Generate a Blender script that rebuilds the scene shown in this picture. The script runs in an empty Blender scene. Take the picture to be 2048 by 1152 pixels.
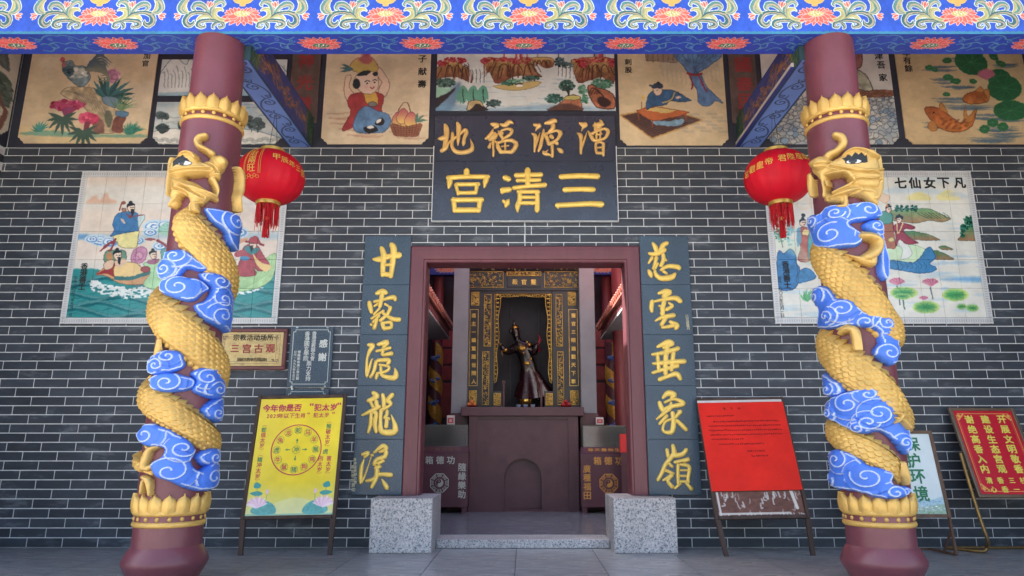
import bpy, math, random
import numpy as np
from mathutils import Vector, Matrix
random.seed(7); rng = np.random.default_rng(7)
SC = bpy.context.scene
COL = SC.collection
R = math.radians
# ---------------------------------------------------------------- camera
F = 1376.0; CY = -6.6; CZ = 0.912
cd = bpy.data.cameras.new('camera'); cam = bpy.data.objects.new('camera', cd); COL.objects.link(cam)
cd.sensor_width = 36; cd.lens = 36 * F / 2048; cd.clip_end = 500; cd.clip_start = .05
cam.location = (0, CY, CZ); cam.rotation_euler = (R(90 + 12.8), 0, 0); cd.shift_x = -26/2048
SC.camera = cam
# ---------------------------------------------------------------- sky, sun, exposure
w = bpy.data.worlds.new('World'); SC.world = w; w.use_nodes = True
nt = w.node_tree; bg = nt.nodes['Background']; sky = nt.nodes.new('ShaderNodeTexSky'); sky.sky_type = 'NISHITA'
sky.sun_disc = False; SUN_EL = 45; SUN_AZ = -60
sky.sun_elevation = R(SUN_EL); sky.sun_rotation = R(SUN_AZ); sky.air_density = 1.3; sky.dust_density = 5; sky.ozone_density = 1.0
nt.links.new(sky.outputs[0], bg.inputs[0]); bg.inputs[1].default_value = 0.13
sd = bpy.data.lights.new('sun', 'SUN'); sd.energy = 3.6; sd.angle = R(0.6); sd.color = (1, .96, .9)
so = bpy.data.objects.new('sun', sd); COL.objects.link(so)
az, el = R(SUN_AZ), R(SUN_EL)
sdir = Vector((math.sin(az) * math.cos(el), math.cos(az) * math.cos(el), math.sin(el)))
so.rotation_euler = sdir.to_track_quat('Z', 'Y').to_euler(); so.location = (-10, 10, 20)
vs = SC.view_settings; vs.view_transform = 'Standard'; vs.look = 'None'; vs.gamma = 1; vs.exposure = 2.28
try: vs.use_curve_mapping = False
except Exception: pass
SC.render.engine = 'CYCLES'; SC.cycles.max_bounces = 8; SC.cycles.diffuse_bounces = 5; SC.cycles.use_denoising = True
SC.cycles.caustics_reflective = False; SC.cycles.caustics_refractive = False
# ---------------------------------------------------------------- sight lines, for measuring where things stand
RM = cam.rotation_euler.to_matrix(); CAM = np.array(cam.location)
def ray(px, py):
    d = RM @ Vector(((px - 1050) / F, -(py - 576) / F, -1)); return np.array(d)
def P(px, py, Y):
    d = ray(px, py); t = (Y - CAM[1]) / d[1]; return CAM + d * t
def PC(cx, cyy, r, px, py):
    """angle and height where a sight line meets an upright cylinder"""
    d = ray(px, py); o = CAM - np.array([cx, cyy, 0]); a = d[0]**2 + d[1]**2; b = o[0]*d[0] + o[1]*d[1]; c = o[0]**2 + o[1]**2 - r*r
    D = b*b - a*c; t = (-b - math.sqrt(max(D, 0))) / a; p = o + d * t
    return math.atan2(p[0], -p[1]), p[2]
def lin(c):
    return tuple(((x/255)/12.92 if x/255 <= .04045 else ((x/255 + .055)/1.055)**2.4) for x in c[:3])
# ---------------------------------------------------------------- materials
MATS = {}
def mat(name, rgb, rough=.6, metal=0, var=0.12, scale=6, bump=0, bscale=60, rgb2=None, rnd=0, spec=.5, aniso=(1, 1, 1), coat=0, attr=None, trans=0, chip=None):
    if name in MATS: return MATS[name]
    m = bpy.data.materials.new(name); m.use_nodes = True; n = m.node_tree.nodes; l = m.node_tree.links
    b = n['Principled BSDF']; b.inputs['Roughness'].default_value = rough; b.inputs['Metallic'].default_value = metal
    b.inputs['Specular IOR Level'].default_value = spec; b.inputs['Coat Weight'].default_value = coat; b.inputs['Coat Roughness'].default_value = .12
    b.inputs['Transmission Weight'].default_value = trans
    c = lin(rgb); c2 = lin(rgb2) if rgb2 else tuple(x * (1 - var) for x in c); c1 = c if rgb2 else tuple(min(1, x * (1 + var)) for x in c)
    tc = n.new('ShaderNodeTexCoord'); mp = n.new('ShaderNodeMapping'); mp.inputs['Scale'].default_value = aniso; l.new(tc.outputs['Object'], mp.inputs[0])
    no = n.new('ShaderNodeTexNoise'); no.inputs['Scale'].default_value = scale; no.inputs['Detail'].default_value = 8; no.inputs['Roughness'].default_value = .62
    l.new(mp.outputs[0], no.inputs['Vector'])
    mx = n.new('ShaderNodeMix'); mx.data_type = 'RGBA'
    if attr:
        at = n.new('ShaderNodeAttribute'); at.attribute_name = attr
        mu = n.new('ShaderNodeMix'); mu.data_type = 'RGBA'; mu.blend_type = 'MULTIPLY'; mu.inputs[0].default_value = 1
        mx.inputs[6].default_value = (1 - var,)*3 + (1,); mx.inputs[7].default_value = (1,)*3 + (1,)
        l.new(at.outputs['Color'], mu.inputs[6]); l.new(mx.outputs[2], mu.inputs[7]); outc = mu.outputs[2]
    else:
        mx.inputs[6].default_value = c1 + (1,); mx.inputs[7].default_value = c2 + (1,); outc = mx.outputs[2]
    cr = n.new('ShaderNodeMapRange'); cr.inputs[1].default_value = .35; cr.inputs[2].default_value = .68
    l.new(no.outputs[0], cr.inputs[0]); l.new(cr.outputs[0], mx.inputs[0])
    if rnd:
        oi = n.new('ShaderNodeObjectInfo'); hs = n.new('ShaderNodeHueSaturation'); mr = n.new('ShaderNodeMapRange')
        mr.inputs[3].default_value = 1 - rnd; mr.inputs[4].default_value = 1 + rnd
        l.new(oi.outputs['Random'], mr.inputs[0]); l.new(mr.outputs[0], hs.inputs['Value']); l.new(outc, hs.inputs['Color']); outc = hs.outputs[0]
    if chip:   # small worn spots and scuffs
        n3 = n.new('ShaderNodeTexNoise'); n3.inputs['Scale'].default_value = chip[1]; n3.inputs['Detail'].default_value = 6; n3.inputs['Roughness'].default_value = .7; l.new(tc.outputs['Object'], n3.inputs['Vector'])
        c3 = n.new('ShaderNodeMapRange'); c3.inputs[1].default_value = chip[2]; c3.inputs[2].default_value = chip[2] + .03; c3.inputs[4].default_value = .75; m3 = n.new('ShaderNodeMix'); m3.data_type = 'RGBA'; m3.inputs[7].default_value = lin(chip[0]) + (1,)
        l.new(n3.outputs[0], c3.inputs[0]); l.new(c3.outputs[0], m3.inputs[0]); l.new(outc, m3.inputs[6]); outc = m3.outputs[2]
    l.new(outc, b.inputs['Base Color'])
    rr = n.new('ShaderNodeMapRange'); rr.inputs[3].default_value = max(.05, rough - .1); rr.inputs[4].default_value = min(1, rough + .1)
    l.new(no.outputs[0], rr.inputs[0]); l.new(rr.outputs[0], b.inputs['Roughness'])
    if bump:
        n2 = n.new('ShaderNodeTexNoise'); n2.inputs['Scale'].default_value = bscale; n2.inputs['Detail'].default_value = 5; l.new(mp.outputs[0], n2.inputs['Vector'])
        bp = n.new('ShaderNodeBump'); bp.inputs['Strength'].default_value = bump; bp.inputs['Distance'].default_value = .01
        l.new(n2.outputs[0], bp.inputs['Height']); l.new(bp.outputs[0], b.inputs['Normal'])
    MATS[name] = m; return m
def granite(name, base, specks, scale=90, rough=.35):
    m = bpy.data.materials.new(name); m.use_nodes = True; n = m.node_tree.nodes; l = m.node_tree.links; b = n['Principled BSDF']
    tc = n.new('ShaderNodeTexCoord'); b.inputs['Roughness'].default_value = rough
    no = n.new('ShaderNodeTexNoise'); no.inputs['Scale'].default_value = scale; no.inputs['Detail'].default_value = 3; no.inputs['Roughness'].default_value = .7
    l.new(tc.outputs['Object'], no.inputs['Vector'])
    cr = n.new('ShaderNodeValToRGB'); e = cr.color_ramp.elements; st = [(.36, specks[0]), (.46, base), (.57, specks[1]), (.68, specks[2])]
    e[0].position = st[0][0]; e[0].color = lin(st[0][1]) + (1,); e[1].position = st[-1][0]; e[1].color = lin(st[-1][1]) + (1,)
    for p, c in st[1:-1]:
        q = e.new(p); q.color = lin(c) + (1,)
    l.new(no.outputs[0], cr.inputs[0])
    n2 = n.new('ShaderNodeTexNoise'); n2.inputs['Scale'].default_value = 3.0; n2.inputs['Detail'].default_value = 5; l.new(tc.outputs['Object'], n2.inputs['Vector'])
    mp = n.new('ShaderNodeMapRange'); mp.inputs[1].default_value = .3; mp.inputs[2].default_value = .7; mp.inputs[3].default_value = .78; mp.inputs[4].default_value = 1.1; l.new(n2.outputs[0], mp.inputs[0])
    hs = n.new('ShaderNodeHueSaturation'); l.new(mp.outputs[0], hs.inputs['Value']); l.new(cr.outputs[0], hs.inputs['Color']); l.new(hs.outputs[0], b.inputs['Base Color'])
    MATS[name] = m; return m
# ---------------------------------------------------------------- objects
def tag(o, label=None, cat=None, group=None, kind=None):
    if label: o['label'] = label
    if cat: o['category'] = cat
    if group: o['group'] = group
    if kind: o['kind'] = kind
    return o
def empty(name, loc, label, cat, group=None, rot=(0, 0, 0)):
    o = bpy.data.objects.new(name, None); COL.objects.link(o); o.location = loc; o.rotation_euler = rot; o.empty_display_size = .1
    return tag(o, label, cat, group)
def link(name, me, parent=None, loc=(0, 0, 0), rot=(0, 0, 0)):
    o = bpy.data.objects.new(name, me); COL.objects.link(o); o.location = loc; o.rotation_euler = rot
    if parent is not None: o.parent = parent
    return o
class MB:
    """collects shapes into one mesh; world coordinates, or local to org"""
    def __init__(s, org=(0, 0, 0)): s.v = []; s.f = []; s.mi = []; s.org = np.array(org, float); s.uv = None
    def add(s, vs, fs, mi=0):
        b = len(s.v); s.v.extend([tuple(x) for x in vs]); s.f.extend([tuple(i + b for i in f) for f in fs]); s.mi.extend([mi] * len(fs)); return s
    def box(s, x0, x1, y0, y1, z0, z1, mi=0):
        return s.add([(x, y, z) for z in (z0, z1) for y in (y0, y1) for x in (x0, x1)], [(0, 2, 3, 1), (4, 5, 7, 6), (0, 1, 5, 4), (2, 6, 7, 3), (0, 4, 6, 2), (1, 3, 7, 5)], mi)
    def bbox(s, x0, x1, y0, y1, z0, z1, b=.004, mi=0):
        """box with a chamfer round its front (-y) face"""
        v = [(x0, y1, z0), (x1, y1, z0), (x1, y1, z1), (x0, y1, z1), (x0, y0 + b, z0), (x1, y0 + b, z0), (x1, y0 + b, z1), (x0, y0 + b, z1),
             (x0 + b, y0, z0 + b), (x1 - b, y0, z0 + b), (x1 - b, y0, z1 - b), (x0 + b, y0, z1 - b)]
        f = [(8, 9, 10, 11), (4, 5, 9, 8), (5, 6, 10, 9), (6, 7, 11, 10), (7, 4, 8, 11), (0, 1, 5, 4), (1, 2, 6, 5), (2, 3, 7, 6), (3, 0, 4, 7), (3, 2, 1, 0)]
        return s.add(v, f, mi)
    def tube(s, pts, rad, n=8, cap=True, mi=0):
        pts = [Vector(p) for p in pts]; rad = rad if hasattr(rad, '__len__') else [rad] * len(pts); vs = []; up = None
        for i, p in enumerate(pts):
            t = (pts[min(i + 1, len(pts) - 1)] - pts[max(i - 1, 0)]).normalized()
            if up is None: up = t.orthogonal().normalized()
            a = (up - t * up.dot(t)).normalized(); up = a; b = t.cross(a)
            for k in range(n):
                q = 2 * math.pi * k / n; vs.append(p + (a * math.cos(q) + b * math.sin(q)) * rad[i])
        fs = [(i * n + k, i * n + (k + 1) % n, (i + 1) * n + (k + 1) % n, (i + 1) * n + k) for i in range(len(pts) - 1) for k in range(n)]
        if cap: fs += [tuple(range(n))[::-1], tuple((len(pts) - 1) * n + k for k in range(n))]
        return s.add(vs, fs, mi)
    def lathe(s, prof, c=(0, 0, 0), n=48, mi=0, cap=True):
        vs = [(c[0] + r * math.sin(2*math.pi*k/n), c[1] - r * math.cos(2*math.pi*k/n), c[2] + z) for r, z in prof for k in range(n)]
        m = len(prof); fs = [(i*n + k, i*n + (k+1) % n, (i+1)*n + (k+1) % n, (i+1)*n + k) for i in range(m-1) for k in range(n)]
        if cap: fs += [tuple(range(n))[::-1], tuple((m-1)*n + k for k in range(n))]
        return s.add(vs, fs, mi)
    def ball(s, c, r, n=10, mi=0):
        r = r if hasattr(r, '__len__') else (r, r, r); m = n // 2 + 1; vs = [(c[0], c[1], c[2] - r[2])]
        for i in range(1, m):
            a = -math.pi/2 + math.pi * i / m
            for k in range(n): vs.append((c[0] + r[0]*math.cos(a)*math.cos(2*math.pi*k/n), c[1] + r[1]*math.cos(a)*math.sin(2*math.pi*k/n), c[2] + r[2]*math.sin(a)))
        vs.append((c[0], c[1], c[2] + r[2])); L = len(vs) - 1; fs = [(0, 1 + (k+1) % n, 1 + k) for k in range(n)]
        for i in range(m - 2): fs += [(1 + i*n + k, 1 + i*n + (k+1) % n, 1 + (i+1)*n + (k+1) % n, 1 + (i+1)*n + k) for k in range(n)]
        fs += [(L, 1 + (m-2)*n + k, 1 + (m-2)*n + (k+1) % n) for k in range(n)]
        return s.add(vs, fs, mi)
    def prism(s, poly, f, d, mi=0):
        """poly: list of (a, b); f(a, b, h) -> xyz; from h=0 to h=d"""
        n = len(poly); vs = [f(a, b, 0) for a, b in poly] + [f(a, b, d) for a, b in poly]
        return s.add(vs, [tuple(range(n)), tuple(range(2*n - 1, n - 1, -1))] + [(i, i + n, (i+1) % n + n, (i+1) % n) for i in range(n)], mi)
    def mesh(s, name, mats, smooth=False, angle=None):
        me = bpy.data.meshes.new(name); me.from_pydata([tuple(np.array(v) - s.org) for v in s.v], [], s.f)
        for m in (mats if isinstance(mats, (list, tuple)) else [mats]): me.materials.append(m)
        me.polygons.foreach_set('material_index', s.mi)
        if smooth: me.polygons.foreach_set('use_smooth', [True] * len(me.polygons))
        if smooth and angle:
            try: me.set_sharp_from_angle(angle=R(angle))
            except Exception: pass
        me.update(); return me
    def build(s, name, mats, parent=None, smooth=False, angle=None, fix=True, loc=None):
        me = s.mesh(name, mats, smooth, angle)
        if fix: fixn(me)
        return link(name, me, parent, tuple(s.org) if loc is None else loc)
import bmesh
def fixn(me):
    b = bmesh.new(); b.from_mesh(me); bmesh.ops.recalc_face_normals(b, faces=b.faces); b.to_mesh(me); b.free()
def spline(pts, n=6, closed=False):
    """Catmull-Rom through rows of any width"""
    p = np.array(pts, float); m = len(p)
    if m < 3: 
        return np.array([p[0] + (p[-1] - p[0]) * t for t in np.linspace(0, 1, n + 1)]) if m == 2 else p
    out = []
    idx = range(m if closed else m - 1)
    for i in idx:
        g = (lambda k: p[k % m]) if closed else (lambda k: p[min(max(k, 0), m - 1)])
        a, b, c, d = g(i-1), g(i), g(i+1), g(i+2)
        for k in range(n):
            t = k / n; out.append(.5 * (2*b + (c - a)*t + (2*a - 5*b + 4*c - d)*t*t + (3*b - a - 3*c + d)*t**3))
    if not closed: out.append(p[-1])
    return np.array(out)
# ---------------------------------------------------------------- painted surfaces: numpy canvases
def homog(src, dst):
    A = []; B = []
    for (x, y), (u, v) in zip(src, dst):
        A.append([x, y, 1, 0, 0, 0, -u*x, -u*y]); B.append(u); A.append([0, 0, 0, x, y, 1, -v*x, -v*y]); B.append(v)
    return np.append(np.linalg.solve(np.array(A, float), np.array(B, float)), 1).reshape(3, 3)
def sdpoly(X, Y, p):
    """signed distance to a closed polygon, negative inside"""
    d = np.full(X.shape, 1e9); ins = np.zeros(X.shape, bool); n = len(p)
    for i in range(n):
        ax, ay = p[i]; bx, by = p[(i + 1) % n]; ex, ey = bx - ax, by - ay; L = ex*ex + ey*ey + 1e-12
        t = np.clip(((X - ax)*ex + (Y - ay)*ey) / L, 0, 1); d = np.minimum(d, (X - ax - t*ex)**2 + (Y - ay - t*ey)**2)
        if ay != by:
            c = ((ay > Y) != (by > Y)) & (X < (bx - ax) * (Y - ay) / (by - ay) + ax); ins ^= c
    d = np.sqrt(d); return np.where(ins, -d, d)
def sdline(X, Y, p):
    """(distance, half width) to a polyline of x, y, width rows: returns distance minus half width"""
    d = np.full(X.shape, 1e9)
    for i in range(len(p) - 1):
        ax, ay, aw = p[i]; bx, by, bw = p[i + 1]; ex, ey = bx - ax, by - ay; L = ex*ex + ey*ey + 1e-12
        t = np.clip(((X - ax)*ex + (Y - ay)*ey) / L, 0, 1)
        d = np.minimum(d, np.hypot(X - ax - t*ex, Y - ay - t*ey) - (aw + (bw - aw)*t) / 2)
    return d
def vnoise(h, w, cell, seed=0, aspect=1, octv=4):
    r = np.random.default_rng(seed); out = np.zeros((h, w)); amp = 1; tot = 0
    for o in range(octv):
        cx = max(1.0, cell * aspect / 2**o); cy = max(1.0, cell / 2**o); gh, gw = int(h/cy) + 3, int(w/cx) + 3; g = r.random((gh, gw))
        y = np.arange(h)/cy; x = np.arange(w)/cx; yi = y.astype(int); xi = x.astype(int); fy = (y - yi)[:, None]; fx = (x - xi)[None, :]
        fy = fy*fy*(3 - 2*fy); fx = fx*fx*(3 - 2*fx)
        a = g[yi][:, xi]; b = g[yi][:, xi+1]; c = g[yi+1][:, xi]; d = g[yi+1][:, xi+1]
        out += amp * ((a*(1-fx) + b*fx)*(1-fy) + (c*(1-fx) + d*fx)*fy); tot += amp; amp *= .55
    return out / tot
class Cv:
    def __init__(s, w, h, bg, quad=None, k=None):
        s.w, s.h = int(w), int(h); s.a = np.ones((s.h, s.w, 3)) * np.array(bg) / 255.0
        s.H = homog(quad, [(0, 0), (s.w, 0), (s.w, s.h), (0, s.h)]) if quad else None
        s.k = k if k else (s.w / (math.hypot(quad[1][0] - quad[0][0], quad[1][1] - quad[0][1])) if quad else 1)
        s.o = (0, 0, 1)     # origin x, y and scale of the tracing sheet
    def org(s, x, y, sc): s.o = (x, y, sc); return s
    def T(s, p):
        p = np.array(p, float); x = s.o[0] + p[:, 0] / s.o[2]; y = s.o[1] + p[:, 1] / s.o[2]
        if s.H is None: return np.stack([x * s.k, y * s.k], 1)
        q = s.H @ np.stack([x, y, np.ones(len(x))]); return (q[:2] / q[2]).T
    def _blend(s, y0, y1, x0, x1, m, col, a):
        c = np.array(col) / 255.0; A = s.a[y0:y1, x0:x1]; m = (m * a)[..., None]; s.a[y0:y1, x0:x1] = A * (1 - m) + c * m
    def _win(s, q, pad):
        x0 = int(max(0, q[:, 0].min() - pad)); x1 = int(min(s.w, q[:, 0].max() + pad + 2)); y0 = int(max(0, q[:, 1].min() - pad)); y1 = int(min(s.h, q[:, 1].max() + pad + 2))
        if x1 <= x0 or y1 <= y0: return None
        Y, X = np.mgrid[y0:y1, x0:x1]; return y0, y1, x0, x1, X + .5, Y + .5
    def poly(s, pts, col, a=1, soft=0, sm=4, edge=None, ew=1.2, col2=None, tex=0):
        q = s.T(pts); q = spline(q, sm, True) if sm else q; k = s.k; W = s._win(q, soft*k + 3)
        if W is None: return s
        y0, y1, x0, x1, X, Y = W; d = sdpoly(X, Y, q); m = np.clip(.5 - d / max(1, soft * k), 0, 1)
        if col2 is not None:
            t = np.clip((Y - q[:, 1].min()) / max(1, np.ptp(q[:, 1])), 0, 1)[..., None]; c = (np.array(col)*(1 - t) + np.array(col2)*t) / 255
            A = s.a[y0:y1, x0:x1]; mm = (m * a)[..., None]; s.a[y0:y1, x0:x1] = A*(1 - mm) + c*mm
        else: s._blend(y0, y1, x0, x1, m, col, a)
        if tex:
            nz = vnoise(y1 - y0, x1 - x0, 9*k, int(x0 + y0), 1)[..., None] - .5; s.a[y0:y1, x0:x1] *= 1 + tex * nz * 2 * (m * a)[..., None]
        if edge is not None: s._blend(y0, y1, x0, x1, np.clip(ew*k/2 + .5 - np.abs(d), 0, 1), edge, .8*a)
        return s
    def line(s, pts, col, wd=1.5, a=1, sm=5, soft=1, w2=None):
        """pts rows are x, y or x, y, width (photo px); w2 tapers"""
        p = np.array(pts, float); q = s.T(p[:, :2])
        if p.shape[1] > 2: ww = p[:, 2] * s.k / s.o[2]
        else: ww = np.linspace(wd, wd if w2 is None else w2, len(p)) * s.k
        q = np.column_stack([q, ww]); q = spline(q, sm) if sm and len(q) > 1 else q; W = s._win(q, ww.max() + soft*s.k + 2)
        if W is None: return s
        y0, y1, x0, x1, X, Y = W; d = sdline(X, Y, q); s._blend(y0, y1, x0, x1, np.clip(.5 - d / max(1, soft), 0, 1), col, a); return s
    def ell(s, cx, cy, rx, ry, col, a=1, soft=0, rot=0, **kw):
        t = np.linspace(0, 2*np.pi, 25)[:-1]; c, sn = math.cos(rot), math.sin(rot); x = rx*np.cos(t); y = ry*np.sin(t)
        return s.poly(np.stack([cx + x*c - y*sn, cy + x*sn + y*c], 1), col, a, soft, 0, **kw)
    def spiral(s, cx, cy, r, col, wd=1.5, turns=1.6, st=0, d=1, a=1):
        t = np.linspace(0, 1, 22); th = st + d * t * turns * 2 * math.pi
        return s.line(np.stack([cx + r*(1 - t*.85)*np.cos(th), cy + r*(1 - t*.85)*np.sin(th)], 1), col, wd, a, sm=0)
    def wash(s, col, amt, cell, seed, aspect=1, th=.5, y0=0, y1=1):
        n = vnoise(s.h, s.w, cell * s.k, seed, aspect); yy = np.linspace(0, 1, s.h)[:, None]
        m = np.clip((n - th) * 6, 0, 1) * amt * np.clip((yy - y0)*14 + .5, 0, 1) * np.clip((y1 - yy)*14 + .5, 0, 1); s._blend(0, s.h, 0, s.w, m, col, 1); return s
    def grain(s, amt=.05, cell=3, seed=3, aspect=1, warp=1.5):
        if warp:   # hand-painted wobble of every contour, and pigment pooling
            dy = (vnoise(s.h, s.w, 7, seed + 1, 1, 2) - .5)*2*warp; dx = (vnoise(s.h, s.w, 7, seed + 2, 1, 2) - .5)*2*warp; Y, X = np.mgrid[0:s.h, 0:s.w]
            s.a = s.a[np.clip(np.rint(Y + dy), 0, s.h-1).astype(int), np.clip(np.rint(X + dx), 0, s.w-1).astype(int)]
            lum = s.a.mean(2, keepdims=True); pg = (vnoise(s.h, s.w, 12, seed + 3, 1.6, 3)[..., None] - .5)*2 + (vnoise(s.h, s.w, 3, seed + 4, 2.5, 2)[..., None] - .5); s.a = s.a*(1 + .11*pg*(1.15 - lum)); s.a = lum*.06 + s.a*.94
        s.a *= 1 + amt * (vnoise(s.h, s.w, cell, seed, aspect)[..., None] - .5) * 2; return s
    def leafs(s, cx, cy, n, ln, a0, a1, col, wd=3, seed=0, curve=.2):
        r = np.random.default_rng(seed)
        for i in range(n):
            t = a0 + (a1 - a0) * (i + r.random()*.6) / max(1, n); L = ln * (.65 + .35*r.random()); c = np.array(col) * (.8 + .35*r.random())
            x2, y2 = cx + L*math.cos(t), cy - L*math.sin(t); xm, ym = cx + L*.5*math.cos(t + curve), cy - L*.5*math.sin(t + curve)
            s.line([(cx, cy, wd*.5*s.o[2]), (xm, ym, wd*s.o[2]), (x2, y2, .4*s.o[2])], c, sm=4)
        return s
    def clump(s, cx, cy, rx, ry, n, col, r=2.5, seed=0, spread=25, a=.9):
        g = np.random.default_rng(seed)
        for i in range(n):
            t = g.random()*6.28; q = math.sqrt(g.random()); c = np.clip(np.array(col) + g.normal(0, spread, 1), 0, 255)
            s.ell(cx + rx*q*math.cos(t), cy + ry*q*math.sin(t), r*s.o[2]*(.6 + .8*g.random()), r*s.o[2]*(.4 + .5*g.random()), c, a)
        return s
def lotus(c, x, y, w, h, col=(232, 100, 96), line=(250, 225, 215), pod=(190, 190, 110), lw=1.4):
    """painted lotus of width w and height h centred on x, y"""
    def petal(px, py, L, wd, an, cc):
        ca, sa = math.cos(an), math.sin(an); pts = [(0, 0), (.35*L, -wd/2), (.72*L, -wd*.36), (L, 0), (.72*L, wd*.36), (.35*L, wd/2)]
        c.poly([(px + a*ca - b*sa, py + a*sa + b*ca) for a, b in pts], cc, sm=3, edge=line, ew=lw)
    for i in range(11):
        an = math.pi + math.pi * (i + .5) / 11; petal(x + .18*w*math.cos(an), y - h*.08, .28*w*(.55 + .45*abs(math.cos(an))), .11*w, math.atan2(math.sin(an)*.9, math.cos(an)), col)
    for k, (f, n) in enumerate(((1.0, 8), (.74, 7))):
        for i in range(n):
            an = -.08 + (math.pi + .16) * (i + .5) / n; petal(x + .12*w*f*math.cos(an), y, f*w*(.24 + .16*abs(math.cos(an))), .13*w, math.atan2(math.sin(an)*h/w*1.55, math.cos(an)), tuple(v * (.94 if k == 0 else 1.06) if v*1.06 < 255 else 255 for v in col))
    c.ell(x, y - h*.12, .2*w, .15*h, pod, edge=line, ew=lw*.7)
    for i in range(9): c.ell(x + .15*w*math.cos(i*2.4)*((i+1)/9)**.5, y - h*.12 + .09*h*math.sin(i*2.4)*((i+1)/9)**.5, .016*w, .02*w, line)
def canvas_mat(name, cv, rough=.55, spec=.4, bump=0, rep=False):
    im = bpy.data.images.new(name, cv.w, cv.h); a = np.ones((cv.h, cv.w, 4), np.float32); a[..., :3] = np.clip(cv.a[::-1], 0, 1); im.pixels.foreach_set(a.ravel()); im.pack()
    m = bpy.data.materials.new(name); m.use_nodes = True; n = m.node_tree.nodes; b = n['Principled BSDF']; t = n.new('ShaderNodeTexImage'); t.image = im; t.extension = 'REPEAT' if rep else 'EXTEND'; t.interpolation = 'Cubic'
    l = m.node_tree.links; g = n.new('ShaderNodeNewGeometry'); no = n.new('ShaderNodeTexNoise'); no.inputs['Scale'].default_value = 2.3; no.inputs['Detail'].default_value = 8; no.inputs['Roughness'].default_value = .65; l.new(g.outputs['Position'], no.inputs['Vector'])
    mr = n.new('ShaderNodeMapRange'); mr.inputs[1].default_value = .3; mr.inputs[2].default_value = .7; mr.inputs[3].default_value = .84; mr.inputs[4].default_value = 1.08; hs = n.new('ShaderNodeHueSaturation'); l.new(no.outputs[0], mr.inputs[0]); l.new(mr.outputs[0], hs.inputs['Value']); l.new(t.outputs[0], hs.inputs['Color']); l.new(hs.outputs[0], b.inputs['Base Color']); b.inputs['Roughness'].default_value = rough; b.inputs['Specular IOR Level'].default_value = spec
    return m
def uvmap(me, f):
    """f(vertex co) -> u, v"""
    u = me.uv_layers.new(name='UVMap'); co = [v.co for v in me.vertices]
    for l in me.loops: u.data[l.index].uv = f(co[l.vertex_index])
# ---------------------------------------------------------------- lettering
GL = {}
def glyph(ch):
    if ch in GL: return GL[ch]
    c = bpy.data.curves.new('glyph', 'FONT'); c.body = ch; c.size = 1; c.resolution_u = 2; c.align_x = 'CENTER'
    o = bpy.data.objects.new('glyph', c); COL.objects.link(o); bpy.context.view_layer.update()
    me = bpy.data.meshes.new_from_object(o.evaluated_get(bpy.context.evaluated_depsgraph_get()))
    v = np.array([x.co[:2] for x in me.vertices]) if len(me.vertices) else np.zeros((0, 2)); f = [tuple(p.vertices) for p in me.polygons]
    bpy.data.objects.remove(o); bpy.data.curves.remove(c); bpy.data.meshes.remove(me)
    if len(v): 
        mid = (v.max(0) + v.min(0)) / 2; sc = 1 / 0.92
        if ord(ch) > 0x2e80 and ch not in '一二三心十': v = (v - mid) * sc / max(np.ptp(v[:, 0]), np.ptp(v[:, 1]), .3) * .92
        else: v = v - [mid[0], .36 if ord(ch) < 0x2e80 else mid[1]]
    GL[ch] = (v, f); return GL[ch]
class Many:
    def __init__(s, l): object.__setattr__(s, 'l', l)
    def __setattr__(s, k, v):
        for o in s.l: setattr(o, k, v)
def letters(name, items, fr, m, parent=None, bold=.02, off=.003, org=(0, 0, 0)):
    if items and items[0][3] < .05: bold = min(bold, .012)
    if len(items) > 1 and items[0][3] >= .043: return Many([letters('character', [i], fr, m, parent, bold, off, org) for i in items])
    """items: (char, a, b, size) or (char, a, b, size, xscale, rot); fr(a, b, h) -> world xyz"""
    V = []; Fc = []
    for it in items:
        ch, a, b, s = it[:4]; xs = it[4] if len(it) > 4 else 1; ro = it[5] if len(it) > 5 else 0
        if ch in ' \u3000': continue
        v, f = glyph(ch)
        for k, (dx, dy) in enumerate([(0, 0)] + ([(bold, bold), (-bold, bold), (bold, -bold), (-bold, -bold)] if bold else [])):
            base = len(V); x = (v[:, 0] + dx) * s * xs; y = (v[:, 1] + dy) * s; c, sn = math.cos(ro), math.sin(ro)
            for p, q in zip(x*c - y*sn + a, x*sn + y*c + b): V.append(tuple(np.array(fr(p, q, off + k*.00025)) - np.array(org)))
            Fc.extend([tuple(i + base for i in g) for g in f])
    me = bpy.data.meshes.new(name); me.from_pydata(V, [], Fc); me.materials.append(m); o = link(name, me, parent, org)
    if len(items) > 1: o['kind'] = 'stuff'
    return o
def vcol(s, a, b, size, pitch=None): pitch = pitch or size * 1.12; return [(c, a, b - i*pitch, size) for i, c in enumerate(s)]
def hrow(s, a, b, size, pitch=None, **k): pitch = pitch or size * 1.1; n = len(s); return [(c, a + (i - (n-1)/2)*pitch, b, size) for i, c in enumerate(s)]
def wallfr(Y, sgn=-1): return lambda a, b, h: (a, Y + sgn*h, b)
def pxitems(s, pts, Y, size):
    """characters centred on photo positions, on an upright plane"""
    out = []
    for c, (x, y) in zip(s, pts): q = P(x, y, Y); out.append((c, q[0], q[2], size))
    return out
def lerp_pts(p0, p1, n): return [(p0[0] + (p1[0]-p0[0])*i/max(1, n-1), p0[1] + (p1[1]-p0[1])*i/max(1, n-1)) for i in range(n)]
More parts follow.
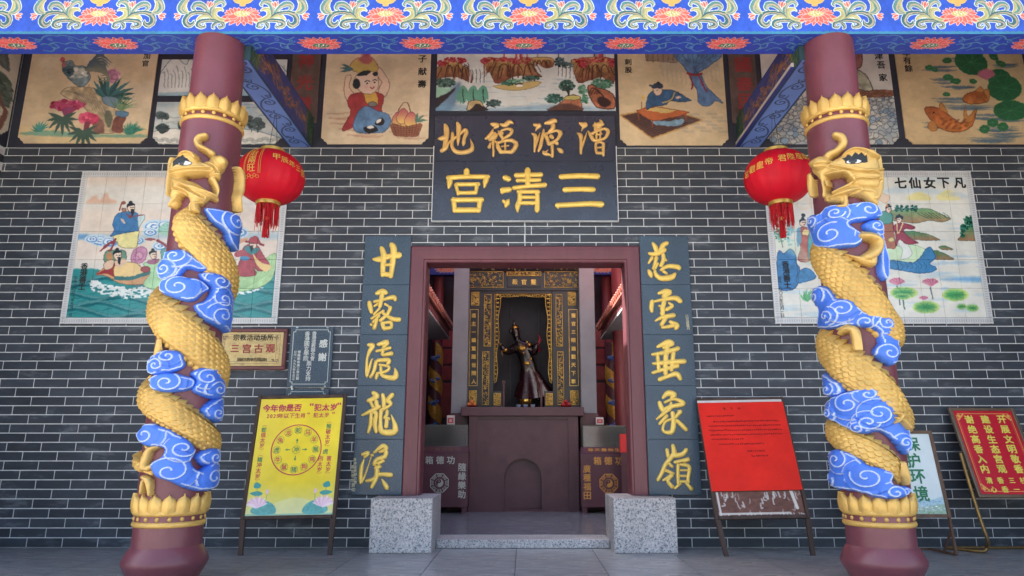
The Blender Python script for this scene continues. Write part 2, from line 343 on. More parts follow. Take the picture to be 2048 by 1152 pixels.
def brush(name, sheets, Y, m, parent, h=.016, org=(0, 0, 0)):
    """raised calligraphy: sheets = [(ox, oy, scale, 'x,y,w x,y,w; ...')]"""
    mb = MB(org); j = 0
    for ox, oy, sc, txt in sheets:
        for st in txt.split(';'):
            p = np.array([[float(q) for q in t.split(',')] for t in st.split()]) if st.strip() else None
            if p is None or not len(p): continue
            if len(p) == 1: p = np.array([p[0] - [p[0][2]*.25, p[0][2]*.25, 0], p[0] + [p[0][2]*.25, p[0][2]*.25, 0]])
            q = spline(p, 5); W = []
            for x, y, wd in q:
                c = P(ox + x/sc, oy + y/sc, Y); e = P(ox + (x+1)/sc, oy + y/sc, Y); W.append((c[0], c[2], max(.004, wd * abs(e[0] - c[0]))))
            W = np.array(W); n = len(W); t = np.gradient(W[:, :2], axis=0); t /= np.linalg.norm(t, axis=1)[:, None] + 1e-9; nn = np.stack([-t[:, 1], t[:, 0]], 1)
            # round the ends
            s0 = W[0].copy(); s0[:2] -= t[0]*W[0, 2]*.32; s0[2] *= .45; s1 = W[-1].copy(); s1[:2] += t[-1]*W[-1, 2]*.32; s1[2] *= .45
            W = np.vstack([s0, W, s1]); nn = np.vstack([nn[0], nn, nn[-1]]); n += 2
            prof = [(-.5, 0), (-.46, .62), (-.28, .94), (0, 1.06), (.28, .94), (.46, .62), (.5, 0)]; vs = []; hh = h * (1 + .05*(j % 5)); j += 1
            for i in range(n):
                for a, b in prof:
                    x = W[i, 0] + nn[i, 0]*W[i, 2]*a; z = W[i, 1] + nn[i, 1]*W[i, 2]*a; vs.append((x, Y - b*hh*min(1, .35 + W[i, 2]/.05), z))
            k = len(prof); fs = [(i*k + a, i*k + a + 1, (i+1)*k + a + 1, (i+1)*k + a) for i in range(n-1) for a in range(k-1)] + [tuple(range(k)), tuple((n-1)*k + a for a in range(k))]
            mb.add(vs, fs)
    return mb.build(name, m, parent, smooth=True, angle=70)
# ================================================================ SETTING
GOLD = mat('gold_paint', (208, 168, 92), .42, .22, .2, 5, .3, 60, chip=((128, 92, 58), 26, .665))
GOLDL = mat('gilded_letters', (240, 204, 104), .45, .2, .1, 12, .2, 90)
GOLDP = mat('gilded_plaque_letters', (226, 186, 116), .5, .2, .12, 12, .2, 90)
MAROON = mat('maroon_paint', (110, 60, 70), .36, 0, .14, 3, .2, 40, chip=((150, 116, 118), 18, .69))
MAROOND = mat('dark_maroon_paint', (82, 45, 55), .45, 0, .12, 6, .15, 40)
MORTAR = mat('white_mortar', (210, 212, 216), .9, 0, .15, 14)
BLACKW = mat('black_frieze_paint', (44, 48, 62), .6, 0, .15, 5)
GRAN = granite('pale_granite', (170, 171, 175), ((82, 84, 92), (204, 194, 192), (214, 214, 216)), 78, .5)
SLATE = granite('blue_black_granite', (58, 76, 94), ((38, 50, 64), (70, 90, 108), (112, 130, 146)), 120, .38)
WOODD = mat('weathered_wood', (84, 66, 58), .75, 0, .45, 9, .5, 60, aniso=(1, 1, .15), rgb2=(58, 44, 42))
def floor_mat(name, rgb, rgb2, rough):
    m = mat(name, rgb, rough, 0, .2, 5, .12, 30, rgb2=rgb2, rnd=.07, spec=.55, aniso=(1, 2.6, 1)); return m
TILE = floor_mat('porch_floor_tile', (168, 167, 166), (116, 118, 124), .3)
TILEI = floor_mat('hall_floor_tile', (128, 130, 140), (92, 94, 108), .24)
def world_brick():
    m = bpy.data.materials.new('grey_brick'); m.use_nodes = True; n = m.node_tree.nodes; l = m.node_tree.links; b = n['Principled BSDF']
    g = n.new('ShaderNodeNewGeometry'); mp = n.new('ShaderNodeMapping'); mp.inputs['Scale'].default_value = (1.2, 1, 4); l.new(g.outputs['Position'], mp.inputs[0])
    a = n.new('ShaderNodeTexNoise'); a.inputs['Scale'].default_value = 2.2; a.inputs['Detail'].default_value = 9; a.inputs['Roughness'].default_value = .65; l.new(mp.outputs[0], a.inputs['Vector'])
    cr = n.new('ShaderNodeValToRGB'); e = cr.color_ramp.elements; e[0].position = .34; e[0].color = lin((50, 55, 64)) + (1,); e[1].position = .74; e[1].color = lin((118, 124, 132)) + (1,)
    q = e.new(.56); q.color = lin((62, 68, 78)) + (1,); l.new(a.outputs[0], cr.inputs[0])
    oi = n.new('ShaderNodeObjectInfo'); mr = n.new('ShaderNodeMapRange'); mr.inputs[3].default_value = .78; mr.inputs[4].default_value = 1.22; l.new(oi.outputs['Random'], mr.inputs[0])
    # fine comb lines along each brick
    wv = n.new('ShaderNodeTexWave'); wv.bands_direction = 'Z'; wv.inputs['Scale'].default_value = 45; wv.inputs['Distortion'].default_value = 1.5; l.new(g.outputs['Position'], wv.inputs['Vector'])
    hs = n.new('ShaderNodeHueSaturation'); l.new(mr.outputs[0], hs.inputs['Value']); l.new(cr.outputs[0], hs.inputs['Color']); l.new(hs.outputs[0], b.inputs['Base Color'])
    bp = n.new('ShaderNodeBump'); bp.inputs['Strength'].default_value = .25; bp.inputs['Distance'].default_value = .004; l.new(wv.outputs['Fac'], bp.inputs['Height']); l.new(bp.outputs[0], b.inputs['Normal'])
    b.inputs['Roughness'].default_value = .5; b.inputs['Specular IOR Level'].default_value = .4; return m
BRICK = world_brick()
# ---- ground beyond the porch, porch platform, floor tiles
def struct(o): return tag(o, kind='structure')
g = MB(); g.add([(-60, -60, -.62), (60, -60, -.62), (60, 60, -.62), (-60, 60, -.62)], [(0, 1, 2, 3)]); struct(g.build('courtyard_ground', mat('pale_paving', (186, 180, 168), .8, 0, .1, .8)))
fl = MB(); fl.box(-5.6, 5.6, -2.75, .3, -.6, -.012); floor = struct(fl.build('porch_floor', mat('floor_grout', (120, 124, 130), .8, 0, .1, 10)))
for k in range(4):
    st = MB(); st.bbox(-2.6, 2.6, -3.06 - .3*k, -2.753 - .3*k, -.61, -.13 - .13*k - .001*k, .01); struct(st.build('entrance_step', GRAN))
tw = .672; tm = None
xs0 = P(1033, 1113, 0)[0]; xs0 = P(1031, 1130, -.9)[0]
tme = {}
for iy in range(5):
    for ix in range(-9, 9):
        x0 = xs0 + ix*tw; y1 = -.02 - iy*tw*.8; y0 = y1 - tw*.8; x1 = x0 + tw
        if x0 < -5.5 or x1 > 5.5: continue
        if 'm' not in tme: tme['m'] = MB().box(.0025, tw - .0025, .0025, tw*.8 - .0025, -.011, 0).mesh('floor_tile', TILE)
        link('floor_tile', tme['m'], floor, (x0, y0, 0))
fl2 = MB(); fl2.box(-3.2, 3.2, .3, 6.0, -.1, .064); floor2 = struct(fl2.build('hall_floor', MATS['floor_grout']))
for iy in range(4):
    for ix in range(-3, 3):
        if 'i' not in tme: tme['i'] = MB().box(.0015, .7985, .0015, .7985, -.012, .0).mesh('hall_tile', TILEI)
        link('floor_tile', tme['i'], floor2, (P(995, 1050, 1.4)[0] + ix*.8, .31 + iy*.8, .0765))
# ---- brick front wall in two halves either side of the door
RH = .0846; BW = .3226; NR = 46; ZT = RH * NR
DX0, DX1, DZ = -1.12, 1.125, 2.835     # rough opening of the doorway
cover = [(-1.60, -1.1, .44, 2.94), (1.1, 1.60, .44, 2.94), (P(864, 440, 0)[0], P(1236, 440, 0)[0], P(1000, 441, 0)[2], 6)]
bm_cache = {}
def brick_mesh(wd):
    k = round(wd, 3)
    if k not in bm_cache: bm_cache[k] = MB().bbox(0, wd, -.0055, .004, .0044, RH - .0044, .0018).mesh('brick', BRICK)
    return bm_cache[k]
def brick_wall(label, xa, xb, ph, side):
    root = empty('brick_wall', (xa, 0, 0), label, 'wall')
    bk = MB((xa, 0, 0)); lo, hi = (xa, DX0) if side < 0 else (DX1, xb)
    bk.box(lo, hi, .0, .22, 0, DZ); bk.box(xa, xb, .0, .22, DZ, 5.1); bk.build('wall_core', MORTAR, root, loc=(0, 0, 0))
    L = []
    for r in range(NR):
        z = r*RH; off = ph + (0 if (NR - 1 - r) % 2 == 0 else BW/2); n0 = math.floor((xa - off)/BW) - 1
        lim = (xa, xb) if z + RH*.6 > DZ else (lo, hi)
        for k in range(n0, n0 + 24):
            a = off + k*BW; b = a + BW; a = max(a, lim[0]); b = min(b, lim[1])
            if b - a < .03: continue
            if any(a > c[0] and b < c[1] and z > c[2] and z + RH < c[3] for c in cover): continue
            L.append((a, b, z))
    # the nearest and lowest whole bricks show largest
    vis = sorted(range(len(L)), key=lambda i: (L[i][1] - L[i][0] < .2, L[i][2] + .12*abs(L[i][0] - side*2.9)))
    one = set(vis[:298]); rest = MB((xa, 0, 0))
    for i, (a, b, z) in enumerate(L):
        if i in one: link('brick', brick_mesh(b - a - .0088), root, (a + .0044 - xa, 0, z))
        else: rest.bbox(a + .0044, b - .0044, -.0055, .004, z + .0044, z + RH - .0044, .0018)
    tag(rest.build('brick_courses', BRICK, root, loc=(0, 0, 0)), kind='stuff'); return root
phl = P(78.3, 303, 0)[0]; phr = P(1250.3, 303, 0)[0]
brick_wall('grey brick front wall left of the red doorway, white pointed joints', -5.36, 0, phl, -1)
brick_wall('grey brick front wall right of the red doorway, white pointed joints', 0, 5.36, phr, 1)
for sd_, lb in ((-1, 'grey brick side wall of the porch beyond the fishing immortals mural'), (1, 'grey brick side wall of the porch beyond the red rules board')):
    root = empty('brick_wall', (sd_*5.36, 0, 0), lb, 'wall'); x = sd_*5.36; c = MB((x, 0, 0)); c.box(min(x, x + sd_*.2), max(x, x + sd_*.2), -2.6, .24, 0, 5.12); c.build('wall_core', MORTAR, root, loc=(0, 0, 0))
    q = MB((x, 0, 0))
    for r in range(NR):
        for k in range(9):
            a = -.014 - BW*(k + (.5 if r % 2 else 0)); b = min(-.014, a); a0 = max(-2.59, a - BW + .0084)
            if b > a0: q.box(min(x, x - sd_*.012), max(x, x - sd_*.012), a0, b, r*RH + .0042, r*RH + RH - .0042)
    tag(q.build('brick_courses', BRICK, root, loc=(0, 0, 0)), kind='stuff')
    q = MB((x, 0, 0)); q.box(min(x, x - sd_*.02), max(x, x - sd_*.02), -2.6, -.016, ZT, 5.1); q.build('painted_band', BLACKW, root, loc=(0, 0, 0))
# ---- dark frieze band above the bricks
fb = MB((0, 0, ZT)); fb.box(-5.33, 5.33, -.016, -.001, ZT + .003, 5.1); fr_root = fb.build('frieze_band', BLACKW); tag(fr_root, 'black painted band carrying the picture panels above the brickwork', 'frieze')
def rounded_panel(x0, x1, z0, z1, notch=.05, bottom=True):
    """panel outline with small scooped bottom corners"""
    n = notch; p = [(x0, z1), (x0, z0 + n*1.5)] + [(x0 + n*.55, z0 + n*1.2), (x0 + n*.75, z0 + n*.75), (x0 + n*1.2, z0 + n*.55), (x0 + n*1.5, z0)] if bottom else [(x0, z1), (x0, z0)]
    q = [(x1 - n*1.5, z0), (x1 - n*1.2, z0 + n*.55), (x1 - n*.75, z0 + n*.75), (x1 - n*.55, z0 + n*1.2), (x1, z0 + n*1.5), (x1, z1)] if bottom else [(x1, z0), (x1, z1)]
    return p + q
def painted_panel(name, label, cat, quad, cv, Y=-.018, th=.012, notch=.045, ztop=None, rough=.6, parent=None, mname=None):
    """quad: TL TR BR BL in the photograph; the panel is the upright rectangle that best fits it"""
    q = [P(x, y, Y - th) for x, y in quad]; x0 = (q[0][0] + q[3][0])/2; x1 = (q[1][0] + q[2][0])/2; z1 = (q[0][2] + q[1][2])/2; z0 = (q[2][2] + q[3][2])/2
    zt = ztop or z1; mb = MB((x0, Y, z0)); mb.prism(rounded_panel(x0, x1, z0, zt, notch, notch > 0), lambda a, b, h: (a, Y - th + h, b), th)
    me = mb.mesh(name, canvas_mat(mname or name + '_picture', cv, rough)); fixn(me)
    uvmap(me, lambda c: ((c.x)/(x1 - x0), (c.z)/(z1 - z0))); o = link(name, me, parent, (x0, Y, z0))
    if label: tag(o, label, cat)
    return o, (x0, x1, z0, z1)
# ---- roof and ceiling of the porch
rf = MB(); rf.box(-5.7, 5.7, -2.62, -.02, 5.11, 5.3); rf.box(-5.7, 5.7, -.018, .55, 5.102, 5.3); rf.box(-5.7, -2.0, .552, 4.4, 5.104, 5.3); rf.box(2.0, 5.7, .552, 4.4, 5.104, 5.3); rf.box(-5.7, 5.7, 4.402, 8.5, 5.106, 5.3);
rf.add([(-6.2, -3.1, 4.86), (6.2, -3.1, 4.86), (6.2, .5, 6.5), (-6.2, .5, 6.5), (-6.2, -3.1, 4.98), (6.2, -3.1, 4.98), (6.2, .5, 6.62), (-6.2, .5, 6.62)], [(0, 3, 2, 1), (4, 5, 6, 7), (0, 1, 5, 4), (2, 3, 7, 6), (1, 2, 6, 5), (0, 4, 7, 3)])
o = rf.build('porch_roof', mat('roof_underside', (150, 60, 55), .7, 0, .15, 3)); tag(o, 'tiled roof over the porch above the painted blue beam', 'roof')
# ================================================================ PAINTED BEAM over the columns
BZ = P(1048, 68, -1.82)[2]; BH = .66; PER = 1.124; BX0, BX1 = -5.5, 5.5
mcx = P(1057.4, 34, -1.82)[0]
kk = 2.0; W_ = int(PER*256*kk); H_ = int(BH*236*kk)
cb = Cv(W_, H_, (48, 92, 214), k=1); # design space: photo px from motif centre
cb.org(0, 0, 1)
def BT(pts):  # zoomed sheet (3.938x) -> canvas px, x about the motif centre, y 276 is the lower arris
    out = []
    for p in pts:
        x = W_/2 + (p[0] - 620)/3.938*kk*.98; y = H_ - (276 - p[1])/3.938*kk*1.0; out.append((x, y) + ((p[2]/3.938*kk,) if len(p) > 2 else ()))
    return out
YY = np.linspace(0, 1, H_)[:, None, None]; cb.a = cb.a * (1 - .0*YY)
TEAL = (92, 150, 152); DTEAL = (58, 112, 122); OLIVE = (176, 178, 128); WHT = (236, 246, 240); PEACH = (226, 190, 160)
def mirror(p): return [(1240 - q[0],) + tuple(q[1:]) for q in p]
scr = [(OLIVE, [(500, 168, 34), (440, 162, 40), (398, 125, 40), (405, 84, 34), (440, 72, 22), (466, 84, 8)]),
       (TEAL, [(372, 120, 20), (376, 70, 34), (402, 22, 40), (445, 8, 34), (470, 30, 22), (462, 50, 8)]),
       (TEAL, [(356, 116, 18), (326, 66, 30), (280, 34, 42), (238, 36, 40), (222, 62, 26), (244, 82, 8)]),
       (DTEAL, [(395, 160, 14), (340, 112, 24), (250, 100, 30), (190, 125, 40), (172, 172, 44), (202, 205, 40), (236, 192, 26), (240, 168, 8)]),
       (OLIVE, [(390, 150, 10), (330, 128, 22), (290, 140, 26), (266, 160, 10)]),
       (DTEAL, [(455, 180, 12), (380, 164, 26), (300, 172, 34), (276, 198, 36), (300, 216, 30), (334, 218, 14), (330, 196, 6)]),
       (DTEAL, [(436, 178, 12), (408, 196, 26), (398, 220, 18), (412, 232, 6)]), (DTEAL, [(440, 178, 12), (474, 190, 24), (482, 212, 24), (456, 222, 18), (438, 208, 6)]),
       (TEAL, [(190, 112, 10), (140, 96, 34), (118, 60, 44), (134, 20, 42), (160, -20, 30), (120, -60, 20)]), (OLIVE, [(190, 108, 8), (160, 70, 24), (156, 30, 22), (176, 0, 8)])]
for mir in (0, 1):
    f = mirror if mir else (lambda p: p)
    for c, p in scr: q = BT(f(p)); cb.line([(a, b, w_ + 5.5) for a, b, w_ in q], WHT, sm=5)
    for c, p in scr:
        q = BT(f(p)); cb.line(q, c, sm=5); cb.line([(a + .18*w_, b + .1*w_, w_*.34) for a, b, w_ in q], PEACH if c != OLIVE else (206, 206, 160), a=.75, sm=5)
    for bx, by, an in ((350, 60, -1.35), (130, 120, 2.75)):
        for da in (-.5, .5, 0):
            a2 = an + da; L = 52; q = BT(f([(bx, by, 4), (bx + L*.5*math.cos(a2), by + L*.5*math.sin(a2), 20), (bx + L*math.cos(a2), by + L*math.sin(a2), 3)]))
            cb.line([(a, b, w_ + 4) for a, b, w_ in q], WHT, sm=4); cb.line(q, (230, 108, 100), sm=4)
cb.poly(BT([(540, -20), (560, 20), (595, 30), (600, 48), (640, 48), (645, 30), (680, 20), (700, -20)]), (232, 190, 110), edge=(246, 226, 180), sm=3)
c0 = BT([(622, 128)])[0]; lotus(cb, c0[0], c0[1], 310/3.938*kk, 150/3.938*kk, (236, 104, 98), (250, 236, 228), (196, 196, 120), 2.2)
gy = H_ - int(14/3.938*kk) - 3
cb.line([(0, H_ - 4), (W_, H_ - 4)], (60, 140, 170), 9, .85, sm=0)
for i in range(24): cb.ell((i + .5)*W_/24, H_ - 8, W_/52, 4.5, (60, 140, 170), .8)
cb.grain(.05, 26, 5)
# underside design
uk = 2.2; UP = .812; UW = int(UP*225*uk); UHt = int(40*uk*1.6)
cu = Cv(UW, UHt, (44, 66, 176), k=1); VINE = (84, 138, 178)
lotus(cu, UW/2, UHt*.52, 78*UW/182, UHt*.72, (222, 84, 84), (244, 214, 208), (70, 120, 96), 1.9)
for sx in (-1, 1):
    X = lambda d: UW/2 + sx*d*UW/182
    for pts in ([(38, .2), (50, .14), (62, .3), (56, .52), (46, .48)], [(40, .85), (55, .72), (66, .86), (80, .94), (91, .9)], [(50, .52), (64, .5), (76, .6), (91, .5)], [(60, .3), (72, .34), (70, .56), (62, .5)], [(76, .18), (84, .3), (91, .32)]):
        cu.line([(X(a), UHt*b) for a, b in pts], VINE, 5, sm=6)
    cu.spiral(X(48), UHt*.66, 9*uk/1.6, VINE, 3.6, 1.2, 0, sx); cu.spiral(X(72), UHt*.74, 8*uk/1.6, VINE, 3.4, 1.2, 1, -sx); cu.spiral(X(64), UHt*.32, 7*uk/1.6, VINE, 3.4, 1.2, 2, sx)
cu.grain(.05, 20, 8)
BY0, BY1 = -1.82, P(1048, 108, -1.5)[1]; BY1 = CY + (BZ - CZ)/((P(1048, 108, 0)[2] - CZ)/6.6)
bmh = MB((0, BY0, BZ)); bmh.add([(BX0, BY0, BZ), (BX1, BY0, BZ), (BX1, BY0, BZ + BH), (BX0, BY0, BZ + BH), (BX0, BY1, BZ), (BX1, BY1, BZ), (BX1, BY1, BZ + BH), (BX0, BY1, BZ + BH)],
    [(0, 1, 2, 3)], 0); nb = 0
bmh.add([(BX0, BY0, BZ), (BX0, BY1, BZ), (BX1, BY1, BZ), (BX1, BY0, BZ)], [(0, 1, 2, 3)], 1)
bmh.add([(BX0, BY0, BZ + BH), (BX1, BY0, BZ + BH), (BX1, BY1, BZ + BH), (BX0, BY1, BZ + BH), (BX0, BY0, BZ), (BX1, BY0, BZ), (BX1, BY1, BZ), (BX0, BY1, BZ)], [(0, 1, 2, 3), (3, 2, 6, 7), (0, 3, 7, 4), (1, 5, 6, 2)], 2)
me = bmh.mesh('front_beam', [canvas_mat('lotus_scroll_front', cb, .5, rep=True), canvas_mat('lotus_vine_soffit', cu, .55, rep=True), mat('beam_blue', (48, 80, 186), .55)])
u = me.uv_layers.new(name='UVMap'); lx = P(1048, 88, -1.68)[0]
for p in me.polygons:
    for li in p.loop_indices:
        v = me.vertices[me.loops[li].vertex_index].co
        if p.material_index == 1: u.data[li].uv = ((v.x - lx)/UP + .5, v.y/(BY1 - BY0))
        else: u.data[li].uv = ((v.x - mcx)/PER + .5, (v.z)/BH)
beam = link('front_beam', me, None, (0, BY0, BZ)); tag(beam, 'long blue eaves beam painted with pink lotuses and scrolls, resting on both dragon columns', 'beam')
# ---- tie beams from each column back to the wall
ck = Cv(520, 64, (112, 142, 214), k=1); ck.line([(0, 2), (520, 2)], (44, 60, 96), 6, sm=0); ck.line([(0, 62), (520, 62)], (44, 60, 96), 6, sm=0); DK = (52, 66, 112)
for i in range(6):
    x = 20 + i*86; s_ = 1 if i % 2 else -1; y = 32
    ck.spiral(x + 22, y + s_*4, 17, DK, 4, 1.25, .3*s_, s_); ck.line([(x - 34, y - s_*18), (x - 10, y - s_*22), (x + 18, y - s_*16), (x + 40, y - s_*2), (x + 52, y + s_*18)], DK, 4); ck.spiral(x + 58, y + s_*12, 8, DK, 3.4, 1, 2, -s_); ck.line([(x + 44, y + s_*2), (x + 60, y - s_*2)], DK, 3)
cs = Cv(520, 90, (44, 58, 128), k=1); g2 = np.random.default_rng(4); cs.poly([(0, 0), (90, 0), (60, 90), (0, 90)], (34, 70, 62), sm=0); cs.poly([(520, 0), (440, 0), (470, 90), (520, 90)], (34, 70, 62), sm=0)
for i in range(420):
    x = g2.uniform(60, 460); y = 45 + 30*math.sin(x/30) * g2.uniform(-.9, 1); an = g2.uniform(-.6, .6) + (math.cos(x/38)); L = g2.uniform(8, 26)
    cs.line([(x, y), (x + L*.5, y + L*.5*math.sin(an)), (x + L, y + L*.3*math.sin(an))], np.array((150, 96, 62)) * g2.uniform(.7, 1.25), g2.uniform(1.5, 4.5), .85, w2=.6)
for i in range(40): x = g2.choice([g2.uniform(5, 70), g2.uniform(450, 510)]); y = g2.uniform(5, 80); cs.line([(x, y), (x + 5, y + 12), (x - 3, y + 24)], (150, 142, 78), 1.6, .8)
cs.grain(.15, 14, 4); mk, ms = canvas_mat('scroll_soffit', ck, rep=True), canvas_mat('dragon_side', cs, rep=True)
for sx, lb in ((-1, 'painted tie beam with blue scroll soffit running from the left column to the wall'), (1, 'painted tie beam with blue scroll soffit running from the right column to the wall')):
    xa, xb = sx*2.19, sx*2.425; x0, x1 = min(xa, xb), max(xa, xb); z0 = 3.895; z1 = 4.21; y0, y1 = -1.66, -.017; xi = x1 if sx < 0 else x0
    t = MB((xa, y1, z0)); t.add([(x0, y0, z0), (x0, y1, z0), (x1, y1, z0), (x1, y0, z0)], [(0, 1, 2, 3)], 0)
    t.add([(x0, y0, z0), (x0, y1, z0), (x0, y1, z1), (x0, y0, z1)], [(0, 1, 2, 3)], 1); t.add([(x1, y0, z0), (x1, y1, z0), (x1, y1, z1), (x1, y0, z1)], [(0, 3, 2, 1)], 1)
    t.add([(x0, y0, z1), (x0, y1, z1), (x1, y1, z1), (x1, y0, z1), (x0, y0, z0), (x1, y0, z0), (x0, y1, z0), (x1, y1, z0)], [(0, 3, 2, 1), (0, 4, 5, 3), (1, 2, 7, 6)], 2)
    me = t.mesh('tie_beam', [mk, ms, mat('dark_green_border', (34, 58, 66), .6)]); u = me.uv_layers.new(name='UVMap'); Lb = y1 - y0
    for p in me.polygons:
        for li in p.loop_indices:
            v = me.vertices[me.loops[li].vertex_index].co; u.data[li].uv = ((-v.y)/Lb, (abs(v.x)/.235 if p.material_index == 0 else v.z/.315))
    tb = link('tie_beam', me, None, (xa, y1, z0)); tag(tb, lb, 'beam')
    if sx > 0:
        e = MB(); e.box(-.02, -.001, -1.52, 0, .016, .05); e.build('edge_strip', mat('cream_strip', (196, 190, 184), .6), tb); e = MB(); e.box(-.026, -.001, -1.52, 0, -.002, .014); e.build('edge_strip', mat('blue_strip', (40, 52, 130), .5), tb)
# ================================================================ DOORWAY
fw = MB((0, 0, .45)); 
def frame_bar(mb, p0, p1, wdir):  # front face with a stepped inner edge
    pass
ox0, ox1, oz1 = P(803, 987, -.05)[0], P(1298, 987, -.05)[0], P(1048, 491, -.05)[2]; ix0, ix1, iz1 = P(838, 987, -.05)[0], P(1264, 987, -.05)[0], P(1048, 524, -.05)[2]; fz = .456
prof = [(0, .18), (0, -.035), (.012, -.05), (.05, -.052), (.095, -.05), (.128, -.046), (.134, -.036), (.150, -.034), (.158, -.026), (.158, .2)]
vs = []; 
sw = ix0 - ox0
for (a, y) in prof:
    t = a/.158
    xl = ox0 + sw*t; xr = ox1 - (ox1 - ix1)*t; zt = oz1 - (oz1 - iz1)*t
    vs += [(xl, y, fz), (xl, y, zt), (xr, y, zt), (xr, y, fz)]
fs = [(4*i + k, 4*i + k + 1, 4*i + k + 5, 4*i + k + 4) for i in range(len(prof)-1) for k in range(3)]
DR = empty('door_frame', (0, 0, fz), 'maroon painted timber door frame standing on two granite blocks', 'door frame')
m1 = MB((0, 0, fz)); m1.add(vs, fs); m1.build('frame', mat('door_frame_paint', (106, 56, 64), .42, 0, .12, 7, .2, 30, aniso=(1, 1, .2)), DR, loc=(0, 0, 0))
for lb, xa, xb in (('pale grey granite block carrying the left foot of the door frame', P(737, 1100, -.35)[0], P(862.5, 1100, -.35)[0]), ('pale grey granite block carrying the right foot of the door frame', P(1229, 1100, -.35)[0], P(1356.5, 1100, -.35)[0])):
    b = MB(((xa+xb)/2, -.1, 0)); b.bbox(xa, xb, -.35, .26, .0, .453, .006); o = b.build('granite_block', GRAN); tag(o, lb, 'stone block')
s = MB((0, 0, 0)); s.bbox(P(862.5, 1100, -.35)[0] + .004, P(1229, 1100, -.35)[0] - .004, -.06, .298, .001, .0745, .005); tag(s.build('door_sill', GRAN), 'low granite door sill between the two granite blocks', 'sill')
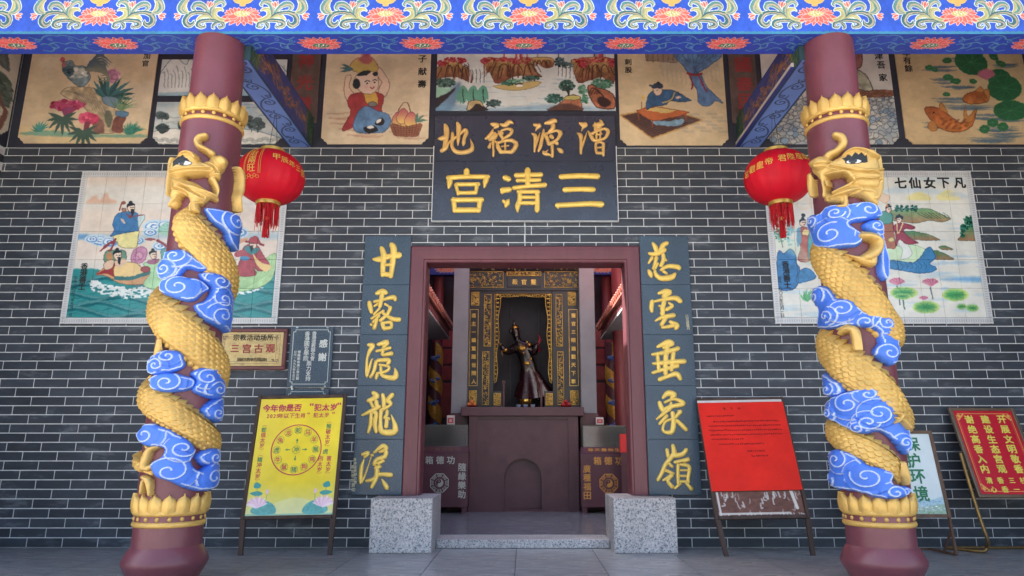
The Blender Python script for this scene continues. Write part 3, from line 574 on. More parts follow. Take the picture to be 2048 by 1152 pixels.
# ---- couplet slabs with gilded characters
SL = 'gilded carved characters'
CH = {
 'L': [[(700, 470, 4.431, '205,215,20 260,215,55 350,190,50 440,178,60; 280,115,40 300,180,55 292,280,48 290,360,42; 370,85,50 388,130,60 378,250,50 362,372,42; 305,268,26 372,262,30; 290,345,42 365,355,48')],
  [(700, 470, 4.431, '235,520,34 285,500,52 322,515,40; 288,500,42 278,570,42 265,640,32; 172,595,36 180,640,44 192,690,30; 215,592,26 300,572,26 385,552,46 402,580,30; 215,632,20 250,608,22; 310,612,24 348,640,20 345,690,30; 212,705,22 262,650,22; 190,742,24 300,670,22; 200,775,22 262,715,24; 215,830,34 240,740,30; 188,795,22; 362,640,30 330,705,34 268,760,30; 290,690,26 372,742,40 440,750,44; 285,780,36 300,828,40; 300,830,40 368,822,34; 366,822,30 362,775,30 290,782,26')],
  [(700, 470, 4.431, '165,975,34 202,980,44 172,1035,34 152,1100,24 148,1200,30 152,1250,28; 150,1258,18 172,1180,24 192,1110,16 205,1098,8; 250,972,36 328,950,50 300,992,34; 235,1030,26 300,1015,30 360,1000,30; 290,1065,28 372,1050,44; 305,960,30 285,1060,30; 245,1112,34 345,1110,42 330,1150,26; 232,1120,34 214,1200,32 182,1262,28; 262,1150,26 345,1168,26 322,1208,28 238,1225,22; 240,1240,34 232,1275,24; 272,1172,28 290,1245,34 390,1266,50 408,1225,42 398,1180,12')],
  [(700, 730, 4.431, '205,245,40 238,280,48 160,318,36; 182,330,28 205,372,30; 232,322,40 240,370,40; 108,445,22 180,412,40 262,368,38; 188,430,30 182,520,38 162,598,26; 200,418,36 232,430,38 222,520,40 232,595,34; 190,480,22 222,474,22; 190,532,20 218,526,20; 290,260,32 300,310,40 300,372,36; 378,262,44 335,312,42 360,335,38 352,360,28 285,398,38; 276,400,38 270,500,34 282,588,50 388,594,56 400,540,46 366,440,10; 330,405,30 326,440,34 305,470,26; 322,455,26 326,505,36 320,552,36; 345,475,22')],
  [(700, 730, 4.431, '108,792,28 160,780,40 130,818,26; 126,832,10 106,890,34 95,965,38 95,1048,32; 100,1042,26 132,980,18 184,828,10 197,800,38; 212,778,22 290,718,44 322,745,38 262,772,24; 320,768,42 308,812,42 238,838,38 214,880,40; 282,838,28; 248,872,38 303,850,22; 230,912,46 272,900,28; 145,1028,28 212,1010,38 262,970,38 368,976,44; 240,932,46 230,1000,44 190,1085,34; 282,1012,12 312,1062,42 330,1092,40')]],
 'R': [[(1270, 470, 4.431, '156,72,24 182,112,46 190,145,36; 285,72,38 248,92,46 212,150,36 130,172,26; 122,162,22 182,170,42 262,132,44; 150,202,36 120,252,18; 190,202,40 172,262,28 160,300,26; 250,172,34 252,222,38 228,275,34; 272,222,22; 200,252,26 180,300,20; 118,312,22 134,342,42 146,374,24; 174,310,22 186,352,38 232,385,48 320,376,56 354,345,30; 228,312,26 290,278,38 378,284,46 392,302,34; 250,322,28 282,342,24')],
  [(1270, 470, 4.431, '208,518,28 270,500,48 310,510,42 248,548,38; 270,500,46 256,600,42 238,662,42; 152,588,42 145,640,42 150,680,28; 170,590,22 270,570,34 360,560,48 402,590,46; 212,628,22 242,642,22; 300,602,18 330,630,32 278,662,36; 250,662,44 240,702,46; 180,762,18 242,730,38 345,712,46; 270,742,40 232,798,38; 240,822,26 300,812,34 345,800,42; 308,768,26 370,800,50 360,832,34')],
  [(1270, 470, 4.431, '198,992,26 290,952,56 332,966,36 250,1002,28; 290,960,46 272,1100,46 270,1232,42; 150,1060,26 262,1042,42 384,1005,42; 158,1142,26 280,1130,46 440,1120,46; 200,1062,36 210,1200,36; 342,1042,40 322,1200,36; 155,1222,30 250,1192,36 382,1160,36; 215,1282,42 300,1250,38 370,1232,50 402,1280,36')],
  [(1270, 730, 4.429, '245,292,26 292,250,52 350,262,46 322,292,34; 215,330,36 235,380,46 262,422,44; 262,332,26 342,302,28 420,330,42 412,350,44 300,372,34 250,402,30; 320,332,22 300,400,36; 190,482,20 262,422,36 340,362,26; 215,522,26 282,450,36; 332,422,40 342,500,46 326,590,46 262,592,30 246,560,26 272,500,26 350,470,26 400,412,46; 370,490,32 422,540,42 456,575,36')],
  [(1270, 730, 4.429, '335,712,36 346,790,50 300,822,36; 282,748,32 292,810,36; 455,748,36 420,790,42 350,802,46; 320,822,44 270,882,40 240,952,36 200,1020,32; 300,872,30 332,902,26; 270,932,30 342,962,26; 250,1022,22 332,972,36 290,1022,36 332,1082,36; 350,862,26 480,832,36 430,852,36; 382,882,32 380,982,32 386,1060,32; 352,1092,22 402,1050,26; 400,882,26 480,902,36 470,1000,32 472,1040,32; 400,932,18 460,932,18; 400,982,22 460,982,22; 390,1032,26 470,1032,26; 450,1042,22 502,1100,40')]]}
yseam = [472, 569.5, 669.5, 771.5, 878.5, 990]
for key, xa, xb, lb in (('L', P(703, 989, -.03)[0], ox0 - .004, 'tall blue black granite couplet slab with gold characters left of the doorway'), ('R', ox1 + .004, P(1404, 989, -.03)[0], 'tall blue black granite couplet slab with gold characters right of the doorway')):
    zb = P(1000, 990, -.03)[2]; root = empty('couplet_slab', ((xa+xb)/2, -.013, zb), lb, 'stone couplet')
    for i in range(5):
        za = P(1000, yseam[i+1], -.03)[2] + .001; zc = P(1000, yseam[i], -.03)[2] - .001; c = MB(((xa+xb)/2, -.013, zb)); c.bbox(xa, xb, -.03, -.0135, za, zc, .002)
        pn = c.build('stone_panel', SLATE, root, loc=(0, 0, za - zb)); pn.location = (0, 0, 0)
        brush('gilded_character', CH[key][i], -.0305, GOLDL, pn, .016, org=((xa+xb)/2, -.013, zb)).location = (0, 0, 0)
    wl = mat('pale_engraving', (196, 190, 160), .7)
    o3 = ((xa+xb)/2, -.013, zb); 
    if key == 'L': it = pxitems('香港道教聯合會', lerp_pts((710, 919), (711, 964), 7), -.03, .03) + pxitems('圓玄學院贊助', lerp_pts((705, 934), (707, 979), 6), -.03, .034)
    else: it = pxitems('己丑歲臘月', lerp_pts((1374, 633), (1376, 657), 5), -.03, .03)
    t = letters('engraved_line', it, wallfr(-.03), wl, None, .03, .003, (0, 0, 0)); t.parent = root; t.location = tuple(-np.array(o3))
# ---- name board over the door
x0, x1 = P(864, 440, -.05)[0], P(1236, 440, -.05)[0]; zt, zm, zb = P(1050, 231, -.05)[2], P(1050, 322.5, -.05)[2], P(1050, 441, -.05)[2]
root = empty('name_board', (0, -.02, zb), 'black granite name board with seven large gold characters above the doorway', 'name board')
NB = mat('black_polished_stone', (60, 66, 82), .28, 0, .12, 4, spec=.55)
tb = MB((0, -.02, zb)); tb.bbox(x0, x1, -.05, -.0165, zm + .002, zt, .003); p1 = tb.build('upper_stone', NB, root, loc=(0, 0, 0))
tb = MB((0, -.02, zb)); tb.bbox(x0 + .0, x1, -.055, -.0165, zb, zm - .002, .003); p2 = tb.build('lower_stone', NB, root, loc=(0, 0, 0))
tb = MB((0, -.02, zb)); e1 = .009; tb.box(x0 - e1, x0 - .001, -.05, -.0165, zb, ZT); tb.box(x1 + .001, x1 + e1, -.05, -.0165, zb, ZT); tb.box(x0 - e1, x1 + e1, -.05, -.0165, zb - e1, zb - .001); tb.build('pale_edge', MORTAR, root, loc=(0, 0, 0))
og = (0, -.02, zb)
A_ = (865, 230, 11.07); B_ = (1050, 230, 11.07); C_ = (870, 322, 5.535)
up = [('275,215,60 305,300,120 310,450,120 280,640,100 262,740,90; 130,530,40 230,520,120 330,480,100; 195,800,90 290,740,90 350,640,50 400,570,36; 440,400,60 448,500,86 430,620,76 440,720,80 510,810,96 620,835,96 760,820,106 862,770,106 882,680,76 852,580,36 838,530,10; 545,180,60 580,260,120 575,400,100 570,560,76 562,680,18; 420,560,46 560,470,56 660,380,66 725,330,76; 738,340,90 750,400,96 705,520,76 690,620,84 682,680,26', A_),
 ('1290,200,46 1370,220,112 1440,240,100 1372,290,56; 1340,320,36 1310,400,76 1240,490,96 1170,530,46; 1380,410,84 1330,520,140 1250,560,56; 1440,430,52 1390,510,70; 1340,560,84 1345,700,48 1350,830,58 1345,920,46; 1290,620,46 1255,720,86; 1400,600,50; 1500,210,46 1600,230,104 1700,160,104 1790,190,26; 1460,360,36 1500,430,74 1560,520,70; 1450,595,26; 1530,350,54 1660,310,54 1750,340,84 1730,420,74 1640,490,74 1540,550,46; 1530,400,76; 1430,600,54 1450,700,92 1512,820,92; 1460,620,54 1600,580,62 1760,570,84 1860,640,102; 1860,650,102 1820,740,102 1762,820,92; 1500,822,92 1630,822,72 1760,822,92; 1608,600,46 1612,800,46; 1530,700,34 1690,682,30', A_),
 ('190,215,46 280,240,104 320,240,104 260,300,56 233,365,8; 142,410,18 220,460,92 225,560,74 215,700,64 210,818,46; 225,710,54 272,560,60 335,390,10; 440,190,54 540,170,104 640,130,112 680,150,84; 620,220,104 612,310,104 520,378,46; 415,325,36 400,440,84 370,560,84 340,700,84 292,808,46; 460,420,60 560,390,52 700,352,54 780,400,104 762,470,84 702,560,74 600,622,84 520,652,74; 452,440,80 502,560,84 522,652,74; 592,490,84; 600,680,74 605,800,70 610,918,64; 610,930,54 560,890,44 442,858,84 402,812,54; 440,850,60 512,770,10; 700,625,76; 712,742,26 780,790,104 830,832,64', B_),
 ('1200,182,36 1290,222,122 1340,222,112 1282,290,54 1249,368,8; 1152,402,18 1230,462,104 1240,560,74 1238,700,74 1238,860,54; 1250,745,52 1310,560,54 1376,372,8; 1510,242,54 1560,232,102 1690,212,102 1750,212,36; 1540,155,14 1556,230,80 1556,340,60; 1650,105,16 1690,182,94 1662,262,70 1650,340,50; 1560,292,50 1690,262,40; 1545,350,44 1700,300,44; 1392,355,16 1442,432,74 1502,542,82 1562,582,62; 1562,580,62 1642,560,62 1762,520,62 1828,422,84 1828,352,84 1762,312,54 1642,342,54 1482,420,74; 1592,390,44 1580,520,46; 1672,370,44 1662,520,46; 1560,452,36 1700,420,36; 1562,642,52 1572,780,62 1592,850,52; 1562,642,50 1660,604,44 1740,640,62; 1738,642,70 1732,780,70 1732,900,60; 1570,730,36 1720,716,36; 1582,842,62 1730,852,62', B_)]
for t, (a, b, c) in up: brush('gilded_character', [(a, b, c, t)], -.0505, GOLDP, p1, .02, org=og)
lo = ['350,105,68 350,150,66; 142,190,58 250,180,54 370,176,54 490,176,54 596,176,44; 160,185,52 162,240,66 150,305,18; 574,180,52 560,225,62 545,298,18; 232,262,44 258,370,38; 232,262,46 486,258,46; 466,262,50 450,360,40; 258,355,44 455,352,44; 205,425,58 220,560,52; 195,435,56 525,430,56; 500,435,58 482,560,52; 218,545,64 492,545,60',
 '772,185,64 822,205,62; 742,325,66 830,318,62; 738,352,40 760,340,40; 818,430,26 798,465,66 780,512,28; 762,452,34; 892,160,56 1178,152,56; 908,218,44 1164,212,44; 868,300,48 1000,284,46 1222,266,56; 1025,100,70 1027,270,58; 942,340,56 936,440,58 915,500,62 915,565,22; 918,342,46 1150,342,46; 1130,342,52 1134,450,54 1130,540,58 1130,572,24; 952,404,40 1120,404,40; 952,466,46 1120,466,46',
 '1390,176,62 1600,166,62 1806,172,66; 1430,320,60 1600,314,56 1758,318,62; 1348,492,58 1500,486,58 1700,476,62 1848,482,72; 1362,520,18']
for t in lo: brush('gilded_character', [(C_[0], C_[1], C_[2], t)], -.0555, GOLDL, p2, .02, org=og)
for o in list(p1.children) + list(p2.children): o.location = (0, 0, 0)
# ================================================================ DRAGON COLUMNS
def Rz(z):
    return .217
BLUEC = mat('cloud_relief_paint', (255, 255, 255), .52, 0, .16, 7, .25, 50, attr='paint', chip=((150, 160, 178), 30, .68))
GOLDR = mat('gold_relief_paint', (255, 255, 255), .42, .25, .2, 6, .3, 60, attr='paint', chip=((128, 92, 58), 26, .67))
CBLUE = np.array(lin((72, 122, 226))); CWHITE = np.array(lin((214, 226, 244))); CGOLD = np.array(lin((216, 178, 104)))
def on_col(cx, phi, z, r): return (cx + r*math.sin(phi), CYC - r*math.cos(phi), z)
CYC = -1.66
def relief(name, cx, fn, uz, m, parent, step=.006, org=(0, 0, 0)):
    """height field wrapped on the shaft; fn(U, Z) -> height, colour; uz = bounds"""
    u0, u1, z0, z1 = uz; nu = int((u1-u0)/step) + 2; nz = int((z1-z0)/step) + 2
    Z, U = np.meshgrid(np.linspace(z0, z1, nz), np.linspace(u0, u1, nu), indexing='ij'); H, C = fn(U, Z)
    keep = H > 0; k2 = keep.copy(); k2[1:] |= keep[:-1]; k2[:-1] |= keep[1:]; k2[:, 1:] |= keep[:, :-1]; k2[:, :-1] |= keep[:, 1:]
    cell = k2[:-1, :-1] & k2[1:, :-1] & k2[:-1, 1:] & k2[1:, 1:]
    Rr = np.where(H > 0, .217 + H, .207); ph = U/.23
    X = cx + Rr*np.sin(ph) - org[0]; Y = CYC - Rr*np.cos(ph) - org[1]; V = np.stack([X, Y, Z - org[2]], -1).reshape(-1, 3)
    ii = np.arange(nz*nu).reshape(nz, nu); q = np.stack([ii[:-1, :-1], ii[:-1, 1:], ii[1:, 1:], ii[1:, :-1]], -1)[cell]
    used = np.unique(q); mp = -np.ones(nz*nu, int); mp[used] = np.arange(len(used)); q = mp[q]
    me = bpy.data.meshes.new(name); me.from_pydata(V[used].tolist(), [], q.tolist()); me.materials.append(m)
    ca = me.color_attributes.new('paint', 'FLOAT_COLOR', 'POINT'); cc = np.ones((len(used), 4), np.float32); cc[:, :3] = C.reshape(-1, 3)[used]; ca.data.foreach_set('color', cc.ravel())
    me.polygons.foreach_set('use_smooth', [True]*len(me.polygons)); me.update(); return link(name, me, parent)
def tocol(cx, pts, r=.26):
    out = []
    for p in pts:
        ph, z = PC(cx, CYC, r, p[0], p[1]); out.append((.23*ph, z))
    return np.array(out)
def bounds(q, pad=.02): return (q[:, 0].min() - pad, q[:, 0].max() + pad, q[:, 1].min() - pad, q[:, 1].max() + pad)
def cloud(cx, sheet, poly, spirals, parent, seed, org):
    ox, oy, sc = sheet; q = tocol(cx, [(ox + x/sc, oy + y/sc) for x, y in poly], .252); q = spline(q, 4, True)
    sp = []
    for i, (x, y, r) in enumerate(spirals):
        c = tocol(cx, [(ox + x/sc, oy + y/sc)], .252)[0]; rr = r/sc/240*1.15; t = np.linspace(0, 1, 30); sgn = 1 if (i + seed) % 2 else -1; th = 1.1 + i*1.7 + sgn*t*2*math.pi*1.35
        sp.append((c, rr, np.stack([c[0] + rr*(1.12 - t)*1.15*np.cos(th), c[1] + rr*(1.12 - t)*np.sin(th), np.full(30, .0026)], 1)))
    def fn(U, Z):
        n = vnoise(U.shape[0], U.shape[1], 12, seed)
        d = sdpoly(U, Z, q) + (n - .5)*.010; din = np.clip(-d, 0, .03)/.03; H = np.where(d < .001, .018 + .034*np.sqrt(1 - (1 - din)**2) , 0)
        wline = np.clip(1.5 - np.abs(d + .017 + (n - .5)*.012)/.003, 0, 1) * (d < -.004)
        lob = np.zeros_like(d)
        for c, rr, s in sp:
            dist = np.hypot((U - c[0])/1.15, Z - c[1]); wl2 = np.clip(1.3 - sdline(U, Z, s)/.0028, 0, 1); wl2 = np.where(dist < rr*1.3, wl2, 0)
            H = H + np.where(d < 0, .016*np.clip(1.25 - dist/rr, 0, 1)**.6, 0); lob = np.maximum(lob, wl2)
            wline = np.where(dist < rr*1.18, 0, wline)
            arc = np.clip(1.4 - np.abs(dist - rr*1.62)/.003, 0, 1) * (np.sin(np.arctan2(Z - c[1], U - c[0]) + seed + c[0]*9) > .05) * (d < -.012)
            wline = np.maximum(wline, arc); H = H + np.where((d < 0) & (dist < rr*1.62), .012, 0)
        wm = np.clip(np.maximum(wline, lob), 0, 1); H = H + .008*wm*(H > 0); C = CBLUE*(1 - wm[..., None]) + CWHITE*wm[..., None]
        fade = (vnoise(U.shape[0], U.shape[1], 30, seed + 5) - .5)[..., None]*.3; return H, np.clip(C*(1 + fade*(1 - wm[..., None])), 0, 1)
    b = bounds(q, .015); return relief('cloud_relief', cx, fn, b, BLUEC, parent, .0052, org)
def dragon_body(cx, knots, parent, org):
    """knots: (px, py, turn, half width m); phi unwrapped by turn"""
    K = []
    for x, y, tn, hw in knots: ph, z = PC(cx, CYC, .268, x, y); K.append((.23*(ph + tn*2*math.pi), z, hw*.74))
    K = np.array(K); s0 = np.concatenate([[0], np.cumsum(np.hypot(np.diff(K[:, 0]), np.diff(K[:, 1])))]); tq = np.arange(0, s0[-1], .01); q = np.stack([np.interp(tq, s0, K[:, i]) for i in range(3)], 1)
    for _ in range(4):
        qp = np.vstack([2*q[0] - q[6:0:-1], q, 2*q[-1] - q[-2:-8:-1]]); q = np.stack([np.convolve(qp[:, i], np.ones(13)/13, 'valid') for i in range(3)], 1)
    seg = np.hypot(np.diff(q[:, 0]), np.diff(q[:, 1])); s = np.concatenate([[0], np.cumsum(seg)]); L = s[-1]; n = int(L/.0048)
    t = np.linspace(0, L, n); P_ = np.stack([np.interp(t, s, q[:, i]) for i in range(3)], 1); T = np.gradient(P_[:, :2], axis=0); T /= np.linalg.norm(T, axis=1)[:, None]
    N = np.stack([T[:, 1], -T[:, 0]], 1); N[N[:, 1] > 0] *= -1   # towards the belly (down)
    m = 59; sv = np.linspace(-1, 1, m); S = np.repeat(sv[None], n, 0); A = P_[:, 2][:, None]; tt = np.repeat(t[:, None], m, 1)
    U = P_[:, 0][:, None] + N[:, 0][:, None]*A*S; Z = P_[:, 1][:, None] + N[:, 1][:, None]*A*S
    ends = np.clip(np.minimum(tt, L - tt)/.12, 0, 1)**.5
    B = .056*(A/.12)**.7*ends; H = .004 + B*np.sqrt(np.clip(1 - S**2, 0, 1))**.8
    # overlapping scales
    v = (np.arcsin(np.clip(S, -1, 1))*A*1.02); dv = .031; wt = .050; r = .0315; best = np.full(S.shape, -1.0); k0 = np.floor((v - r*1.15)/dv)
    for dk in range(0, 4):
        k = k0 + dk; vc = k*dv; odd = np.mod(k, 2)*.5
        for dj in (0, 1):
            tc = (np.floor(tt/wt - odd) + dj + odd)*wt; dist = np.hypot((tt - tc)/.92, (v - vc)/1.1); ok = (dist < r) & (best < 0)
            best = np.where(ok, .027*(.10 + .90*np.clip((v - vc + r)/(2*r), 0, 1)) * (1 - .35*((tt - tc)/r)**2), best)
    scal = np.where(best > 0, best, 0); H = H + (scal - .003)*np.clip((1 - np.abs(S))*5, 0, 1)*ends
    Rr = .217 + H; Rr[:, 0] = .209; Rr[:, -1] = .209; ph = U/.23
    V = np.stack([cx + Rr*np.sin(ph) - org[0], CYC - Rr*np.cos(ph) - org[1], Z - org[2]], -1).reshape(-1, 3); ii = np.arange(n*m).reshape(n, m)
    f = np.stack([ii[:-1, :-1], ii[1:, :-1], ii[1:, 1:], ii[:-1, 1:]], -1).reshape(-1, 4)
    me = bpy.data.meshes.new('dragon_body'); me.from_pydata(V.tolist(), [], f.tolist()); me.materials.append(GOLD); me.polygons.foreach_set('use_smooth', [True]*len(f)); fixn(me); body = link('dragon_body', me, parent)
    # back fin teeth along the upper edge, belly plates along the lower one
    fin = MB(org); tpos = .1
    def at(tq, s_): i = min(n - 1, int(tq/L*(n-1))); a = P_[i, 2]; return P_[i, 0] + N[i, 0]*a*s_, P_[i, 1] + N[i, 1]*a*s_
    def pt(u_, z_, h_): return on_col(cx, u_/.23, z_, Rz(z_) + h_)
    g = np.random.default_rng(3)
    while tpos < L - .12:
        a = np.interp(tpos, t, P_[:, 2]); w_ = .066*(a/.15) + .012; hgt = g.uniform(.28, .42)
        b0 = at(tpos, -.86); b1 = at(tpos + w_, -.86); tip = at(min(L - .01, tpos + w_*1.0), -1 - hgt); c0 = at(tpos, -1.08); c1 = at(tpos + w_, -1.05)
        vs = [pt(*b0, .055), pt(*b1, .055), pt(*tip, .012), pt(*c0, .002), pt(*c1, .002), pt(*tip, -.004), pt(*at(tpos + w_*.45, -1.12), .034)]
        fin.add(vs, [(0, 1, 6), (1, 2, 6), (2, 3, 6), (3, 0, 6), (3, 2, 5), (1, 4, 2), (2, 4, 5)]); tpos += w_
    fin.build('back_fin', GOLD, body, smooth=True, angle=50).location = (0, 0, 0)
    bel = MB(org); tpos = .08
    while tpos < L - .1:
        a = np.interp(tpos, t, P_[:, 2]); w_ = .046*(a/.15) + .012; c = at(tpos + w_/2, 1.0); p = np.array(pt(*c, .012)); nrm = np.array([p[0] - cx, p[1] - CYC, 0]); nrm /= np.linalg.norm(nrm)
        e0 = np.array(pt(*at(tpos, .93), .012)); e1 = np.array(pt(*at(tpos + w_*1.15, .93), .012)); ax = (e1 - e0)/2; up = np.cross(nrm, ax); up = up/np.linalg.norm(up)*(.030*(a/.15) + .004)
        vs = []
        for th in np.linspace(0, 2*np.pi, 9)[:-1]:
            vs.append(p + ax*1.05*math.cos(th) + up*math.sin(th) - nrm*.018)
        for th in np.linspace(0, 2*np.pi, 9)[:-1]: vs.append(p + ax*.75*math.cos(th) + up*.7*math.sin(th) + nrm*.016)
        vs.append(p + nrm*.024); bel.add(vs, [(i, (i+1) % 8, 8 + (i+1) % 8, 8 + i) for i in range(8)] + [(8 + i, 8 + (i+1) % 8, 16) for i in range(8)]); tpos += w_
    bel.build('belly_plates', GOLD, body, smooth=True).location = (0, 0, 0)
    return body
def smax(a, b, k=.005):
    h = np.clip(.5 + .5*(a - b)/k, 0, 1); return b*(1 - h) + a*h + k*h*(1 - h)
def relief_parts(cx, name, sheet, shapes, strokes, parent, org, eye=None, lift=.03, wr=()):
    """shapes: (poly, width m, height m); strokes: (pts x,y,w; height); eye: brow poly, white ellipse, pupil"""
    ox, oy, sc = sheet; G = lambda pts: tocol(cx, [(ox + p[0]/sc, oy + p[1]/sc) for p in pts], .262)
    sh = [(spline(G(p), 4, True), w_, h_) for p, w_, h_ in shapes]; k = 1/sc/240
    stt = [(spline(np.column_stack([G(p), np.array([q[2]*k for q in p])]), 6), h_) for p, h_ in strokes]
    wrr = [spline(np.column_stack([G(p), np.full(len(p), .001)]), 6) for p in wr]
    E = None
    if eye: E = (G(eye[0]), G([eye[1][:2]])[0], eye[1][2]*k, eye[1][3]*k, G([eye[2][:2]])[0], eye[2][2]*k)
    allp = np.vstack([s[0] for s in sh] + [s[0][:, :2] for s in stt])
    def fn(U, Z):
        H = np.full(U.shape, -.05); n = vnoise(U.shape[0], U.shape[1], 9, 3)
        for q, w_, h_ in sh:
            d = sdpoly(U, Z, q) + (n - .5)*.004; t = np.clip(-d/w_, 0, 1); H = smax(H, np.where(d < 0, lift*.6 + h_*np.sqrt(1 - (1 - t)**2), -.05))
        for q, h_ in stt:
            d = sdline(U, Z, q); dd = d.copy(); wloc = np.interp(0, [0, 1], [0, 1]); hw = q[:, 2].mean()/2; t = np.clip(-d/hw, 0, 1); H = smax(H, np.where(d < 0, lift*.5 + h_*np.sqrt(np.clip(1 - (1 - t)**2, 0, 1)), -.05), .004)
        for q in wrr:
            d = sdline(U, Z, q); H = H - .016*np.exp(-(d/.005)**2)*(H > 0) + .006*np.exp(-((d - .013)/.006)**2)*(H > 0)
        H = np.where(H > 0, H + (n - .5)*.006, H); C = np.ones(U.shape + (3,))*CGOLD
        if E:
            br, wc, rx, ry, pc, pr = E; d = sdpoly(U, Z, br); C = np.where((d < 0)[..., None], np.array(lin((38, 40, 44))), C)
            e = np.hypot((U - wc[0])/rx, (Z - wc[1])/ry); H = H + .016*np.sqrt(np.clip(1 - e**2, 0, 1)); C = np.where((e < 1.22)[..., None], np.array(lin((36, 38, 42))), C); C = np.where((e < 1)[..., None], np.array(lin((226, 230, 232))), C)
            e = np.hypot((U - pc[0]), (Z - pc[1]))/pr; C = np.where((e < 1)[..., None], np.array(lin((58, 66, 74))), C)
        return H, C
    return relief(name, cx, fn, bounds(allp, .02), GOLDR, parent, .004, org)
PET = {}
def lotus_ring(cx, z0, z1, up, parent, org, r0, npet, nbead):
    """gilded band: lower torus, beads on a maroon groove, upper band and upright petals; z0..z1"""
    H = z1 - z0; root = None; mb = MB(org)
    def torus(zc, r, a, b): 
        pr = [(r + a*math.cos(q), zc + b*math.sin(q)) for q in np.linspace(-math.pi/2, math.pi/2, 8)]; mb.lathe([(r - .02, zc - b)] + pr + [(r - .02, zc + b)], (cx, CYC, 0), 48)
    torus(z0 + .09*H, r0 - .002, .016, .085*H); torus(z0 + .42*H, r0 - .002, .017, .09*H)
    ring = mb.build('lotus_ring', GOLD, parent, smooth=True, angle=50, loc=(0, 0, 0))
    bm = MB(); bm.ball((0, -(r0 + .001), z0 + .255*H - org[2]), (.015, .010, .015), 8); bme = bm.mesh('bead', GOLD, True); o0 = (cx - org[0], CYC - org[1], 0)
    for i in range(nbead): link('bead', bme, ring, o0, (0, 0, 2*math.pi*(i + .3)/nbead))
    w_ = math.pi*(r0 + .012)/npet*1.06; hz = .58*H; rows = 7; vs = []; cols = 7
    for i in range(rows):
        t = i/(rows - 1); wd = w_*(1.0 if t < .45 else math.sqrt(max(0, 1 - ((t - .45)/.55)**1.7))*.96 + .04)
        for j in range(cols):
            s_ = j/(cols - 1)*2 - 1; bulge = .013*(1 - s_**2)**.8*math.sin(math.pi*min(1, t*.9 + .12)) + .010*t + (.006 if abs(s_) < .2 else 0)*(1 - t*.5)
            vs.append((wd*s_, -(r0 + .002 + bulge + .008*(1 - s_*s_)), z0 + .40*H + hz*t - org[2] - .012*abs(s_)*t))
    nf = [(i*cols + j, i*cols + j + 1, (i+1)*cols + j + 1, (i+1)*cols + j) for i in range(rows-1) for j in range(cols-1)]
    pb = MB(); bk = [(x, y*.0 - (r0 - .01), z) for x, y, z in vs]; per = [j for j in range(cols)] + [i*cols + cols - 1 for i in range(1, rows)] + [(rows-1)*cols + j for j in range(cols - 2, -1, -1)] + [i*cols for i in range(rows - 2, 0, -1)]
    nb = len(vs); pb.add(vs + [bk[i] for i in per], nf + [(per[i], nb + i, nb + (i+1) % len(per), per[(i+1) % len(per)]) for i in range(len(per))]); pme = pb.mesh('petal', GOLD, True, 60); fixn(pme)
    for i in range(npet): link('petal', pme, ring, o0, (0, 0, 2*math.pi*i/npet))
    return ring
def column(cx, label):
    org = (cx, CYC, 0); root = empty('dragon_column', org, label, 'column', 'dragon columns of the porch')
    sh = MB(org); prof = [(.2175, .23), (.2172, .4)] + [(Rz(z), z) for z in np.linspace(.6, 3.29, 8)] + [(Rz(3.3), 3.33), (.200, 3.36), (.192, 3.40), (.189, 3.6), (.187, BZ - .001)]
    sh.lathe(prof, (cx, CYC, 0), 72); sh.build('shaft', MAROON, root, smooth=True, angle=40, loc=(0, 0, 0))
    b = MB(org); b.lathe([(.196, .0), (.203, .012), (.262, .122), (.269, .142), (.267, .160), (.243, .212), (.226, .238), (.2185, .248)], (cx, CYC, 0), 72); b.build('column_base', MAROON, root, smooth=True, angle=50, loc=(0, 0, 0))
    lotus_ring(cx, .372, .595, 1, root, org, .217, 16, 18); lotus_ring(cx, 3.285, 3.50, 1, root, org, .217, 16, 18)
    return root, org
CL = -2.43; CRt = 2.42
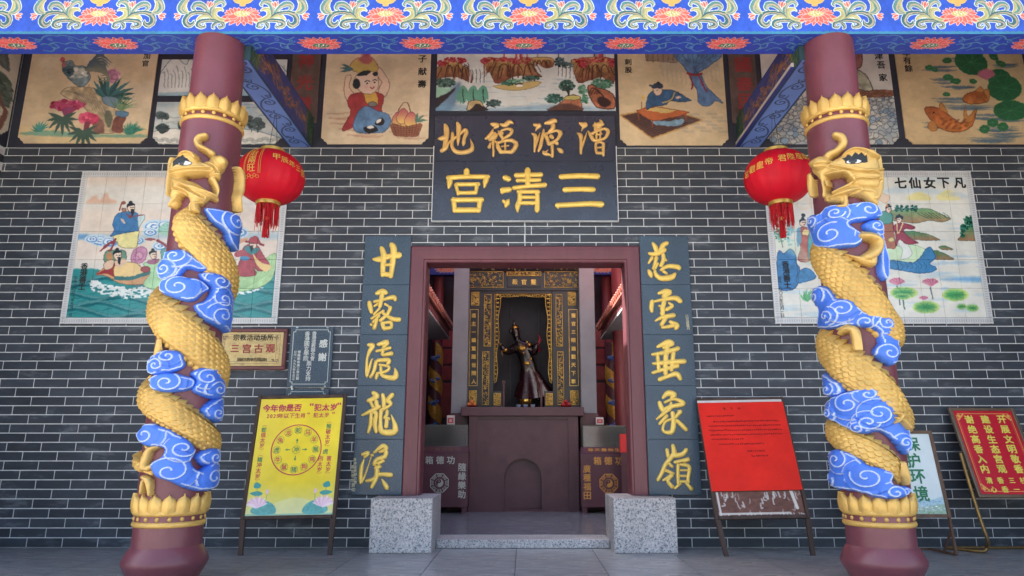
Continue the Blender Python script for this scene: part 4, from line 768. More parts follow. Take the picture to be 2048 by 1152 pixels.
# left column -------------------------------------------------
root, org = column(CL, 'left maroon column with a gold dragon whose head faces right, blue clouds')
Zr = lambda o_: setattr(o_, 'location', (0, 0, 0))
dragon_body(CL, [(352, 418, 0, .10), (368, 446, 0, .145), (405, 486, 0, .165), (440, 522, 0, .168), (474, 572, 0, .16), (300, 610, 1, .16), (330, 640, 1, .165), (380, 676, 1, .165), (425, 712, 1, .16), (462, 752, 1, .145), (288, 796, 2, .125), (318, 812, 2, .125), (360, 836, 2, .122), (400, 860, 2, .115), (436, 886, 2, .10), (280, 930, 3, .05), (300, 950, 3, .02)], root, org)
S4 = (0, 300, 2.304); S2 = (230, 560, 1.946)
LC = [(S4, [(950, 265), (1060, 285), (1095, 320), (1112, 380), (1095, 470), (1062, 440), (1040, 380), (990, 340), (955, 300)], [(1072, 335, 27)]),
      (S4, [(770, 470), (850, 462), (910, 500), (962, 545), (930, 560), (860, 548), (810, 590), (750, 605), (738, 540), (765, 500)], [(818, 492, 24), (772, 552, 20)]),
      (S4, [(742, 612), (800, 584), (870, 590), (930, 600), (968, 640), (940, 662), (900, 692), (840, 692), (770, 672), (744, 650)], [(828, 632, 32)]),
      (S4, [(918, 566), (1000, 568), (1042, 600), (1078, 655), (1082, 720), (1055, 800), (1050, 845), (1000, 812), (930, 772), (893, 716), (950, 690), (975, 640), (930, 600)], [(1005, 608, 24), (1015, 690, 24), (1012, 765, 28)]),
      (S4, [(700, 950), (760, 924), (830, 928), (852, 965), (850, 1000), (800, 1022), (760, 1032), (695, 1036)], [(785, 952, 20), (735, 992, 20)]),
      (S4, [(694, 1050), (760, 1026), (850, 1038), (902, 1060), (890, 1100), (820, 1114), (720, 1112), (696, 1080)], [(778, 1072, 28)]),
      (S4, [(880, 1030), (930, 1003), (1000, 1008), (1028, 1040), (1036, 1120), (1000, 1145), (950, 1138), (888, 1110), (902, 1065)], [(945, 1048, 24), (990, 1102, 24)]),
      (S2, [(342, 500), (380, 470), (414, 458), (412, 550), (370, 546), (345, 522)], [(384, 518, 18)]),
      (S2, [(102, 600), (130, 558), (180, 570), (232, 592), (292, 630), (312, 672), (294, 704), (332, 742), (385, 690), (406, 740), (394, 800), (340, 822), (280, 812), (220, 788), (160, 762), (142, 712), (180, 690), (190, 655), (120, 645), (106, 622)], [(132, 602, 26), (215, 742, 34), (366, 768, 26), (262, 655, 22)]),
      (S2, [(322, 680), (360, 658), (406, 654), (408, 722), (350, 722), (324, 705)], [(372, 690, 18)])]
for i, (s_, p, q) in enumerate(LC): cloud(CL, s_, p, q, root, i + 1, org)
HS = (300, 260, 5.236)
relief_parts(CL, 'dragon_head', HS, [([(245, 390), (270, 335), (340, 268), (430, 240), (510, 268), (540, 335), (610, 325), (640, 280), (700, 268), (772, 310), (797, 380), (780, 445), (735, 482), (730, 540), (690, 530), (610, 478), (520, 480), (430, 492), (380, 486), (300, 520), (240, 500), (232, 430)], .05, .075),
    ([(235, 500), (300, 482), (380, 520), (480, 550), (590, 618), (700, 688), (726, 720), (720, 756), (650, 722), (580, 772), (520, 772), (532, 862), (500, 870), (424, 852), (410, 735), (370, 682), (310, 692), (262, 800), (228, 802), (220, 700), (232, 620)], .045, .055),
    ([(270, 340), (350, 270), (430, 242), (505, 270), (530, 330), (480, 352), (430, 290), (350, 290)], .03, .125), ([(640, 330), (690, 280), (765, 315), (792, 385), (750, 440), (680, 410)], .05, .14), ([(610, 480), (700, 450), (735, 480), (726, 540), (680, 530)], .03, .10)],
    [([(575, 55, 60), (520, 70, 66), (490, 110, 62), (515, 165, 60), (590, 205, 58), (650, 245, 70)], .05), ([(650, 520, 50), (688, 590, 44), (700, 650, 36), (690, 700, 26)], .07), ([(300, 560, 50), (450, 610, 56), (560, 650, 50), (690, 705, 36)], .075), ([(225, 800, 34), (262, 740, 40), (300, 690, 30)], .06), ([(430, 850, 30), (440, 780, 34), (560, 770, 26)], .06), ([(250, 300, 24), (235, 360, 34), (230, 440, 40), (215, 560, 34), (205, 690, 22)], .06)],
    root, org, ([(295, 412), (300, 345), (325, 330), (340, 300), (362, 308), (380, 280), (405, 312), (430, 330), (455, 372), (405, 352), (350, 382)], (402, 377, 42, 20), (386, 373, 23)), .035,
    ([(260, 470), (380, 440), (500, 430), (620, 430)], [(300, 560), (420, 640), (560, 720)], [(260, 620), (340, 640), (400, 690)], [(560, 350), (640, 400), (690, 470)]))
relief_parts(CL, 'dragon_claw', HS, [], [([(925, 400, 40), (955, 480, 70), (955, 560, 60), (948, 640, 60), (925, 720, 44), (935, 850, 40)], .06), ([(960, 500, 40), (930, 760, 40)], .04)], root, org)
relief_parts(CL, 'dragon_claw', S2, [], [([(165, 648, 14), (130, 660, 22), (112, 690, 28), (100, 730, 26)], .04), ([(104, 735, 16), (125, 732, 20), (150, 718, 12)], .035), ([(130, 660, 12), (118, 650, 14), (112, 640, 8)], .03), ([(100, 768, 14), (122, 785, 22), (128, 836, 12)], .035), ([(100, 785, 12), (92, 830, 9)], .03)], root, org)
relief_parts(CL, 'dragon_claw', S4, [], [([(735, 880, 30), (725, 930, 30), (715, 1000, 24)], .05)], root, org)
# right column ------------------------------------------------
root, org = column(CRt, 'right maroon column with a gold dragon whose head faces left, blue clouds')
dragon_body(CRt, [(1618, 488, 0, .10), (1632, 512, 0, .15), (1665, 540, 0, .165), (1700, 566, 0, .17), (1740, 600, 0, .165), (1786, 655, 0, .155), (1634, 690, 1, .155), (1660, 712, 1, .16), (1700, 738, 1, .165), (1745, 765, 1, .16), (1785, 795, 1, .15), (1812, 835, 1, .125), (1656, 862, 2, .115), (1690, 880, 2, .115), (1730, 898, 2, .112), (1775, 920, 2, .10), (1806, 945, 2, .08), (1816, 965, 2, .05)], root, org)
S3 = (1560, 250, 2.304); S5 = (1560, 650, 2.294)
RC = [(S3, [(215, 372), (300, 364), (420, 362), (452, 395), (458, 430), (390, 440), (320, 455), (380, 498), (378, 540), (330, 560), (230, 572), (165, 556), (148, 500), (130, 460), (138, 420), (180, 410)], [(240, 505, 36), (396, 394, 26), (165, 445, 18), (262, 410, 20)]),
      (S3, [(388, 452), (450, 440), (468, 500), (482, 560), (497, 640), (492, 715), (465, 682), (455, 560), (448, 520), (395, 482)], [(430, 470, 20)]),
      (S3, [(160, 750), (220, 745), (262, 798), (330, 800), (380, 848), (440, 880), (500, 885), (532, 950), (540, 1020), (526, 1105), (470, 1092), (428, 1042), (462, 1000), (440, 950), (380, 930), (300, 932), (200, 942), (172, 930), (185, 860), (160, 800)], [(182, 790, 22), (292, 850, 28), (230, 882, 20), (390, 910, 22), (476, 915, 22), (490, 1050, 28)]),
      (S5, [(192, 220), (240, 245), (282, 272), (288, 320), (230, 332), (195, 310)], [(238, 298, 20)]),
      (S5, [(218, 362), (270, 320), (340, 298), (440, 288), (522, 348), (562, 430), (588, 500), (588, 592), (560, 580), (520, 530), (460, 490), (380, 502), (320, 482), (250, 447), (215, 412)], [(318, 362, 32), (402, 318, 20), (447, 405, 28), (404, 447, 22), (362, 474, 16), (240, 408, 16), (556, 540, 18)]),
      (S5, [(218, 592), (260, 568), (340, 590), (400, 640), (480, 660), (522, 680), (520, 732), (592, 740), (597, 772), (540, 797), (430, 792), (380, 772), (290, 757), (240, 742), (218, 660)], [(277, 618, 28), (402, 695, 34), (248, 700, 18), (520, 768, 20)])]
for i, (s_, p, q) in enumerate(RC): cloud(CRt, s_, p, q, root, i + 21, org)
relief_parts(CRt, 'dragon_head', S3, [([(155, 200), (170, 165), (212, 147), (240, 166), (282, 143), (312, 119), (350, 117), (402, 140), (436, 170), (446, 250), (440, 302), (380, 302), (330, 286), (320, 246), (280, 232), (230, 240), (217, 262), (205, 300), (194, 270), (174, 240), (158, 225)], .05, .078),
    ([(200, 300), (215, 312), (262, 314), (300, 290), (326, 270), (380, 282), (446, 290), (448, 376), (420, 360), (380, 330), (330, 322), (308, 332), (298, 382), (275, 360), (210, 356), (202, 335)], .04, .055),
    ([(280, 150), (312, 119), (350, 115), (400, 138), (430, 172), (392, 166), (350, 132), (310, 140)], .03, .125), ([(158, 195), (178, 163), (212, 148), (240, 172), (228, 208), (190, 224)], .05, .14)],
    [([(256, 45, 30), (284, 55, 32), (290, 85, 32), (262, 118, 32), (225, 138, 34), (205, 165, 36)], .055), ([(204, 262, 20), (210, 300, 18), (208, 330, 16)], .06), ([(240, 340, 20), (320, 305, 24), (420, 310, 28)], .07), ([(418, 128, 34), (432, 160, 30), (440, 230, 26)], .06), ([(225, 236, 14), (300, 226, 22), (335, 262, 22)], .095), ([(222, 262, 12), (228, 285, 10)], .08), ([(250, 318, 14), (300, 292, 18), (326, 274, 16)], .085), ([(430, 340, 30), (445, 300, 34), (446, 220, 30), (436, 150, 26)], .075), ([(270, 378, 20), (300, 372, 22), (300, 335, 20)], .06), ([(330, 205, 14), (380, 220, 18), (440, 215, 18)], .095)],
    root, org, ([(285, 166), (300, 160), (306, 146), (322, 158), (334, 138), (348, 150), (360, 138), (370, 156), (380, 150), (383, 186), (330, 192), (300, 184)], (330, 182, 20, 9), (325, 181, 11)), .035,
    ([(240, 200), (300, 215), (360, 230), (430, 235)], [(340, 260), (400, 262), (440, 255)], [(230, 345), (300, 325), (360, 305)], [(200, 200), (230, 190), (250, 170)]))
relief_parts(CRt, 'dragon_claw', S3, [], [([(140, 235, 34), (138, 280, 30), (145, 325, 22)], .05)], root, org)
relief_parts(CRt, 'dragon_leg', S3, [([(290, 590), (370, 600), (430, 570), (450, 610), (440, 650), (380, 640), (330, 612)], .03, .05)], [([(378, 512, 30), (420, 516, 34), (450, 535, 36), (452, 560, 36), (432, 590, 40), (400, 610, 40)], .075), ([(380, 496, 16), (440, 505, 22)], .04)], root, org)
relief_parts(CRt, 'dragon_leg', S5, [], [([(272, 38, 18), (300, 20, 30), (335, 22, 36), (352, 60, 40), (362, 105, 46)], .065), ([(265, 20, 14), (310, 8, 24)], .05)], root, org)
relief_parts(CRt, 'dragon_claw', S5, [], [([(512, 405, 12), (540, 412, 16), (530, 435, 14), (515, 450, 10)], .085), ([(520, 425, 12), (550, 440, 20), (575, 470, 22)], .08)], root, org)
relief_parts(CRt, 'dragon_tail', S5, [], [([(560, 640, 34), (572, 680, 36), (580, 700, 30), (584, 730, 14)], .06)], root, org)
# ================================================================ PAINTED FRIEZE PANELS
INK = mat('black_ink', (30, 32, 38), .7); BEIGE = (214, 192, 158); INKC = (44, 50, 58)
def txt(name, s, pts, Y, size, m, parent, bold=.025):
    if size >= .06:
        for i, ch in enumerate(s):
            o = letters('character', pxitems(ch, [pts[i]], Y, size), wallfr(Y), m, None, bold, .002); o.parent = parent; o.location = tuple(-np.array(parent.location))
        return o
    o = letters(name, pxitems(s, pts, Y, size), wallfr(Y), m, None, bold, .002)
    if parent is not None: o.parent = parent; o.location = tuple(-np.array(parent.location))
    return o
ZTOP = 5.08; PY = -.018; PF = PY - .012
# rooster
c = Cv(320, 230, BEIGE, [(62, 111), (315, 111), (293, 287), (36, 286)]); c.org(0, 90, 4.8)
c.wash((226, 214, 190), .5, 40, 1); c.wash((222, 196, 140), .6, 30, 2, 4, .45, .82, 1)
c.poly([(220, 840), (500, 820), (900, 860), (1350, 860), (1380, 890), (900, 885), (600, 880), (240, 862)], (70, 150, 140), .6, 3)
c.leafs(400, 830, 26, 110, 2.9, .4, (70, 140, 132), 2.2, 1); c.leafs(1280, 860, 40, 130, 2.9, .3, (64, 136, 120), 2.4, 2); c.leafs(760, 850, 14, 50, 2.6, .5, (70, 140, 128), 2, 3)
c.poly([(580, 460), (640, 410), (760, 405), (900, 420), (960, 470), (1000, 560), (1090, 600), (1110, 680), (1110, 800), (1180, 840), (900, 845), (900, 740), (840, 640), (760, 560), (640, 510)], (186, 168, 136), 1, 2, edge=(90, 80, 84), ew=1, tex=.3)
c.poly([(1010, 640), (1060, 640), (1080, 720), (1050, 800), (1010, 740)], (96, 104, 90), .9, 2); c.poly([(900, 700), (980, 720), (1000, 840), (905, 842)], (120, 80, 78), .8, 2, tex=.3); c.poly([(1100, 700), (1210, 700), (1180, 770), (1180, 840), (1080, 830)], (136, 88, 80), 1, 1, tex=.3)
for i in range(9): c.line([(620 + i*34, 440 + i*6), (720 + i*34, 470 + i*16), (800 + i*30, 560 + i*20)], (110, 100, 100), 1.2, .6)
for cx_, cy_, rx, ry, n, col in ((650, 580, 160, 46, 90, (186, 72, 110)), (850, 710, 90, 50, 60, (206, 74, 110)), (1080, 300, 50, 60, 60, (190, 130, 160))): c.clump(cx_, cy_, rx, ry, n, col, 5, int(cx_)); 
c.poly([(600, 610), (720, 600), (660, 690), (620, 700)], (150, 70, 110)); c.poly([(820, 740), (870, 745), (840, 820), (806, 820)], (130, 64, 84))
for x, y, s_ in ((600, 700, 1), (800, 830, 2)):
    for an in np.linspace(-.5, 3.6, 9): c.line([(x, y, 16), (x + 80*math.cos(an), y + 70*math.sin(an) + 10, 34), (x + 150*math.cos(an), y + 150*math.sin(an) + 20, 4)], (70, 96, 88))
c.leafs(1050, 520, 12, 260, 2.7, -.5, (60, 104, 108), 8, 9, .1)
c.poly([(985, 500), (1130, 515), (1110, 600), (1050, 590), (1000, 560)], (120, 150, 168), edge=(70, 90, 110)); c.poly([(1115, 640), (1230, 650), (1210, 690), (1130, 690)], (96, 136, 170), edge=(60, 80, 100)); c.leafs(1170, 640, 18, 190, 2.3, .2, (112, 150, 110), 1.6, 12)
c.poly([(590, 180), (620, 160), (680, 150), (720, 200), (800, 205), (850, 260), (860, 330), (800, 400), (740, 395), (660, 330), (600, 260)], (116, 138, 146), 1, 1, edge=(70, 84, 92), tex=.5)
c.clump(740, 270, 90, 50, 40, (206, 208, 196), 4, 5); c.clump(650, 250, 40, 40, 26, (80, 104, 116), 5, 7); c.ell(590, 140, 26, 26, (196, 96, 110)); c.ell(605, 190, 16, 26, (200, 110, 116)); c.ell(600, 160, 5, 5, INKC)
for i in range(9): a = .15 + i*.13; c.line([(820, 240, 26), (880 + i*14, 150 + i*14, 30), (960 + i*10, 100 + i*30, 22), (1068 - i*18, 170 + i*22, 4)], (84 + i*6, 104 + i*4, 120), sm=6)
for x in (740, 850): c.line([(x, 380), (x - 4, 420), (x - 30, 440)], (180, 150, 100), 1.6); c.line([(x - 4, 420), (x + 26, 440)], (180, 150, 100), 1.4)
c.grain(.05, 40, 7)
p, _ = painted_panel('painted_panel', 'frieze picture of a rooster on a rock among cockscomb flowers', 'painting', [(62, 111), (315, 111), (293, 287), (36, 286)], c, ztop=ZTOP, mname='rooster'); txt('calligraphy', '加官', [(294, 112), (291, 127)], PF, .07, INK, p)
# phoenix fragment at the left edge
c = Cv(120, 230, (206, 200, 186), [(-60, 111), (44, 111), (20, 278), (-90, 278)]); c.org(0, 90, 4.8)
for i in range(12): c.line([(-260, 420 - i*12, 20), (-60, 340 - i*6, 26), (60 + i*4, 150 + i*18, 22), (100, 240 - i*8, 4)], (84, 96, 98), a=.8)
c.clump(70, 520, 50, 120, 90, (84, 104, 96), 6, 3); c.poly([(0, 560), (60, 600), (40, 760), (0, 860)], (112, 136, 116), 1, 2, tex=.4); c.line([(0, 420, 20), (60, 640, 30), (90, 700, 30), (40, 860, 40)], (120, 84, 76)); c.grain(.06, 30, 9)
XS = -5.36 + .0225; y0_, y1_ = -1.1, -.05; z0_ = P(30, 276, -.03)[2]; mb = MB((XS, y1_, z0_)); mb.prism(rounded_panel(y0_, y1_, z0_, ZTOP, .045), lambda a, b, h: (XS + h, a, b), .012)
me = mb.mesh('painted_panel', canvas_mat('phoenix_picture', c, .6)); fixn(me); uvmap(me, lambda v: ((v.y + y1_ - y0_)/(y1_ - y0_), v.z/1.0)); o = link('painted_panel', me, None, (XS, y1_, z0_)); tag(o, 'feathers and pine frieze picture on the side wall at the far left edge', 'painting')
# snowy lake in two panels, left
def snowmt(c, seed):
    g = np.random.default_rng(seed); c.wash((150, 176, 192), .7, 26, seed, 3, .5)
    for i in range(70):
        x = g.uniform(0, c.w); y = g.uniform(0, c.h); c.line([(x, y), (x + g.uniform(8, 40), y + g.uniform(-3, 3)), (x + g.uniform(40, 90), y + g.uniform(-6, 6))], (120, 148, 160), 2, .5)
c = Cv(340, 110, (214, 222, 224), [(325, 119), (573, 119), (570, 191), (315, 190)], 1.3); s0 = c.H; c.org(0, 0, 3.103)
c.poly([(990, 600), (990, 470), (1060, 370), (1090, 350), (1150, 400), (1180, 360), (1230, 350), (1290, 400), (1400, 360), (1500, 420), (1700, 380), (1800, 600)], (226, 230, 230), edge=(96, 116, 124), ew=1.4)
for x in range(1010, 1780, 22): c.line([(x, 400 + (x*7 % 60)), (x + 12, 450 + (x*5 % 50)), (x + (8 if x % 44 else -14), 540)], (90, 110, 118), 1.6, .6)
c.poly([(980, 575), (1800, 560), (1800, 600), (980, 600)], (150, 186, 204), .9, 4); c.grain(.06, 20, 3)
painted_panel('painted_panel', 'frieze picture of snow covered peaks above the winter lake, behind the left column', 'painting', [(325, 119), (573, 119), (570, 191), (315, 190)], c, notch=0, mname='snow_peaks')
c = Cv(340, 120, (206, 214, 214), [(314, 204), (570, 204), (561, 288), (304, 288)], 1.3); c.org(0, 0, 1); s0 = c.H; c.H = None; snowmt(c, 4); c.H = s0; c.org(0, 0, 3.103)
c.poly([(950, 820), (1100, 800), (1180, 830), (1500, 800), (1740, 860), (1740, 890), (950, 890)], (222, 224, 220), edge=(90, 106, 112))
for x, y, r in ((1005, 720, 26), (1010, 795, 24), (1140, 780, 26), (1560, 760, 40), (1600, 770, 36), (1380, 770, 20)): c.clump(x, y, r, r*.8, 26, (70, 88, 92), 6, x); c.line([(x, y), (x, y + r*1.4)], (60, 70, 74), 1.5)
for i in range(26): c.ell(960 + i*31, 860 + (i*13 % 22), 22, 9, (150, 160, 160), .5, edge=(96, 108, 112), ew=.8)
c.grain(.06, 20, 3)
painted_panel('painted_panel', 'frieze picture of a frozen lake shore with small dark trees, behind the left column', 'painting', [(314, 204), (570, 204), (561, 288), (304, 288)], c, mname='frozen_lake')
# brown boards with red characters
for q, s_, lb, cx_, ys in (([(583, 111), (641, 111), (634, 246), (577, 246)], '神光普', 'brown frieze board with faded red characters beside the left tie beam', 612, (122, 165, 208)), ([(1457, 111), (1511, 111), (1519, 246), (1464, 246)], '國泰民', 'brown frieze board with faded red characters beside the right tie beam', 1486, (130, 168, 203))):
    c = Cv(70, 160, (94, 78, 74), q); c.grain(.18, 30, 4, .5); p, _ = painted_panel('painted_panel', lb, 'painting', q, c, notch=0, ztop=ZTOP, mname='red_character_board'); txt('red_characters', s_, [(cx_ + (i*3 if cx_ > 1000 else -i*2), y) for i, y in enumerate(ys)], PF, .165, mat('faded_red_paint', (136, 52, 56), .6), p, .03)
# boy holding up a peach
q = [(652, 112), (861, 112), (857, 290), (643, 286)]; c = Cv(270, 230, (218, 198, 166), q); c.org(620, 0, 3.103); SK = (226, 196, 172); RED = (170, 66, 70); BLU = (96, 134, 176)
c.wash((228, 212, 184), .5, 40, 3); 
for i in range(26): c.line([(110 + (i*53 % 520), 700 + (i*37 % 170)), (180 + (i*53 % 520), 704 + (i*37 % 170)), (240 + (i*53 % 520), 698 + (i*37 % 170))], (176, 120, 104), 3, .35)
c.poly([(240, 420), (270, 370), (330, 350), (380, 360), (420, 430), (380, 460), (290, 450)], (214, 176, 110), edge=(120, 80, 80), col2=(200, 180, 96)); c.poly([(290, 370), (340, 340), (380, 365), (350, 400)], (176, 84, 106), .8, 4)
for an in (2.6, 3.0, 3.4): c.line([(262, 430, 6), (262 + 40*math.cos(an), 430 - 30*math.sin(an), 18), (262 + 80*math.cos(an), 430 - 60*math.sin(an), 3)], (80, 120, 124))
c.poly([(215, 480), (250, 470), (240, 540), (290, 600), (280, 640), (230, 630), (208, 560)], SK, edge=(110, 76, 72)); c.poly([(420, 420), (445, 440), (490, 520), (470, 590), (440, 610), (420, 560), (440, 510), (410, 470)], SK, edge=(110, 76, 72))
c.poly([(250, 590), (330, 570), (400, 570), (455, 600), (440, 680), (460, 740), (330, 760), (240, 800), (200, 800), (250, 700), (232, 640)], RED, edge=(96, 36, 44), tex=.15); c.poly([(330, 575), (400, 570), (420, 640), (390, 660), (350, 640)], (214, 170, 84), edge=(110, 70, 50)); c.ell(385, 648, 26, 16, (120, 120, 116), edge=INKC)
c.poly([(300, 690), (350, 660), (420, 690), (480, 710), (500, 760), (460, 820), (380, 826), (290, 820), (268, 770)], BLU, edge=(50, 70, 104), tex=.2)
c.poly([(335, 790), (400, 780), (420, 810), (370, 826), (338, 812)], (40, 40, 46)); c.ell(375, 790, 22, 10, (226, 222, 214)); c.poly([(400, 770), (440, 730), (462, 760), (440, 780)], (44, 40, 44)); c.ell(425, 752, 20, 9, (226, 222, 214), rot=-.7)
c.poly([(268, 500), (290, 460), (340, 445), (400, 450), (418, 500), (415, 550), (380, 580), (330, 578), (290, 550)], (232, 204, 184), edge=(110, 76, 72)); c.ell(284, 520, 24, 32, INKC); c.poly([(285, 470), (320, 442), (370, 440), (350, 465)], INKC); c.ell(400, 458, 16, 14, INKC)
c.line([(335, 508), (350, 500), (365, 508)], INKC, 1.6); c.line([(385, 500), (398, 494), (408, 500)], INKC, 1.6); c.ell(350, 518, 7, 5, INKC); c.ell(396, 512, 6, 5, INKC); c.line([(370, 542), (382, 550), (394, 542)], (170, 60, 60), 2.2); c.ell(345, 540, 14, 10, (230, 170, 160), .5, 2)
c.line([(545, 770), (548, 690), (575, 645), (605, 645), (622, 700), (620, 790)], (120, 70, 56), 1.8)
for x, y in ((545, 740), (600, 745), (575, 720), (625, 740)): c.poly([(x - 40, y + 20), (x - 24, y - 24), (x + 4, y - 44), (x + 34, y - 12), (x + 30, y + 40), (x - 20, y + 48)], (190, 96, 110), 1, 0, edge=(110, 60, 70), col2=(224, 196, 110))
c.poly([(508, 770), (600, 790), (690, 770), (684, 820), (660, 850), (540, 848), (512, 820)], (150, 96, 76), edge=(90, 56, 48))
for i in range(9): c.line([(520 + i*20, 780), (534 + i*16, 846)], (96, 60, 50), 1, .8)
for i in range(4): c.line([(512 + i*3, 790 + i*14), (600, 802 + i*13), (686 - i*4, 786 + i*15)], (96, 60, 50), 1, .8)
for an in (.2, .8, 1.4): c.line([(655, 760, 6), (655 + 36*math.cos(an), 760 - 30*math.sin(an), 16), (655 + 76*math.cos(an), 760 - 54*math.sin(an), 3)], (86, 124, 110))
c.grain(.04, 40, 7); p, _ = painted_panel('painted_panel', 'frieze picture of a boy lifting a peach beside a basket of peaches', 'painting', q, c, ztop=ZTOP, mname='peach_boy'); txt('calligraphy', '子献壽', [(845, 118), (845, 143), (844, 168)], PF, .085, INK, p)
# waterfall landscape
q = [(870, 113), (1229, 113), (1231, 221), (876, 221)]; c = Cv(520, 165, (214, 218, 216), q); c.org(860, 105, 5.389); s0 = c.H
c.poly([(60, 560), (300, 330), (330, 400), (260, 620), (60, 630)], (84, 122, 158), .8, 8); c.poly([(250, 560), (700, 600), (1300, 560), (1900, 600), (1980, 620), (200, 630)], (120, 160, 190), .7, 8)
g = np.random.default_rng(2)
for i in range(110):
    x, y = g.uniform(60, 1950), g.uniform(260, 620); L = g.uniform(40, 160); c.line([(x, y), (x + L/2, y + g.uniform(-5, 5)), (x + L, y)], g.choice([0, 1]) and (120, 158, 186) or (222, 206, 190), g.uniform(1, 2.4), .35)
def crag(pts, seed, r1=(196, 168, 104), r2=(120, 66, 54)):
    c.poly(pts, r1, 1, 1, edge=(80, 50, 44), ew=1.2, col2=r2, tex=.35); a = np.array(pts); g = np.random.default_rng(seed); x0, x1 = a[:, 0].min(), a[:, 0].max(); y0, y1 = a[:, 1].min(), a[:, 1].max()
    for i in range(int((x1 - x0)/17)):
        x = x0 + (x1 - x0)*g.uniform(.08, .92); y = y0 + (y1 - y0)*g.uniform(.12, .45); dx = (x - (x0 + x1)/2)*.25; c.line([(x, y), (x + dx*.3, y + (y1 - y0)*.15), (x + dx, y + (y1 - y0)*.42)], g.choice([0, 1]) and (84, 46, 40) or (150, 96, 66), g.uniform(1.2, 2.6), .8)
    for i in range(3): t = .25 + i*.22; c.line([(x0 + (x1-x0)*t, y1 - 40), (x0 + (x1-x0)*(t + .03), y0 + (y1-y0)*.35), (x0 + (x1-x0)*(t + .12), y0 + (y1-y0)*.25), (x0 + (x1-x0)*(t + .2), y0 + (y1-y0)*.55)], (66, 42, 40), 1.8, .9)
crag([(60, 280), (70, 160), (170, 80), (260, 100), (360, 150), (430, 200), (455, 300), (440, 330), (300, 270), (160, 270)], 1); crag([(570, 170), (600, 60), (700, 60), (900, 80), (1090, 60), (1130, 200), (1200, 268), (1000, 250), (880, 270), (780, 330), (700, 330), (640, 220)], 2)
crag([(1090, 60), (1310, 60), (1320, 150), (1240, 170), (1170, 130)], 3); crag([(1530, 150), (1560, 70), (1980, 70), (1975, 340), (1860, 270), (1730, 300), (1600, 330), (1560, 240)], 4)
for x, y, rx, ry in ((110, 120, 60, 30), (230, 80, 100, 26), (330, 90, 40, 26), (580, 90, 50, 30), (760, 75, 150, 22), (960, 85, 120, 40), (1640, 90, 110, 36), (1850, 80, 130, 30), (1640, 140, 50, 22), (1960, 120, 20, 40)): c.clump(x, y, rx, ry, 46, (176, 62, 72), 2.6, int(x))
for i in range(14): x = 400 + i*14; c.line([(x, 150 + (i*13 % 40)), (x + 12, 230), (x + 16 - (i % 3)*8, 330)], (76, 84, 92) if i % 3 == 0 else (232, 236, 238), 1.5, .8)
for i in range(12): x = 1380 + i*14; c.line([(x, 140), (x + 3, 200), (x, 250 + (i*17 % 40))], (84, 88, 92) if i % 3 == 0 else (232, 236, 238), 1.6, .8)
c.clump(1390, 100, 50, 50, 40, (60, 84, 92), 3, 4); c.clump(1480, 140, 50, 30, 26, (84, 110, 112), 3, 5)
c.clump(160, 330, 110, 46, 90, (70, 100, 92), 3, 6); c.poly([(50, 380), (200, 390), (240, 400), (150, 470), (110, 500), (50, 500)], (150, 200, 174), .9, 4); c.poly([(50, 520), (110, 480), (200, 440), (270, 380), (250, 440), (100, 590), (50, 590)], (56, 50, 54), 1, 2)
for x0 in (360, 470, 575):
    for i in range(26): a = (i - 13)/13; c.line([(x0 + a*30, 362 + abs(a)*20), (x0 + a*56, 420 + abs(a)*20), (x0 + a*64, 520 - abs(a)*30 + (i*7 % 40))], (80, 150, 134) if i % 2 else (120, 178, 150), 2, .85)
    c.line([(x0, 400), (x0 + 6, 480), (x0 + 30, 540)], (40, 50, 50), 1.8)
c.poly([(420, 600), (430, 540), (490, 515), (560, 530), (600, 590), (600, 622), (430, 622)], (206, 180, 130), edge=(50, 40, 40), tex=.3); c.poly([(480, 590), (520, 550), (600, 590), (640, 622), (460, 622)], (56, 48, 50)); c.clump(700, 545, 80, 34, 80, (60, 84, 84), 2.6, 9); c.line([(600, 610), (660, 570), (720, 600)], (40, 44, 48), 1.6)
c.poly([(680, 370), (760, 356), (900, 340), (1000, 330), (1120, 310), (1200, 330), (1120, 380), (980, 410), (820, 408)], (206, 178, 112), .95, 2, edge=(130, 110, 80)); c.clump(840, 335, 80, 20, 60, (74, 120, 100), 2.4, 12); c.clump(930, 310, 90, 18, 50, (110, 164, 140), 2.2, 13); c.clump(1090, 280, 90, 24, 70, (60, 90, 82), 2.6, 14)
c.poly([(926, 350), (1000, 346), (1004, 372), (930, 374)], (236, 236, 232), sm=0); c.line([(924, 348), (1002, 343)], INKC, 2.2, sm=0)
c.clump(1480, 360, 80, 56, 110, (58, 92, 84), 3, 15)
for dx in (-40, -14, 10, 36): c.line([(1480 + dx, 370), (1490 + dx*.4, 420), (1500, 470)], (40, 46, 46), 1.6)
c.poly([(1330, 600), (1440, 520), (1480, 470), (1600, 470), (1640, 590), (1630, 622), (1290, 622)], (190, 120, 90), edge=(60, 40, 40), tex=.3); c.poly([(1450, 510), (1490, 468), (1610, 470), (1600, 510)], (200, 188, 110), edge=(70, 50, 44)); c.clump(1340, 500, 90, 46, 90, (60, 104, 96), 2.8, 16); c.poly([(1280, 622), (1400, 560), (1560, 560), (1640, 622)], (60, 44, 46), .75, 4)
c.clump(1850, 340, 120, 50, 100, (76, 126, 104), 3, 17); c.clump(1650, 400, 50, 50, 50, (90, 140, 116), 2.6, 18); c.clump(1670, 510, 36, 50, 40, (80, 136, 112), 2.6, 19)
c.poly([(1700, 380), (1740, 352), (1800, 380), (1900, 410), (1980, 470), (1985, 600), (1830, 600), (1770, 560), (1720, 470)], (170, 104, 76), edge=(50, 36, 36), ew=2, tex=.35)
for i in range(4): c.line([(1712 + i*26, 460 - i*4), (1740 + i*26, 390 + i*16), (1800 + i*20, 400 + i*22), (1860 + i*14, 470 + i*20)], (66, 40, 38), 2, .9)
